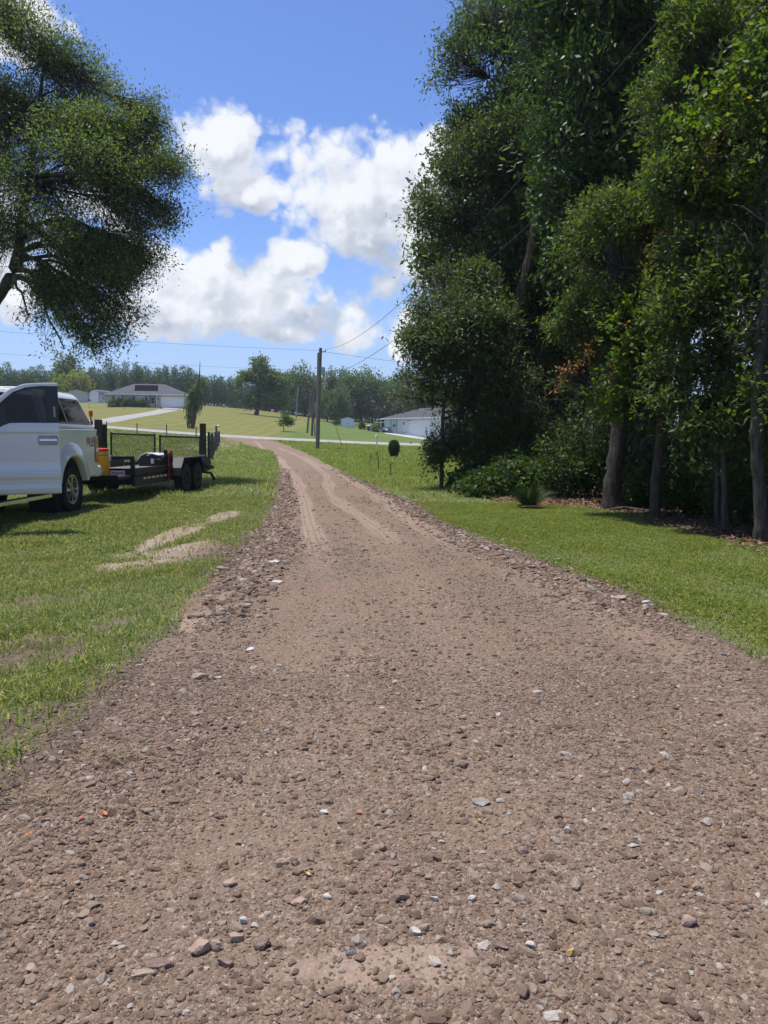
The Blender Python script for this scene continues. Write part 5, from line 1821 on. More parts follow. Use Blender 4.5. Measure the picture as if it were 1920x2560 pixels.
# wheels
def make_wheel(par, loc, r, wd, rim_r, side, spokes=8, mt_rim=None, lugs=True, name='wheel'):
    e = bpy.data.objects.new(name, None)
    link(e, par)
    e.location = loc
    h = wd / 2
    s = side
    tr = MB()
    prof = [(rim_r, -h * .80), (rim_r + .02, -h * .92), (r * .80, -h), (r * .94, -h * .96), (r * .985, -h * .86), (r * .985, h * .86), (r * .94, h * .96), (r * .80, h), (rim_r + .02, h * .92), (rim_r, h * .80)]
    tr.lathe(prof, (0, 0, 0), 'X', 48, False)
    if lugs:
        n = 38
        for k in range(n):
            a = 2 * math.pi * k / n
            for row, off in ((-.62, 0), (-.02, .5), (.62, .25)):
                aa = a + off * 2 * math.pi / n
                tr.box((h * row, r * .992 * math.sin(aa), r * .992 * math.cos(aa)), (h * .50, r * .115, .022), (-aa, 0, .25 * (1 if row > 0 else -1)))
            for sd in (1, -1):
                tr.box((sd * h * .965, r * .935 * math.sin(a), r * .935 * math.cos(a)), (.018, r * .085, r * .11), (-a, 0, 0))
    tr.build('tyre', M_RUBBER, e, smooth=True, angle=30)
    rm = MB()
    x0 = s * h * .80
    rm.lathe([(rim_r + .015, s * h * .92), (rim_r - .012, s * h * .90), (rim_r - .03, s * h * .45), (rim_r - .05, -s * h * .5)], (0, 0, 0), 'X', 40, False)
    rm.lathe([(.075, s * h * .2), (.075, s * h * .78), (.055, s * h * .90), (.001, s * h * .92)], (0, 0, 0), 'X', 20, True)
    if spokes:
        for k in range(spokes):
            a = 2 * math.pi * k / spokes
            for da in (-.11, .11):
                aa = a + da
                p0 = Vector((s * h * .66, .065 * math.sin(aa), .065 * math.cos(aa)))
                p1 = Vector((s * h * .82, rim_r * .55 * math.sin(aa), rim_r * .55 * math.cos(aa)))
                p2 = Vector((s * h * .84, (rim_r - .01) * math.sin(a + da * .8), (rim_r - .01) * math.cos(a + da * .8)))
                rm.tube([p0, p1, p2], [.020, .017, .020], 6)
            b = a + math.pi / spokes
            rm.lathe([(.010, 0), (.010, .02), (.001, .022)], (s * h * .80, .055 * math.sin(b), .055 * math.cos(b)), 'X', 6, True) if k % 1 == 0 else None
    else:
        rm.lathe([(rim_r - .02, s * h * .35), (rim_r * .6, s * h * .55), (rim_r * .4, s * h * .60), (.07, s * h * .5)], (0, 0, 0), 'X', 32, False)
    rm.build('rim', mt_rim or M_RIM, e, smooth=True, angle=40)
    MB().lathe([(rim_r - .03, -s * h * .30), (rim_r - .04, -s * h * .25)], (0, 0, 0), 'X', 24, True).build('brake_disc', M_DARK, e)
    return e


for y in (0, -4.06):
    for s in (1, -1):
        make_wheel(truck, (s * .865, y, .424), .424, .27, .245, s)

# open driver door: local x from the hinge to the latch edge, outward is -y
door_e = bpy.data.objects.new('door', None)
link(door_e, truck)
door_e.location = (1.0, -3.37, 0)
door_e.rotation_euler = (0, 0, R(28))
cols_ = [(.0, 1.44), (.26, 1.44), (.34, 1.455), (.42, 1.50), (.50, 1.535), (.62, 1.545), (1.12, 1.545)]
pr = [(.0, .56), (.030, .585), (.045, .64), (.034, .70), (.040, .76), (.062, .80), (.066, .865), (.022, .885), (.016, 1.0), (.020, 1.39), (.040, 1.415), (.038, 1.47)]
secs = []
for sx, zt in cols_:
    k = (zt - 1.385) / (1.545 - 1.385)
    loop = [(sx, -o_, z if z < 1.39 else 1.385 + (z - 1.385) * k) for o_, z in pr] + [(sx, -.02, zt), (sx, .075, zt), (sx, .075, .58)]
    secs.append(loop)
dp = loft(secs).build('door_panel', M_WHITE, door_e, .008)
# upper frame
fo_ = [(.40, 1.50), (.20, 1.62), (.42, 1.90), (.60, 2.03), (.78, 2.075), (1.12, 2.085), (1.12, 2.03), (.80, 2.025), (.64, 1.985), (.50, 1.885), (.30, 1.64), (.44, 1.54)]
MB().prism([(p, q) for p, q in [(.10, 1.44), (.34, 1.83), (.52, 1.99), (.70, 2.062), (.90, 2.082), (1.12, 2.088), (1.12, 2.040), (.90, 2.036), (.72, 2.012), (.56, 1.945), (.40, 1.80), (.18, 1.44)]], -.012, .05, 'XZ').build('window_surround', M_WHITE, door_e, .008)
MB().prism([(.18, 1.44), (.40, 1.80), (.56, 1.945), (.72, 2.012), (.90, 2.036), (1.12, 2.040), (1.12, 2.020), (.90, 2.016), (.73, 1.992), (.575, 1.928), (.42, 1.79), (.215, 1.455), (.30, 1.455), (.36, 1.475), (.44, 1.53), (.52, 1.562), (1.12, 1.567), (1.12, 1.54), (.5, 1.535), (.42, 1.50), (.34, 1.45), (.26, 1.44)], -.022, .03, 'XZ').build('window_seal', M_GLOSSBK, door_e)
MB().prism([(.215, 1.455), (.42, 1.79), (.575, 1.928), (.73, 1.992), (.90, 2.016), (.985, 2.018), (.985, 1.566), (.52, 1.560), (.44, 1.53), (.36, 1.475), (.30, 1.455)], -.006, .0, 'XZ').build('window', M_TINT, door_e)
MB().prism([(.975, 2.03), (1.12, 2.032), (1.12, 1.556), (.975, 1.556)], -.026, .05, 'XZ').build('pillar_trim', M_GLOSSBK, door_e, .004)
MB().b2((.955, -.024, 1.556), (.975, .0, 2.03)).build('window_bar', M_GLOSSBK, door_e)
mk = MB()
for k in range(6):
    mk.b2((1.062, -.0275, 1.625 + k * .024), (1.078, -.0262, 1.638 + k * .024))
mk.b2((1.052, -.0275, 1.62), (1.055, -.0262, 1.77))
mk.build('sticker', M_WPLAST, door_e)
MB().prism([(.845, 1.255), (.86, 1.235), (1.085, 1.235), (1.10, 1.255), (1.10, 1.345), (1.085, 1.365), (.86, 1.365), (.845, 1.345)], -.027, .0, 'XZ').build('handle_recess', M_STEEL, door_e, .006)
MB().b2((.855, -.060, 1.283), (1.09, -.034, 1.325)).build('door_handle', M_CHROME, door_e, .012, seg=3)
MB().b2((.02, .06, .62), (1.08, .13, 1.40)).build('door_trim', M_SEAT, door_e, .03)
mir = MB().box((.02, -.26, 1.58), (.20, .14, .34)).tube([(.06, -.02, 1.50), (.03, -.2, 1.5)], .03, 6)
mir.build('wing_mirror', M_GLOSSBK, door_e, .03)


def text(body, size, loc, rot, mt, par, name='lettering', extr=.002, align='LEFT', bold=0.0, shear=0.0):
    cu = bpy.data.curves.new(name, 'FONT')
    cu.body = body
    cu.size = size
    cu.extrude = extr
    cu.offset = bold
    cu.shear = shear
    cu.align_x = align
    cu.resolution_u = 3
    cu.materials.append(mt)
    tmp = bpy.data.objects.new(name, cu)
    col.objects.link(tmp)
    bpy.context.view_layer.update()
    me = bpy.data.meshes.new_from_object(tmp.evaluated_get(bpy.context.evaluated_depsgraph_get()))
    bpy.data.objects.remove(tmp)
    bpy.data.curves.remove(cu)
    o = link(bpy.data.objects.new(name, me), par)
    o.location = loc
    o.rotation_euler = rot
    return o


side = (R(90), 0, R(90))
text('FX', .165, (1.003, .685, 1.215), side, M_BADGE_R, truck, 'badge', .002, bold=.005, shear=.12)
text('4', .165, (1.003, .925, 1.215), side, M_BADGE_K, truck, 'badge', .002, bold=.005, shear=.12)
text('OFF ROAD', .040, (1.003, .83, 1.170), side, M_BADGE_K, truck, 'badge', .0015)

# ------------------------------------------------------------------ trailer
RX, RY, RA = -5.90, 19.05, -R(4.0)
trailer = thing('utility_trailer', 'black tandem axle flatbed trailer hitched behind the white pickup truck', 'trailer', (RX, RY, gz(RX, RY) - .01), RA)
M_WOOD = plain('weathered_planks', (.17, .145, .12), .9, var=.35, scale=5, bmp=.4, bscale=40)
fr = MB()
for s in (1, -1):
    fr.b2((s * .84, -3.05, .42), (s * .92, 2.3, .56))
    fr.tube([(s * .86, -3.0, .48), (0, -3.95, .48)], .055, 4)
for y in np.linspace(-3.0, 2.25, 8):
    fr.b2((-.84, y - .03, .44), (.84, y + .03, .54))
fr.b2((-.92, -3.12, .36), (.92, -3.02, .70))
fr.b2((-.92, 2.25, .42), (.92, 2.33, .62))
fr.build('frame', M_BLACKP, trailer, .006)
for k in range(9):
    MB().b2((-.81 + k * .1815, -3.0, .562), (-.81 + k * .1815 + .172, 2.22, .60)).build('plank', M_WOOD, trailer)
rl = MB()
for s in (1, -1):
    rl.b2((s * .90, -3.10, .33), (s * .96, -.92, .52))
    rl.b2((s * .905, -3.10, .56), (s * .955, -1.0, .70))
    rl.b2((s * .905, 1.0, .56), (s * .955, 2.3, .68))
    for y in (-3.05, -2.4, -1.7, -1.02, 1.1, 2.2):
        rl.b2((s * .90, y - .025, .50), (s * .958, y + .025, .69))
rl.build('side_rail', M_BLACKP, trailer, .004)
hr = MB().b2((-.94, -3.10, .88), (.94, -3.03, .95)).b2((.87, -3.10, .62), (.95, -3.03, .89)).b2((-.95, -3.10, .62), (-.87, -3.03, .89))
hr.build('head_rail', M_BLACKP, trailer, .005)
tt = MB().b2((-.62, -3.80, .50), (.90, -3.14, .56)).b2((-.62, -3.82, .56), (.90, -3.78, .60))
tt.build('tongue_tray', M_BLACKP, trailer, .005)
MB().tube([(0, -3.9, .50), (0, -4.1, .52)], [.06, .045], 10).build('coupler', M_STEEL, trailer)
MB().tube([(-.3, -3.45, .2), (-.3, -3.45, .95)], .035, 10).box((-.3, -3.45, .97), (.16, .05, .04)).build('jack', M_STEEL, trailer)
pl = MB().b2((.46, -3.132, .555), (.76, -3.122, .655)).build('number_plate', M_WPLAST, trailer)
tx_ = MB()
for k in range(9):
    tx_.b2((.49 + k * .028, -3.136, .585), (.505 + k * .028, -3.1325, .625))
tx_.build('plate_mark', M_RED, pl)
for s in (1, -1):
    for k in range(12):
        o = MB().b2((s * .957, -2.62 + k * .125, .452), (s * .963, -2.62 + k * .125 + .119, .492))
        o.build('reflector_strip', (M_WPLAST, M_RED)[k % 2], trailer)
    fd = [(-.94, .44), (-.90, .62), (-.66, .86), (.66, .86), (.92, .62), (.96, .44), (.92, .44), (.88, .60), (.64, .835), (-.64, .835), (-.86, .60), (-.90, .44)]
    f_ = MB().prism(fd, s * .93, s * 1.20, 'YZ')
    f_.b2((s * .925, -.92, .42), (s * .935, .92, .84))
    f_.build('fender', M_BLACKP, trailer, .005)
    for y in (-.44, .44):
        make_wheel(trailer, (s * 1.07, y, .352), .352, .215, .19, s, 0, M_BLACKP, False)
        wc = MB().lathe([(.045, 0), (.045, .05), (.02, .06)], (s * 1.10, y, .352), 'X', 14).build('hub_cap', M_CHROME, trailer, smooth=True)
MB().tube([(-1.0, -.44, .352), (1.0, -.44, .352)], .04, 8).tube([(-1.0, .44, .352), (1.0, .44, .352)], .04, 8).build('axle', M_DARK, trailer)
for s in (1, -1):
    MB().box((s * .80, 2.345, .53), (.16, .03, .09)).build('taillight', M_TAIL, trailer, .01)
rp_ = MB()
for s in (.62, -.62):
    rp_.b2((s - .22, 2.36, .44), (s + .22, 2.98, .50))
    for k in range(4):
        rp_.b2((s - .22, 2.42 + k * .15, .50), (s + .22, 2.45 + k * .15, .54))
rp_.build('ramp', M_BLACKP, trailer, .004)
MB().box((1.02, 1.30, .70), (.30, .42, .24), (R(-18), 0, 0)).build('fender_box', M_BLACKP, trailer, .02)
MB().tube([(.9, 1.6, .42), (1.0, 2.1, .36), (.95, 2.6, .16)], .04, 6).build('stand', M_BLACKP, trailer)


def on_trailer(x, y, z):
    p = Matrix.Rotation(RA, 3, 'Z') @ Vector((x, y, z))
    return (RX + p.x, RY + p.y, gz(RX, RY) - .01 + p.z)


# machine strapped on the deck
mc = thing('engine_unit', 'black engine unit with white top covers and hoses strapped on the trailer deck', 'machine', on_trailer(.62, -1.02, .66), RA - .1)
mc.scale = (.68, .68, .62)
MB().prism([(-.42, .02), (-.50, .22), (-.36, .40), (.36, .42), (.46, .30), (.46, .02)], -.34, .34, 'XZ').build('housing', M_BLACKP, mc, .02)
cvr = [(-.48, .28), (-.34, .44), (-.16, .52), (.08, .50), (.30, .44), (.30, .41), (.08, .465), (-.16, .485), (-.33, .405), (-.45, .25)]
MB().prism(cvr, -.345, -.03, 'XZ').build('top_cover', M_WPLAST, mc, .008)
MB().prism([(p + .08, q - .01) for p, q in cvr], .03, .345, 'XZ').build('top_cover', M_WPLAST, mc, .008)
MB().b2((.02, -.352, .12), (.12, -.342, .30)).build('label_plate', M_WPLAST, mc)
MB().lathe([(.11, 0), (.13, .02), (.13, .10), (.09, .12)], (.30, -.46, .18), 'Y', 18).build('pulley', M_RUBBER, mc, smooth=True)
hs = MB()
for k in range(3):
    a = [( .42 + .02 * k, -.2 + .1 * k, .30), (.52, -.25 + .1 * k, .42 + .04 * k), (.60, -.2 + .1 * k, .40), (.64, -.2 + .1 * k, .20), (.62, -.15, .02)]
    hs.tube([tuple(q) for q in catmull(np.array(a), np.linspace(0, 1, 14))], .018, 6)
hs.build('hose', M_RUBBER, mc, smooth=True)
MB().tube([(.46, -.1, .30), (.44, -.12, .62)], [.05, .075], 10).build('lever', M_RUBBER, mc, smooth=True)

# red load binder and chain over the rail
lb = thing('load_binder', 'red ratchet load binder with chain hanging over the near trailer rail', 'load binder', on_trailer(.99, -1.10, .60), RA)
MB().tube([(0, .10, .42), (.0, .02, .12)], [.035, .035], 10).tube([(0, .06, .28), (0, .0, .06)], .048, 10).build('barrel', M_RED, lb, smooth=True)
MB().tube([(0, .13, .46), (0, .20, .34), (.01, .15, .20)], .016, 6).build('handle', M_RED, lb)
for k in range(7):
    m = MB()
    a = np.linspace(0, 2 * math.pi, 13)
    z0 = .05 - k * .055
    pts = [((.022 * math.cos(t) if k % 2 else 0), (0 if k % 2 else .022 * math.cos(t)) - k * .012, z0 + .036 * math.sin(t)) for t in a]
    m.tube(pts, .009, 5, False)
    m.build('chain_link', M_RED, lb, smooth=True)
MB().tube([(0, -.09, -.33), (.02, -.10, -.42), (.03, -.06, -.44), (.02, -.03, -.39)], .012, 6).build('hook', M_STEEL, lb)

# drinks cooler on the tongue
ck = on_trailer(.42, -3.48, .562)
cooler = thing('water_cooler', 'yellow round water cooler with red lid standing on the trailer tongue', 'cooler', ck, .1)
MB().lathe([(.150, 0), (.158, .02), (.160, .18), (.175, .185), (.180, .20), (.168, .40), (.170, .41), (.160, .42), (.150, .50)], (0, 0, 0), 'Z', 28).build('body', M_YELLOW, cooler, smooth=True)
MB().lathe([(.164, .408), (.167, .412), (.164, .432)], (0, 0, 0), 'Z', 28).build('strap', M_RED, cooler, smooth=True)
MB().lathe([(.160, .498), (.166, .505), (.164, .545), (.12, .56), (.05, .565)], (0, 0, 0), 'Z', 28).build('lid', M_RED, cooler, smooth=True)
MB().lathe([(.045, 0), (.045, .03)], (0, 0, 0), 'Y', 14).build('spout_recess', M_YELLOW, cooler).location = (.06, -.17, .10)
MB().lathe([(.020, 0), (.020, .05), (.012, .06)], (0, 0, 0), 'Y', 10).build('spout', M_WPLAST, cooler).location = (.06, -.22, .09)
hb = MB()
for s in (1, -1):
    hb.box((s * .175, 0, .36), (.04, .09, .12))
hb.build('handle', M_WPLAST, cooler, .01)
# ================================================================== FENCES, POLES, HOUSES, SMALL THINGS
M_TIE = bark_mat('weathered_post_wood', (.030, .024, .021), (.085, .070, .060), 5)
M_POST = bark_mat('grey_post_wood', (.075, .064, .055), (.17, .15, .13), 5)
M_POLE = bark_mat('utility_pole_wood', (.115, .098, .085), (.205, .180, .158), 3)
M_BLKM = plain('black_coated_steel', (.010, .010, .011), .45, var=.3)
M_WIRE = plain('dark_wire', (.030, .030, .032), .6, var=.2)
M_GALV = plain('galvanised_steel', (.30, .31, .32), .5, metal=.6, var=.2)
M_BEIGE = plain('beige_wall_paint', (.46, .42, .30), .85, var=.05, scale=1)
M_TRIMW = plain('white_trim', (.74, .74, .73), .6, var=.05)
M_SHGL = plain('grey_shingles', (.070, .071, .080), .95, var=.25, scale=3, bmp=.5, bscale=8)
M_SHGD = plain('dark_shingles', (.055, .057, .062), .95, var=.25, scale=3, bmp=.5, bscale=8)
M_SOLAR = plain('solar_panel', (.004, .004, .007), .8, var=.2, spec=.02)
M_GREEN = plain('green_shutter', (.035, .055, .038), .7, var=.1)
M_PANE = plain('window_pane', (.10, .12, .14), .08, var=.2, coat=.6)
M_BLIND = plain('white_blind', (.50, .52, .55), .7, var=.08)
M_SCREEN = plain('dark_screen', (.025, .027, .030), .8, var=.2)
M_SIDING = plain('white_siding', (.70, .71, .73), .7, var=.04, scale=1)
M_ROOFM = plain('metal_shed_roof', (.09, .10, .115), .55, var=.15)
M_TANS = plain('pale_metal_shed', (.45, .46, .46), .6, var=.08)
M_BLUE = plain('blue_plastic', (.02, .07, .33), .5, var=.08)
M_YGUARD = plain('yellow_guard', (.70, .52, .02), .5, var=.06)

# ---- paddock fence with old railway ties and round posts, wire between them
fb = W(512, 1166, 35.3)
fence = thing('paddock_fence', 'old wooden post and wire fence running from the gate toward the street', 'fence', (fb.x, fb.y, gz(fb.x, fb.y)))
FO = np.array(fence.location)


def post_box(px, vt, Y, w, par, off, mt, tilt=0.0, name='post', sides=4):
    b = on_ground(px, Y)
    t = W(px, vt, Y)
    h = t.z - b.z
    m = MB()
    r = np.random.default_rng(int(px * 7))
    if sides == 4:
        m.box((b.x - off[0], b.y - off[1], b.z - off[2] + h / 2 - .1), (w, w, h + .2), (tilt, tilt * .6, r.uniform(-.2, .2)))
    else:
        m.tube([(b.x - off[0], b.y - off[1], b.z - off[2] - .2), (b.x - off[0] + tilt * h * .4, b.y - off[1], b.z - off[2] + h * .5), (b.x - off[0] + tilt * h, b.y - off[1], b.z - off[2] + h)], [w / 2, w / 2 * .95, w / 2 * .85], sides)
    m.build(name, mt, par, .012 if sides == 4 else 0)
    return np.array((b.x, b.y, b.z)), h


ends = []
ends.append(post_box(512, 1058.5, 35.3, .235, fence, FO, M_TIE))
ends.append(post_box(525, 1080, 38.2, .15, fence, FO, M_TIE, .02, sides=8))
ends.append(post_box(531.5, 1085, 42.0, .20, fence, FO, M_POST, .04, sides=8))
ends.append(post_box(536.5, 1082, 46.5, .18, fence, FO, M_POST, -.03, sides=8))
ends.append(post_box(541, 1080, 51.5, .17, fence, FO, M_POST, .03, sides=8))
ends.append(post_box(545.5, 1065, 57.0, .16, fence, FO, M_POST, -.01, sides=8))
ends.append(post_box(549, 1078, 61.5, .15, fence, FO, M_POST, .03, sides=8))
ends.append(post_box(552, 1078, 65.5, .15, fence, FO, M_POST, .01, sides=8))
w_ = MB()
for f in (.30, .60, .85):
    w_.tube([tuple(p - FO + np.array((0, 0, min(h, 1.35) * f))) for p, h in ends], .006, 4)
w_.build('wire', M_WIRE, fence)
capb = W(545.5, 1064, 57.0)
MB().lathe([(.095, -.12), (.10, .0), (.05, .05)], (capb.x - FO[0] - .0, capb.y - FO[1], capb.z - FO[2]), 'Z', 10).build('post_cap', M_WPLAST, fence)
lb_ = on_ground(255, 35.0)
fl = thing('paddock_fence', 'pair of tall dark railway tie posts at the hinge side of the chain link gate', 'fence', tuple(lb_))
LO = np.array(lb_)
post_box(254, 1049, 35.0, .27, fl, LO, M_TIE)
post_box(268, 1061, 35.4, .20, fl, LO, M_TIE, .01)

# ---- chain link gates
def gate(label, px0, v0t, px1, v1t, v0b, v1b, Y):
    a, b_ = W(px0, v0b, Y), W(px1, v1b, Y)
    ta, tb = W(px0, v0t, Y), W(px1, v1t, Y)
    o = thing('chain_link_gate', label, 'gate', (a.x, Y, gz(a.x, Y)))
    O = Vector(o.location)
    a, b_, ta, tb = a - O, b_ - O, ta - O, tb - O
    rr = .046
    for nm, p, q in (('hinge_stile', a, ta + Vector((0, 0, .06))), ('latch_stile', b_, tb + Vector((0, 0, .06))), ('top_rail', ta, tb), ('bottom_rail', a, b_)):
        MB().tube([p, q], rr, 8).build(nm, M_BLKM, o, smooth=True)
    wv = MB()
    Wd, step = (b_ - a).length, .115
    h = ((ta - a).length + (tb - b_).length) / 2
    n = int((Wd + h) / step)
    for k in range(n):
        for sgn in (1, -1):
            u0 = k * step - (h if sgn > 0 else 0)
            # line u = u0 + sgn * z
            pts = []
            z0, z1 = 0.0, h
            if sgn > 0:
                z0, z1 = max(0, -u0), min(h, Wd - u0)
            else:
                z0, z1 = max(0, u0 - Wd), min(h, u0)
            if z1 - z0 < .02:
                continue
            for z in (z0, z1):
                u = (u0 + sgn * z) / Wd
                lo, hi = a.lerp(b_, u), ta.lerp(tb, u)
                pts.append(lo.lerp(hi, z / h) + Vector((0, .004 * sgn, 0)))
            wv.tube(pts, .0115, 3, False)
    m = wv.build('chain_link', M_BLKM, o)
    m['kind'] = 'stuff'
    hg = MB()
    for f in (.2, .85):
        p = a.lerp(ta, f)
        hg.box(p, (.12, .06, .05))
    hg.build('hinge', M_BLKM, o)
    return o


gate('left leaf of the black chain link gate, hung from the paired tie posts', 278, 1083.5, 387, 1087.5, 1157, 1160, 35.2)
gate('right leaf of the black chain link gate, next to the single tall tie post', 400, 1090, 500, 1093.5, 1160.5, 1163, 35.3)
lp = W(394, 1121, 35.1)
lc = thing('gate_chain', 'short dark chain joining the two leaves of the chain link gate', 'chain', tuple(lp))
MB().tube([(-.22, 0, .02), (-.1, -.03, -.02), (.1, -.03, -.02), (.20, 0, .0)], .018, 6).build('chain', M_BLKM, lc)

# ---- thin posts and wires of the roadside fence
rf0 = on_ground(349, 66.5)
rf = thing('wire_fence', 'thin roadside wire fence with slim posts beyond the chain link gate', 'fence', tuple(rf0))
RO = np.array(rf0)
el_ = []
for px, vt in ((130, 1042), (205, 1048), (274, 1053), (349, 1058), (422, 1061), (495, 1065.5)):
    el_.append(post_box(px, vt, 66.5, .10, rf, RO, M_POST, .01, sides=6))
w_ = MB()
for f in (.3, .6, .9):
    w_.tube([tuple(p - RO + np.array((0, 0, h * f))) for p, h in el_], .006, 4)
w_.build('wire', M_WIRE, rf)

# ---- post with an orange top behind the truck cap
mp = on_ground(236, 33.0)
mo = thing('marker_post', 'slim post with bright orange top rising behind the truck bed cap', 'marker post', tuple(mp))
zt = W(236, 1026, 33.0).z - mp.z
MB().tube([(0, 0, -.1), (0, 0, zt - .2)], .03, 8).build('post', M_POST, mo)
MB().lathe([(.075, zt - .26), (.085, zt - .02), (.07, zt)], (0, 0, 0), 'Z', 14).build('orange_top', M_ORANGE, mo)
of = on_ground(701, 68.5)
oo = thing('survey_flag', 'small orange flag on the verge by the end of the driveway', 'flag', tuple(of))
MB().tube([(0, 0, -.05), (0, 0, .30)], .008, 5).build('stick', M_GALV, oo)
MB().b2((0, -.004, .14), (.16, .004, .30)).build('flag', M_ORANGE, oo)

# ---- utility poles and their wires
def pole(label, px, vb, vt, pxt, Y, r0, r1, mt=M_POLE, name='utility_pole'):
    b = on_ground(px, Y)
    t = W(pxt, vt, Y)
    o = thing(name, label, 'utility pole', tuple(b))
    MB().tube([(0, 0, -.4), ((t - b).x * .5, 0, (t.z - b.z) * .5), ((t - b).x, 0, t.z - b.z)], [r0, (r0 + r1) / 2, r1], 12).build('pole', mt, o, smooth=True)
    return o, b, t


po, pb, pt = pole('tallest utility pole, standing on the near side of the street beside the driveway', 795, 1121, 870, 801.5, 63.5, .155, .125)
hz_ = pt.z - pb.z
MB().b2((pt.x - pb.x, -.04, hz_ - .34), (pt.x - pb.x + .42, .04, hz_ - .27)).tube([(pt.x - pb.x + .38, 0, hz_ - .30), (pt.x - pb.x + .38, 0, hz_ - .14)], .05, 8).build('bracket', M_GALV, po)
tf = W(807.5, 928, 63.5)
MB().lathe([(.16, -.28), (.19, -.26), (.19, .24), (.16, .30), (.05, .33)], (tf.x - pb.x, -.02, tf.z - pb.z), 'Z', 16).build('transformer', plain('grey_green_tank', (.34, .40, .38), .5, var=.06), po, smooth=True)
MB().tube([(tf.x - pb.x + .05, 0, tf.z - pb.z - .28), (tf.x - pb.x + .02, 0, tf.z - pb.z - .8), (.10, 0, tf.z - pb.z - 1.2)], .02, 5).build('cable', M_WIRE, po)
MB().tube([(-.13, -.05, .1), (-.10, -.05, 2.6)], .02, 5).build('conduit', M_GALV, po)
p2, b2_, t2 = pole('second utility pole close behind the tallest one, slightly shorter', 794, 1100, 882, 796.3, 76.0, .15, .12)
p3_, b3_, t3 = pole('shorter utility pole with crossarm beyond the street, just west of the tall pair', 781, 1092, 968, 784.5, 86.0, .13, .10)
MB().b2((-.9, -.05, t3.z - b3_.z - .35), (.6, .05, t3.z - b3_.z - .22)).build('crossarm', M_POLE, p3_)
MB().tube([(.35, 0, -.1), (.25, 0, (t3.z - b3_.z) * .45)], .05, 6).build('riser', M_WIRE, p3_)
p4_, b4_, t4 = pole('leaning utility pole, the westernmost of the close group on the field', 769, 1080, 980, 778.5, 93.0, .12, .09)
MB().tube([(.02, 0, 0), (.62, 0, (t4.z - b4_.z) * .97)], .02, 5).build('guy_wire', M_GALV, p4_)
p5_, b5_, t5 = pole('distant pale utility pole at the far edge of the mown field', 743, 1042, 969, 744.5, 168.0, .15, .12, M_GALV)

ga = on_ground(857, 67.5)
go_ = thing('guy_wire', 'slanting guy wire with bright yellow guard on the far verge of the street', 'guy wire', tuple(ga))
top_ = Vector((pt.x, 63.5, pb.z + 5.3)) - ga
MB().tube([(0, 0, -.05), tuple(top_)], .009, 5).build('wire', M_WIRE, go_)
MB().tube([(0, 0, .0), tuple(top_ * .33)], .030, 6).build('guard', M_YGUARD, go_)
gs_ = MB().tube([(-1.1, .3, -.05), (.06, -.1, 1.6)], .012, 5)


def wire(label, a, b, sag, rad, name='power_line'):
    a, b = Vector(a), Vector(b)
    o = thing(name, label, 'power line', tuple(a))
    pts = []
    for k in range(41):
        t = k / 40
        p = (b - a) * t
        p.z -= sag * 4 * t * (1 - t)
        pts.append(p)
    MB().tube(pts, rad, 5).build('cable', M_WIRE, o, smooth=True)
    return o


wire('upper overhead wire crossing from the tallest pole over the woods toward the camera', (pt.x + .38, 63.5, pt.z - .1), (6.2, 2.0, 8.9), 1.75, .011)
wire('lower overhead wire crossing from the tallest pole past the broken snag', (pt.x + .2, 63.5, W(806, 940, 63.5).z), (6.2, 3.0, 7.6), 1.35, .012)
wire('topmost overhead wire running west from the tallest pole', (pt.x, 63.5, pt.z - .2), tuple(W(-420, 788, 63.5)), .35, .009)
wire('second overhead wire running west along the street', (t2.x, 76, W(794, 928, 76).z), tuple(W(-420, 850, 76)), .30, .009)
wire('low overhead wire running west over the field', (t3.x, 86, t3.z - .2), tuple(W(-300, 905, 100)), .5, .010)
wire('overhead wire running east from the tallest pole behind the woods', (pt.x, 63.5, pt.z - .25), tuple(W(1500, 938, 66)), .4, .011)
wire('low overhead wire linking the short pole to the distant pale pole', (t3.x - .8, 86, t3.z - .2), (t5.x, 168, t5.z - .1), .6, .014)
wire('low overhead wire running east over the far lawn', (t3.x, 86, t3.z - .3), tuple(W(1400, 1075, 105)), .6, .011)

# ---- beige house with hip roof
hb_ = on_ground(379, 154)
house = thing('beige_house', 'long beige single storey house with grey hip roof and white garage door', 'house', tuple(hb_), R(15))
house.scale = (.94, .94, .97)


def hip_roof(x0, x1, y0, y1, ze, rise, oh, rx0, rx1, mt, par, name='roof'):
    ym = (y0 + y1) / 2
    X0, X1, Y0, Y1 = x0 - oh, x1 + oh, y0 - oh, y1 + oh
    vs = [(X0, Y0, ze), (X1, Y0, ze), (X1, Y1, ze), (X0, Y1, ze), (rx0, ym, ze + rise), (rx1, ym, ze + rise), (X0, Y0, ze - .03), (X1, Y0, ze - .03), (X1, Y1, ze - .03), (X0, Y1, ze - .03)]
    return MB().add(vs, [(0, 1, 5, 4), (1, 2, 5), (2, 3, 4, 5), (3, 0, 4), (6, 9, 8, 7), (0, 6, 7, 1), (1, 7, 8, 2), (2, 8, 9, 3), (3, 9, 6, 0)]).build(name, mt, par)


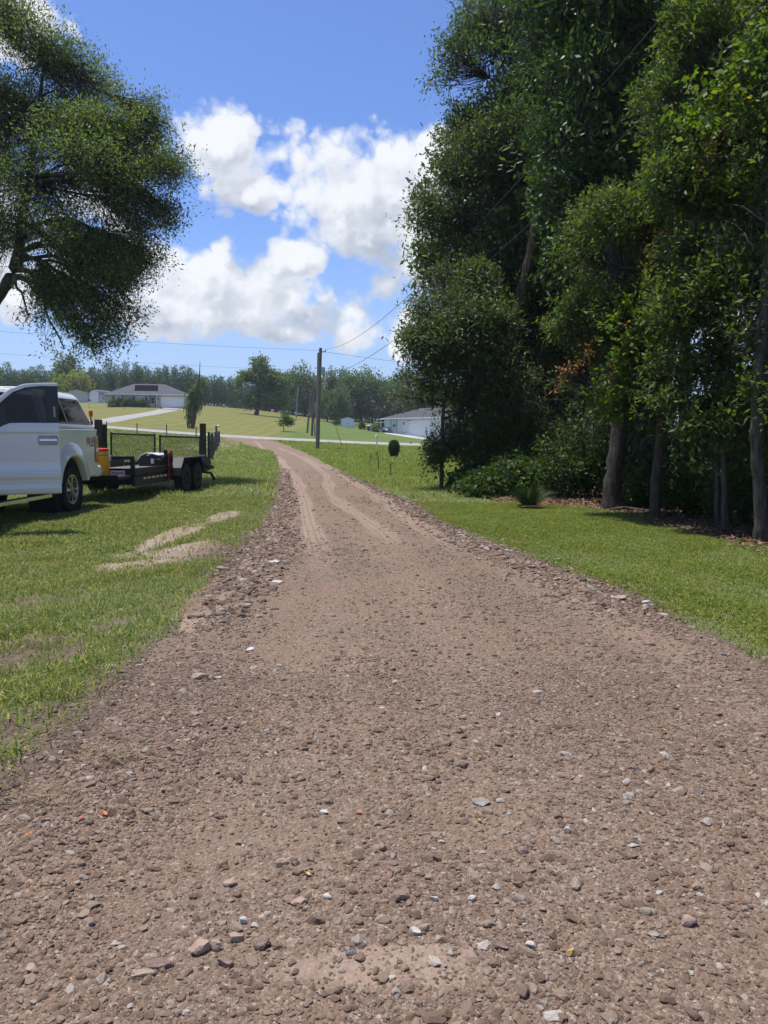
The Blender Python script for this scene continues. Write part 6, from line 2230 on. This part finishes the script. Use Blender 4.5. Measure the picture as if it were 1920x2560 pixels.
ZE = 2.55
wl = MB()
wl.b2((-8.1, 0, -1.2), (.10, 9, ZE)).b2((1.6, 0, -1.2), (8.1, 9, ZE)).b2((.10, 1.1, -1.2), (1.6, 9, ZE))
wl.build('wall', M_BEIGE, house)
rfh = hip_roof(-8.1, 8.1, 0, 9, ZE + .04, 2.35, .55, -2.9, 3.4, M_SHGL, house)
sl = (2.35) / (4.5 + .55)
for k in range(6):
    x0 = -2.75 + k * .80
    ya, yb = .95, 3.75
    MB().add([(x0, ya, ZE + .10 + (ya + .55) * sl), (x0 + .77, ya, ZE + .10 + (ya + .55) * sl), (x0 + .77, yb, ZE + .10 + (yb + .55) * sl), (x0, yb, ZE + .10 + (yb + .55) * sl),
              (x0, ya, ZE + .05 + (ya + .55) * sl), (x0 + .77, ya, ZE + .05 + (ya + .55) * sl), (x0 + .77, yb, ZE + .05 + (yb + .55) * sl), (x0, yb, ZE + .05 + (yb + .55) * sl)],
             [(0, 1, 2, 3), (4, 7, 6, 5), (0, 4, 5, 1), (1, 5, 6, 2), (2, 6, 7, 3), (3, 7, 4, 0)]).build('solar_panel', M_SOLAR, rfh)
fa = MB().b2((-8.66, -.60, ZE - .16), (8.66, -.56, ZE + .05)).b2((-8.66, 9.56, ZE - .16), (8.66, 9.60, ZE + .05)).b2((-8.70, -.6, ZE - .16), (-8.66, 9.6, ZE + .05)).b2((8.66, -.6, ZE - .16), (8.70, 9.6, ZE + .05))
fa.build('fascia', M_TRIMW, rfh)


def window(par, x0, x1, z0, z1, y=-.02, shutters=True, muntin=True):
    f = MB()
    f.b2((x0 - .08, y - .05, z0 - .08), (x1 + .08, y + .03, z0)).b2((x0 - .08, y - .05, z1), (x1 + .08, y + .03, z1 + .08)).b2((x0 - .08, y - .05, z0), (x0, y + .03, z1)).b2((x1, y - .05, z0), (x1 + .08, y + .03, z1))
    if muntin:
        f.b2((x0, y - .04, (z0 + z1) / 2 - .03), (x1, y + .02, (z0 + z1) / 2 + .03))
        f.b2(((x0 + x1) / 2 - .03, y - .038, z0), ((x0 + x1) / 2 + .03, y + .018, z1)) if x1 - x0 > 1.3 else None
    w = f.build('window', M_TRIMW, par)
    MB().b2((x0, y - .01, z0), (x1, y, (z0 + z1) / 2)).build('pane', M_PANE, w)
    MB().b2((x0, y - .011, (z0 + z1) / 2 + .002), (x1, y - .001, z1)).build('blind', M_BLIND, w)
    if shutters:
        for xa in (x0 - .50, x1 + .10):
            MB().b2((xa, y - .04, z0 - .05), (xa + .38, y + .015, z1 + .05)).build('shutter', M_GREEN, par)


window(house, -6.6, -5.45, .85, 2.15)
window(house, -2.5, -.75, .85, 2.15)
MB().b2((-4.9, -.03, 0), (-4.6, .01, ZE - .05)).build('downspout', M_BEIGE, house)
d_ = MB().b2((.35, 1.03, 0), (1.40, 1.10, 2.15)).build('door', M_TRIMW, house)
MB().b2((.52, 1.0, .85), (1.22, 1.035, 1.95)).build('pane', M_SCREEN, d_)
MB().b2((.52, .99, 1.35), (1.22, 1.03, 1.42)).build('rail', M_TRIMW, d_)
for x0 in (1.60, -.02):
    MB().b2((x0, -.05, 0), (x0 + .12, .02, ZE - .05)).build('entry_post', M_TRIMW, house)
gdo = MB().b2((2.55, -.02, .0), (7.30, .04, 2.15)).build('garage_door', M_TRIMW, house)
for rr_ in range(4):
    for cc in range(4):
        MB().b2((2.68 + cc * 1.17, -.045, .08 + rr_ * .53), (2.68 + cc * 1.17 + 1.03, -.015, .08 + rr_ * .53 + .41)).build('panel', M_TRIMW, gdo, .02)
gf = MB().b2((2.43, -.05, 0), (2.55, .05, 2.27)).b2((7.30, -.05, 0), (7.42, .05, 2.27)).b2((2.55, -.05, 2.15), (7.30, .05, 2.27)).build('door_frame', M_BEIGE, gdo)
MB().box((2.05, -.10, 1.65), (.16, .16, .30)).build('wall_lamp', M_BLKM, house)
hp = np.array(house.matrix_basis.translation)
def house_pt(x, y, z=0):
    p = Matrix.Rotation(R(15), 3, 'Z') @ Vector((x * .94, y * .94, z))
    return (hb_.x + p.x, hb_.y + p.y)


for k, (x, w, lab) in enumerate(((-7.2, .95, 'round shrub at the west corner of the beige house'), (-5.9, .7, 'low shrub under the first window of the beige house'), (-4.85, .6, 'small shrub by the downspout of the beige house'),
                                 (-3.4, .85, 'tall shrub between the two windows of the beige house'), (-2.1, .95, 'clipped shrub under the second window of the beige house'), (-.9, .85, 'shrub beside the entry of the beige house'))):
    X, Y = house_pt(x, -.95)
    o = make_shrub('shrub', lab, 'shrub', (X, Y, gz(X, Y)), [((0, 0, .6), w, .7, .62), ((.3 * w, 0, .85), .5 * w, .5, .45)], 420, (.30, .17), L_SHADE if k % 2 else L_FIELD, 1300 + k, stems=4, per=6, twig=.4, spread=.15, gscale=1.2)

ribbon('house_driveway', [on_ground(428, 149)[:2], on_ground(392, 126)[:2], on_ground(345, 109)[:2], on_ground(292, 95.5)[:2], on_ground(235, 86)[:2], on_ground(150, 78.2)[:2]], [5.2, 4.2, 3.4, 3.2, 3.4, 4.5], M_ASPH, .05)
X, Y = house_pt(4.95, -2.0)
ap = ribbon('concrete_apron', [house_pt(4.95, -.05), house_pt(4.95, -2.0), house_pt(4.6, -4.6)], [5.0, 5.0, 5.6], M_CONC, .085, 12)

# ---- sheds and the white house
def gable_house(par, w, d, h, rise, oh, wall_m, roof_m, gambrel=False):
    if gambrel:
        ol = [(-w / 2, -.8), (w / 2, -.8), (w / 2, h), (w / 2 * .72, h + rise * .68), (0, h + rise), (-w / 2 * .72, h + rise * .68), (-w / 2, h)]
        rl_ = [(-w / 2 - oh, h - oh * .6), (-w / 2 * .72, h + rise * .68), (0, h + rise), (w / 2 * .72, h + rise * .68), (w / 2 + oh, h - oh * .6)]
    else:
        ol = [(-w / 2, -.8), (w / 2, -.8), (w / 2, h), (0, h + rise), (-w / 2, h)]
        k = rise / (w / 2)
        rl_ = [(-w / 2 - oh, h - oh * k), (0, h + rise), (w / 2 + oh, h - oh * k)]
    MB().prism(ol, 0, d, 'XZ').build('wall', wall_m, par)
    t = .07
    up = [(p, q + t + .012) for p, q in rl_] + [(p, q + .012) for p, q in reversed(rl_)]
    return MB().prism(up, -oh * .6, d + oh * .6, 'XZ').build('roof', roof_m, par)


bs_ = on_ground(246, 166)
barn = thing('garden_barn', 'white barn shaped shed with gambrel roof beside the beige house', 'shed', tuple(bs_), R(-18))
gable_house(barn, 2.7, 4.6, 1.75, 1.05, .10, M_SIDING, M_ROOFM, True)
MB().b2((-1.05, -.05, .0), (1.05, -.01, 1.6)).build('door', M_TRIMW, barn, .01)
for y0 in (1.0, 3.2):
    w = MB().b2((1.36, y0, .75), (1.42, y0 + .55, 1.45)).build('window', M_BLKM, barn)
    MB().b2((1.40, y0 + .08, .82), (1.43, y0 + .47, 1.38)).build('pane', M_BLIND, w)
d_ = MB().b2((1.36, 1.95, .02), (1.41, 2.85, 1.65)).build('door', M_BLKM, barn)
MB().b2((1.40, 2.05, .1), (1.425, 2.75, 1.55)).build('panel', M_BLIND, d_)
MB().b2((1.33, -.06, 0), (1.40, .02, 1.75)).b2((-1.40, -.06, 0), (-1.33, .02, 1.75)).build('corner_trim', M_BLKM, barn)

ms_ = on_ground(203, 172)
ms = thing('metal_shed', 'low pale metal shed half hidden behind the truck cap', 'shed', tuple(ms_), R(10))
gable_house(ms, 4.4, 6, 2.2, .6, .15, M_TANS, M_TANS)
MB().b2((-1.2, -.05, 0), (1.2, -.01, 1.9)).build('door', M_TANS, ms)
for k in range(9):
    MB().b2((-2.15 + k * .5, -.035, 0), (-2.10 + k * .5, -.004, 2.1)).build('rib', M_TANS, ms)

ws_ = on_ground(870, 150)
wsd = thing('white_shed', 'small white shed with gable roof and double doors alone on the green lawn', 'shed', tuple(ws_), R(4))
gable_house(wsd, 2.6, 2.6, 1.45, .42, .14, M_SIDING, M_SIDING)
for x0 in (-.80, .02):
    d_ = MB().b2((x0, -.05, .05), (x0 + .78, -.01, 1.38)).build('door', M_TRIMW, wsd, .01)
    MB().b2((x0 + (.66 if x0 < 0 else .06), -.08, .65), (x0 + (.72 if x0 < 0 else .12), -.05, .80)).build('handle', M_BLKM, d_)
for x0 in (-1.32, 1.26):
    MB().b2((x0, -.04, 0), (x0 + .06, .0, 1.45)).build('corner_trim', M_GALV, wsd)

wb = on_ground(961, 134)
wh = thing('white_house', 'white house with dark hip roof and wide garage door, partly hidden by the woods', 'house', tuple(wb), R(-46))
Lw = 15.0
MB().b2((0, 0, -1.6), (Lw, 9, 2.35)).build('wall', M_SIDING, wh)
rfw = hip_roof(0, Lw, 0, 9, 2.40, 1.75, .45, 4.5, Lw - 4.5, M_SHGD, wh)
MB().b2((-.5, -.49, 2.22), (Lw + .5, -.45, 2.42)).b2((-.5, -.49, 2.22), (-.455, 9.49, 2.42)).build('fascia', M_TRIMW, rfw)
MB().b2((-2.3, .3, -1.4), (-.02, 5.5, -.02)).build('porch_base', M_SIDING, wh)
pf = MB()
for x, y in ((-2.25, .35), (-2.25, 2.0), (-2.25, 3.7), (-2.25, 5.45), (-1.2, .35)):
    pf.b2((x - .05, y - .05, -.02), (x + .05, y + .05, 2.25))
pf.b2((-2.35, .25, 2.2), (-.02, 5.6, 2.32))
po_ = pf.build('porch_frame', M_TRIMW, wh)
MB().b2((-2.27, .36, .0), (-2.24, 5.45, 2.2)).b2((-2.25, .34, .0), (-.03, .36, 2.2)).build('screen', M_SCREEN, po_)
for x in (1.6, 3.0):
    MB().b2((x, -.07, 0), (x + .09, -.005, 2.25)).build('downspout', M_GALV, wh)
window(wh, 2.1, 2.8, .9, 1.9, shutters=False)
dd_ = MB().b2((4.3, -.06, 0), (5.25, -.01, 2.05)).build('door', M_TRIMW, wh)
MB().b2((4.62, -.08, 1.25), (4.95, -.055, 1.75)).build('pane', M_PANE, dd_)
gd2 = MB().b2((6.0, -.05, 0), (11.0, -.01, 2.1)).build('garage_door', M_TRIMW, wh)
for rr_ in range(4):
    for cc in range(4):
        MB().b2((6.12 + cc * 1.23, -.075, .08 + rr_ * .51), (6.12 + cc * 1.23 + 1.08, -.045, .08 + rr_ * .51 + .40)).build('panel', M_TRIMW, gd2, .02)


def wh_pt(x, y):
    p = Matrix.Rotation(R(-46), 3, 'Z') @ Vector((x, y, 0))
    return (wb.x + p.x, wb.y + p.y)


X, Y = wh_pt(1.3, -.85)
ac = thing('air_conditioner', 'grey outdoor air conditioner box against the white house wall', 'air conditioner', (X, Y, gz(X, Y)), R(-46))
MB().b2((-.45, -.4, 0), (.45, .4, .95)).build('cabinet', plain('grey_cabinet', (.27, .27, .26), .6, var=.1), ac, .03)
for k in range(6):
    MB().b2((-.40, -.42, .12 + k * .13), (.40, -.40, .18 + k * .13)).build('louver', M_GALV, ac)
MB().lathe([(.32, .95), (.30, .99), (.05, 1.0)], (0, 0, 0), 'Z', 16).build('fan_guard', M_BLKM, ac)
ribbon('white_house_driveway', [wh_pt(8.5, -.06), wh_pt(8.5, -5), (17, 108), (24, 78.2)], [5.2, 5.2, 3.6, 4.5], M_CONC, .07)

# golf cart by the porch
gc = on_ground(951, 128)
cart = thing('golf_cart', 'small white golf cart parked beside the screened porch of the white house', 'golf cart', tuple(gc), R(-20))
MB().prism([(-1.1, .25), (-1.15, .75), (-.5, .80), (-.3, .45), (.5, .45), (.6, .70), (1.1, .62), (1.1, .25)], -.55, .55, 'XZ').build('body', M_TRIMW, cart, .03)
MB().b2((-.9, -.6, 1.62), (.75, .6, 1.68)).build('roof', M_TRIMW, cart, .02)
MB().tube([(-.85, .5, .7), (-.8, .52, 1.62)], .025, 6).tube([(-.85, -.5, .7), (-.8, -.52, 1.62)], .025, 6).tube([(.6, .5, .65), (.65, .52, 1.62)], .025, 6).tube([(.6, -.5, .65), (.65, -.52, 1.62)], .025, 6).build('roof_post', M_BLKM, cart)
MB().b2((-.55, -.5, .62), (.1, .5, .76)).b2((-.62, -.5, .76), (-.5, .5, 1.15)).build('seat', M_SEAT, cart, .03)
for x in (-.75, .8):
    for s in (1, -1):
        MB().lathe([(.12, -.09), (.22, -.09), (.23, 0), (.22, .09), (.12, .09)], (x, s * .52, .23), 'Y', 16).build('wheel', M_RUBBER, cart, smooth=True)
bb = on_ground(922, 128)
bt = thing('blue_bin', 'blue bin with white lid standing on the lawn near the golf cart', 'bin', tuple(bb))
MB().lathe([(.24, 0), (.30, .75), (.31, .78)], (0, 0, 0), 'Z', 16).build('bin', M_BLUE, bt, smooth=True)
MB().lathe([(.31, .78), (.33, .82), (.30, .88), (.1, .92)], (0, 0, 0), 'Z', 16).build('lid', M_TRIMW, bt, smooth=True)
wp_ = on_ground(927, 130)
wpo = thing('well_tank', 'narrow white well tank standing beside the blue bin', 'tank', tuple(wp_))
MB().lathe([(.17, 0), (.18, .1), (.18, 1.0), (.12, 1.12), (.03, 1.16)], (0, 0, 0), 'Z', 14).build('tank', M_TRIMW, wpo, smooth=True)
MB().tube([(.22, 0, 0), (.22, 0, .5), (.15, 0, .55)], .03, 6).build('pipe', M_GALV, wpo)
for k, (px, Y, w, lab) in enumerate(((905, 138, .62, 'low round bush between the white shed and the blue bin'), (936, 127, .75, 'loose bush between the blue bin and the golf cart'), (846, 152, .9, 'dark bush against the near side of the small white shed'))):
    b = on_ground(px, Y)
    make_shrub('shrub', lab, 'shrub', tuple(b), [((0, 0, .55), w, w, .6), ((.2, 0, .9), w * .5, w * .5, .4)], 500, (.28, .15), L_FIELD if k == 1 else L_SHADE, 1400 + k, stems=4, per=6, twig=.35, spread=.14, gscale=1.2)

# mailbox by the street and a post lamp near the beige house
mb_ = on_ground(942, 71.8)
mbx = thing('mailbox', 'white mailbox on a white post beside the street in front of the white house', 'mailbox', tuple(mb_), R(8))
MB().b2((-.055, -.055, -.1), (.055, .055, .72)).build('post', M_TRIMW, mbx)
MB().prism([(-.10, .72), (.10, .72), (.10, .85), (.07, .92), (0, .95), (-.07, .92), (-.10, .85)], -.26, .24, 'XZ').build('box', M_TRIMW, mbx, .008)
MB().b2((.102, -.05, .78), (.110, -.02, .93)).build('flag', M_RED, mbx)
ll = on_ground(232, 150)
lpo = thing('sign_post', 'slim white post carrying a small dark box west of the beige house', 'post', tuple(ll))
MB().b2((-.07, -.07, -.1), (.07, .07, 1.35)).build('post', M_TRIMW, lpo)
MB().b2((-.10, -.20, 1.35), (.42, .15, 1.62)).build('box', M_BLKM, lpo, .03)
dl = on_ground(318, 146)
dpo = thing('yard_post', 'thin dark post on the lawn in front of the beige house', 'post', tuple(dl))
MB().tube([(0, 0, -.1), (0, 0, 1.6)], .05, 8).build('post', M_BLKM, dpo)

# far field fence
ff = on_ground(560, 200)
M_DPOST = plain('dull_fence_post', (.10, .09, .08), .9, var=.2)
ffo = thing('field_fence', 'low wire fence along the foot of the far pines', 'fence', tuple(ff))
FO2 = np.array(ff)
el2 = []
for px in range(500, 760, 16):
    b = on_ground(px, 196)
    el2.append(np.array(b))
    MB().tube([tuple(np.array(b) - FO2 + (0, 0, -.2)), tuple(np.array(b) - FO2 + (0, 0, 1.15))], .04, 5).build('post', M_DPOST, ffo)
w_ = MB()
for f in (.4, .8, 1.1):
    w_.tube([tuple(p - FO2 + np.array((0, 0, f))) for p in el2], .010, 4)
w_.build('wire', M_DPOST, ffo)

# ---- stones one can tell apart
def rock_mesh(seed, sx, sy, sz, slab=0.0, mt=None):
    r = np.random.default_rng(seed)
    bm = bmesh.new()
    bmesh.ops.create_icosphere(bm, subdivisions=3, radius=1.0)
    nz = SinNoise(seed, 1.6, 3)
    planes = [(unit(r.normal(size=3)), r.uniform(.45, .75)) for _ in range(9)]
    if slab:
        planes += [(np.array([0, 0, 1.0]), .75), (np.array([0, 0, -1.0]), .8)]
        planes += [(np.array([math.cos(a), math.sin(a), .1]), r.uniform(.6, .8)) for a in r.uniform(0, 6.28, 5)]
    for v in bm.verts:
        p = np.array(v.co)
        for d, k in planes:
            e = p @ d - k
            if e > 0:
                p = p - d * e * .95
        p = p * (1 + .06 * float(nz(p * 2.2)))
        v.co = (p[0] * sx, p[1] * sy, p[2] * sz)
    me = bpy.data.meshes.new('stone')
    bm.to_mesh(me)
    bm.free()
    me.materials.append(mt)
    return me


def stone_mat(name, a, b, c):
    mt, nt, bs = new_mat(name)
    co = nt.objco()
    n1_ = nt.noise(co, 22, 6, .7)
    n2_ = nt.noise(co, 90, 5, .7)
    cl = nt.mix(nt.step(n1_, .35, .65), a, b)
    cl = nt.mix(nt.m('MULTIPLY', nt.step(n2_, .55, .7), .7), cl, c)
    nt.put(bs.inputs['Base Color'], cl)
    bs.inputs['Roughness'].default_value = .92
    bs.inputs['Specular IOR Level'].default_value = .2
    bump(nt, bs, nt.m('ADD', n1_, n2_), .6, .006)
    return mt


MS_BROWN = stone_mat('brown_stone', (0.173, 0.119, 0.091), (0.270, 0.193, 0.151), (0.375, 0.294, 0.240))
MS_GREY = stone_mat('grey_stone', (0.200, 0.180, 0.154), (0.338, 0.306, 0.264), (0.100, 0.090, 0.077))
MS_WHITE = stone_mat('pale_stone', (0.391, 0.370, 0.326), (0.598, 0.571, 0.514), (0.230, 0.202, 0.168))
MS_YEL = stone_mat('yellow_stone', (.33, .22, .08), (.48, .34, .14), (.22, .16, .10))
MS_TAN = stone_mat('tan_stone', (0.286, 0.201, 0.151), (0.403, 0.299, 0.230), (0.182, 0.134, 0.106))
# px, v, width px, height px, material, flat, label
STONES = [
    (684, 1414, 34, 12, MS_WHITE, 1, 'long smooth pale stone lying alone on the loose edge, the farthest big one'),
    (620, 1641, 24, 12, MS_WHITE, 1, 'white broken stone among rubble at the driveway edge, halfway to the camera'),
    (490, 1724, 48, 22, MS_TAN, 1, 'biggest flat tan slab at the edge of the lawn, like a broken brick'),
    (545, 1423, 32, 11, MS_GREY, 1, 'dark grey flat stone at the edge of the bare lawn patch'),
    (668, 1452, 26, 7, MS_BROWN, 1, 'thin flat reddish brown slab just below the long pale stone'),
    (690, 1462, 26, 9, MS_WHITE, 1, 'thin whitish flake of stone just below the long pale stone'),
    (535, 1723, 18, 7, MS_WHITE, 1, 'small white chip beside the big tan slab'),
    (290, 1690, 24, 12, MS_BROWN, 0, 'brown clod at the corner of the lawn edge'),
    (340, 1937, 26, 22, MS_GREY, 0, 'grey speckled stone near the tufts at the lower edge of the lawn'),
    (190, 2014, 18, 14, MS_WHITE, 0, 'small white stone below the grass tufts'),
    (474, 1888, 20, 24, MS_TAN, 0, 'upright tan chip on the gravel nearest the lawn'),
    (50, 2198, 34, 28, MS_TAN, 0, 'tan stone in the lower corner beside dry grass wisps'),
    (165, 2244, 20, 20, MS_BROWN, 0, 'round dark clod resting on the sandy patch'),
    (693, 2228, 34, 30, MS_TAN, 0, 'squarish tan stone in the cluster of larger stones'),
    (745, 2248, 46, 24, MS_BROWN, 0, 'pointed brown stone lying flat in the cluster of larger stones'),
    (722, 2224, 22, 32, MS_TAN, 0, 'narrow upright tan stone in the cluster of larger stones'),
    (765, 2216, 22, 22, MS_GREY, 0, 'round grey stone at the far side of the cluster of larger stones'),
    (556, 2280, 34, 26, MS_TAN, 0, 'tan stone to the side of the cluster of larger stones'),
    (715, 2338, 40, 20, MS_BROWN, 1, 'dark tilted slab right behind the pale flat slab'),
    (737, 2342, 42, 24, MS_TAN, 1, 'pale flat slab with sharp edges in the lower middle'),
    (810, 2326, 24, 20, MS_WHITE, 0, 'white stone to the side of the pale flat slab'),
    (586, 2395, 24, 24, MS_WHITE, 0, 'white speckled stone below the pale flat slab'),
    (619, 2410, 20, 20, MS_WHITE, 0, 'smaller white stone close to the white speckled one'),
    (565, 2445, 36, 30, MS_TAN, 1, 'flat tan stone leaning on its neighbours low in the picture'),
    (470, 2468, 60, 42, MS_TAN, 1, 'large flat tan stone low in the picture'),
    (515, 2468, 30, 40, MS_TAN, 0, 'long tan stone tight against the large flat one'),
    (635, 2462, 40, 40, MS_BROWN, 0, 'rounded brown lump standing beside the flat tan stones'),
    (540, 2518, 40, 36, MS_BROWN, 0, 'brown lump at the very bottom, beside the sandy patch'),
    (360, 2520, 60, 30, MS_BROWN, 0, 'wide brown lump near the bottom edge'),
    (315, 2545, 50, 30, MS_TAN, 0, 'tan lump touching the bottom edge of the picture'),
    (20, 2535, 36, 30, MS_TAN, 0, 'tan lump in the bottom corner'),
    (870, 2489, 28, 34, MS_GREY, 0, 'black and white speckled stone on the pale sandy patch'),
    (805, 2085, 22, 14, MS_WHITE, 0, 'white knobbly stone in mid gravel'),
    (908, 2170, 16, 20, MS_TAN, 0, 'small square tan stone in mid gravel'),
    (820, 2056, 24, 18, MS_BROWN, 0, 'brown stone by the white knobbly one'),
    (1215, 2060, 46, 18, MS_GREY, 1, 'long dark grey stone lying across the gravel, the longest one there'),
    (1442, 2140, 20, 22, MS_WHITE, 0, 'pale upright stone in mid gravel beyond the centre'),
    (1610, 2172, 30, 20, MS_BROWN, 0, 'brown stone standing out in the gravel'),
    (1688, 2094, 22, 22, MS_BROWN, 0, 'round brown stone in the far gravel'),
    (1765, 2388, 44, 38, MS_TAN, 0, 'big angular tan stone, the largest on its side'),
    (1673, 2432, 32, 18, MS_GREY, 0, 'blue grey stone lower than the big angular one'),
    (1067, 2423, 30, 26, MS_TAN, 0, 'square cut tan stone beside a speckled one'),
    (1042, 2435, 28, 28, MS_WHITE, 0, 'white speckled stone touching the square cut tan one'),
    (1192, 2338, 24, 20, MS_WHITE, 0, 'bright white stone in the lower middle gravel'),
    (1093, 2337, 18, 20, MS_WHITE, 0, 'small whitish stone in line with the bright white one'),
    (1355, 2472, 30, 28, MS_WHITE, 0, 'pale crumbly stone near the yellow one'),
    (1459, 2490, 28, 30, MS_YEL, 0, 'bright yellow ochre stone, the only yellow one'),
    (1272, 2475, 34, 28, MS_BROWN, 0, 'round brown lump near the pale crumbly stone'),
    (1000, 2330, 44, 34, MS_BROWN, 1, 'flat brown clod pressed into the gravel'),
    (1376, 2366, 24, 20, MS_TAN, 0, 'tan stone between the bright white and the big angular stones'),
    (1556, 1498, 36, 20, MS_TAN, 0, 'pointed pale tan rock at the lawn edge of the driveway, the tallest there'),
    (1628, 1511, 22, 8, MS_WHITE, 1, 'thin white stone lying in the grass beside the pointed rock'),
    (1664, 1541, 34, 10, MS_TAN, 1, 'flat tan stone half sunk at the lawn edge'),
    (1403, 1399, 16, 10, MS_GREY, 0, 'grey stone lying in the lawn a step away from the driveway'),
    (1396, 1440, 16, 8, MS_TAN, 1, 'small flat stone at the grass margin'),
    (1214, 1361, 22, 9, MS_TAN, 1, 'flat pale stone among the rubble of the far edge'),
    (1268, 1378, 14, 8, MS_WHITE, 0, 'small white stone at the far rubble edge'),
    (1335, 1432, 26, 9, MS_BROWN, 1, 'flat brown slab at the rubble edge before the lawn'),
    (1222, 1380, 20, 8, MS_BROWN, 1, 'thin flat stone stacked on the far rubble edge'),
    (1826, 1664, 18, 12, MS_GREY, 0, 'dark stone on the gravel bank by the lawn at the picture edge'),
    (1252, 1687, 18, 12, MS_WHITE, 0, 'white stone on the packed gravel in the middle distance'),
    (1256, 1826, 12, 12, MS_WHITE, 0, 'round white pebble alone on the packed gravel'),
    (1165, 1830, 24, 18, MS_TAN, 0, 'pinkish stone in the middle of the driveway'),
    (1547, 1202, 10, 6, MS_GREY, 0, ''),
]
for k, (px, v, wp, hp_, mt, slab, lab) in enumerate(STONES):
    if not lab:
        continue
    d = 2592 / (v + hp_ * .35 - 1090.0)
    x = (px - 960) / 1920 * d
    sx = wp / 1920 * d / 2 * 1.28
    sz = hp_ / 1920 * d / 2 * (1.0 if slab else .95) * 1.05
    me = rock_mesh(2000 + k, sx, sx * (.62 if not slab else .75), sz, slab, mt)
    o = link(bpy.data.objects.new('stone', me))
    o.location = (x, d, surf1(x, d) + sz * .45)
    o.rotation_euler = (0, 0, .35 * math.sin(k * 3.7))
    tag(o, lab, 'stone', 'larger stones lying on the driveway')

# ---- fallen leaves and wisps of dry grass in the foreground
M_LEAFY = plain('yellow_leaf', (.55, .33, .06), .6, var=.2, scale=40)
M_LEAFO = plain('orange_leaf', (.42, .13, .03), .6, var=.2, scale=40)
for px, v, s, mt, lab in ((384, 2035, .016, M_LEAFY, 'yellow fallen leaf on the gravel near the grass tufts'), (758, 2272, .012, M_LEAFY, 'small yellow fallen leaf in the cluster of larger stones'), (228, 2115, .018, M_LEAFO, 'orange fallen leaf by the dry grass wisps'),
                          (170, 2132, .014, M_LEAFO, 'small upright orange leaf by the dry grass wisps'), (1209, 1945, .018, M_LEAFY, 'yellow fallen leaf in the middle of the driveway'), (1210, 2118, .013, M_LEAFY, 'tiny yellow leaf past the long dark grey stone'),
                          (893, 2092, .016, M_LEAFO, 'pale orange leaf in mid gravel'), (1682, 1870, .018, M_LEAFO, 'red fallen leaf on the packed gravel at the side'), (28, 2180, .014, M_LEAFO, 'rusty leaf beside the tan corner stone')):
    d = 2592 / (v - 1090.0)
    x = (px - 960) / 1920 * d
    m = MB().add([(-s, 0, .002), (-.4 * s, -.42 * s, .006), (.5 * s, -.35 * s, .004), (s, 0, .008), (.5 * s, .38 * s, .006), (-.4 * s, .42 * s, .003), (0, 0, .001)], [(6, 0, 1), (6, 1, 2), (6, 2, 3), (6, 3, 4), (6, 4, 5), (6, 5, 0)])
    o = m.build('fallen_leaf', mt)
    o.location = (x, d, surf1(x, d) + .008)
    o.rotation_euler = (.1, -.15, px * .7)
    tag(o, lab, 'leaf', 'fallen leaves on the gravel')
n = 240
cx = rng.choice([-1.38, -1.20, -1.05, -1.30, -1.28], n)
cyv = {-1.38: 2.75, -1.20: 2.62, -1.05: 2.95, -1.30: 2.35, -1.28: 3.1}
x = cx + rng.normal(size=n) * .05
y = np.array([cyv[c] for c in cx]) + rng.normal(size=n) * .06
a = rng.uniform(0, 6.283, n); ln = rng.uniform(.05, .14, n)
t = np.linspace(0, 1, 5)[None]
P = np.stack([x[:, None] + np.cos(a)[:, None] * ln[:, None] * t, y[:, None] + np.sin(a)[:, None] * ln[:, None] * t, surf(x, y)[:, None] + .006 + (ln * .5)[:, None] * t * (1.1 - t)], -1)
v, q = tubes_np(P, np.linspace(.0015, .0006, 5)[None] * np.ones((n, 1)), 3)
tag(np_mesh('dry_grass', v, [q], M_STRAW), 'wisps of dry grass lying at the lower edge of the lawn', 'dry grass', kind='stuff')
# a fallen branch on the litter by the thick trunk
fb_ = on_ground(1575, 13.6)
o = thing('fallen_branch', 'pale fallen branch lying on the brown leaves by the thick dark trunk', 'branch', (fb_.x, fb_.y, fb_.z + .03))
MB().tube([(-.35, .1, .02), (-.1, 0, .06), (.2, -.05, .02), (.5, -.25, .0)], [.012, .018, .016, .008], 6).tube([(-.1, 0, .06), (-.2, -.05, .14)], [.010, .004], 5).build('stick', M_POST, o, smooth=True)
# ================================================================== AIR
bpy.context.view_layer.update()
zlo, zhi = float(GZ.min()) - 1.0, max(float(GZ.max()), 20.0)
for o in scn.objects:
    if o.type == 'MESH' and o is not ground:
        for c in o.bound_box:
            zhi = max(zhi, (o.matrix_world @ Vector(c)).z)
hz = MB().b2((-430, -50, zlo), (430, 770, zhi + 1.0))
mt = bpy.data.materials.new('air')
mt.use_nodes = True
tn = mt.node_tree
tn.nodes.remove(tn.nodes['Principled BSDF'])
pv = tn.nodes.new('ShaderNodeVolumePrincipled')
pv.inputs['Color'].default_value = (.86, .92, 1.0, 1)
pv.inputs['Density'].default_value = .00032
pv.inputs['Anisotropy'].default_value = .3
tn.links.new(pv.outputs[0], tn.nodes['Material Output'].inputs['Volume'])
ho = hz.build('haze', mt)
tag(ho, kind='stuff')
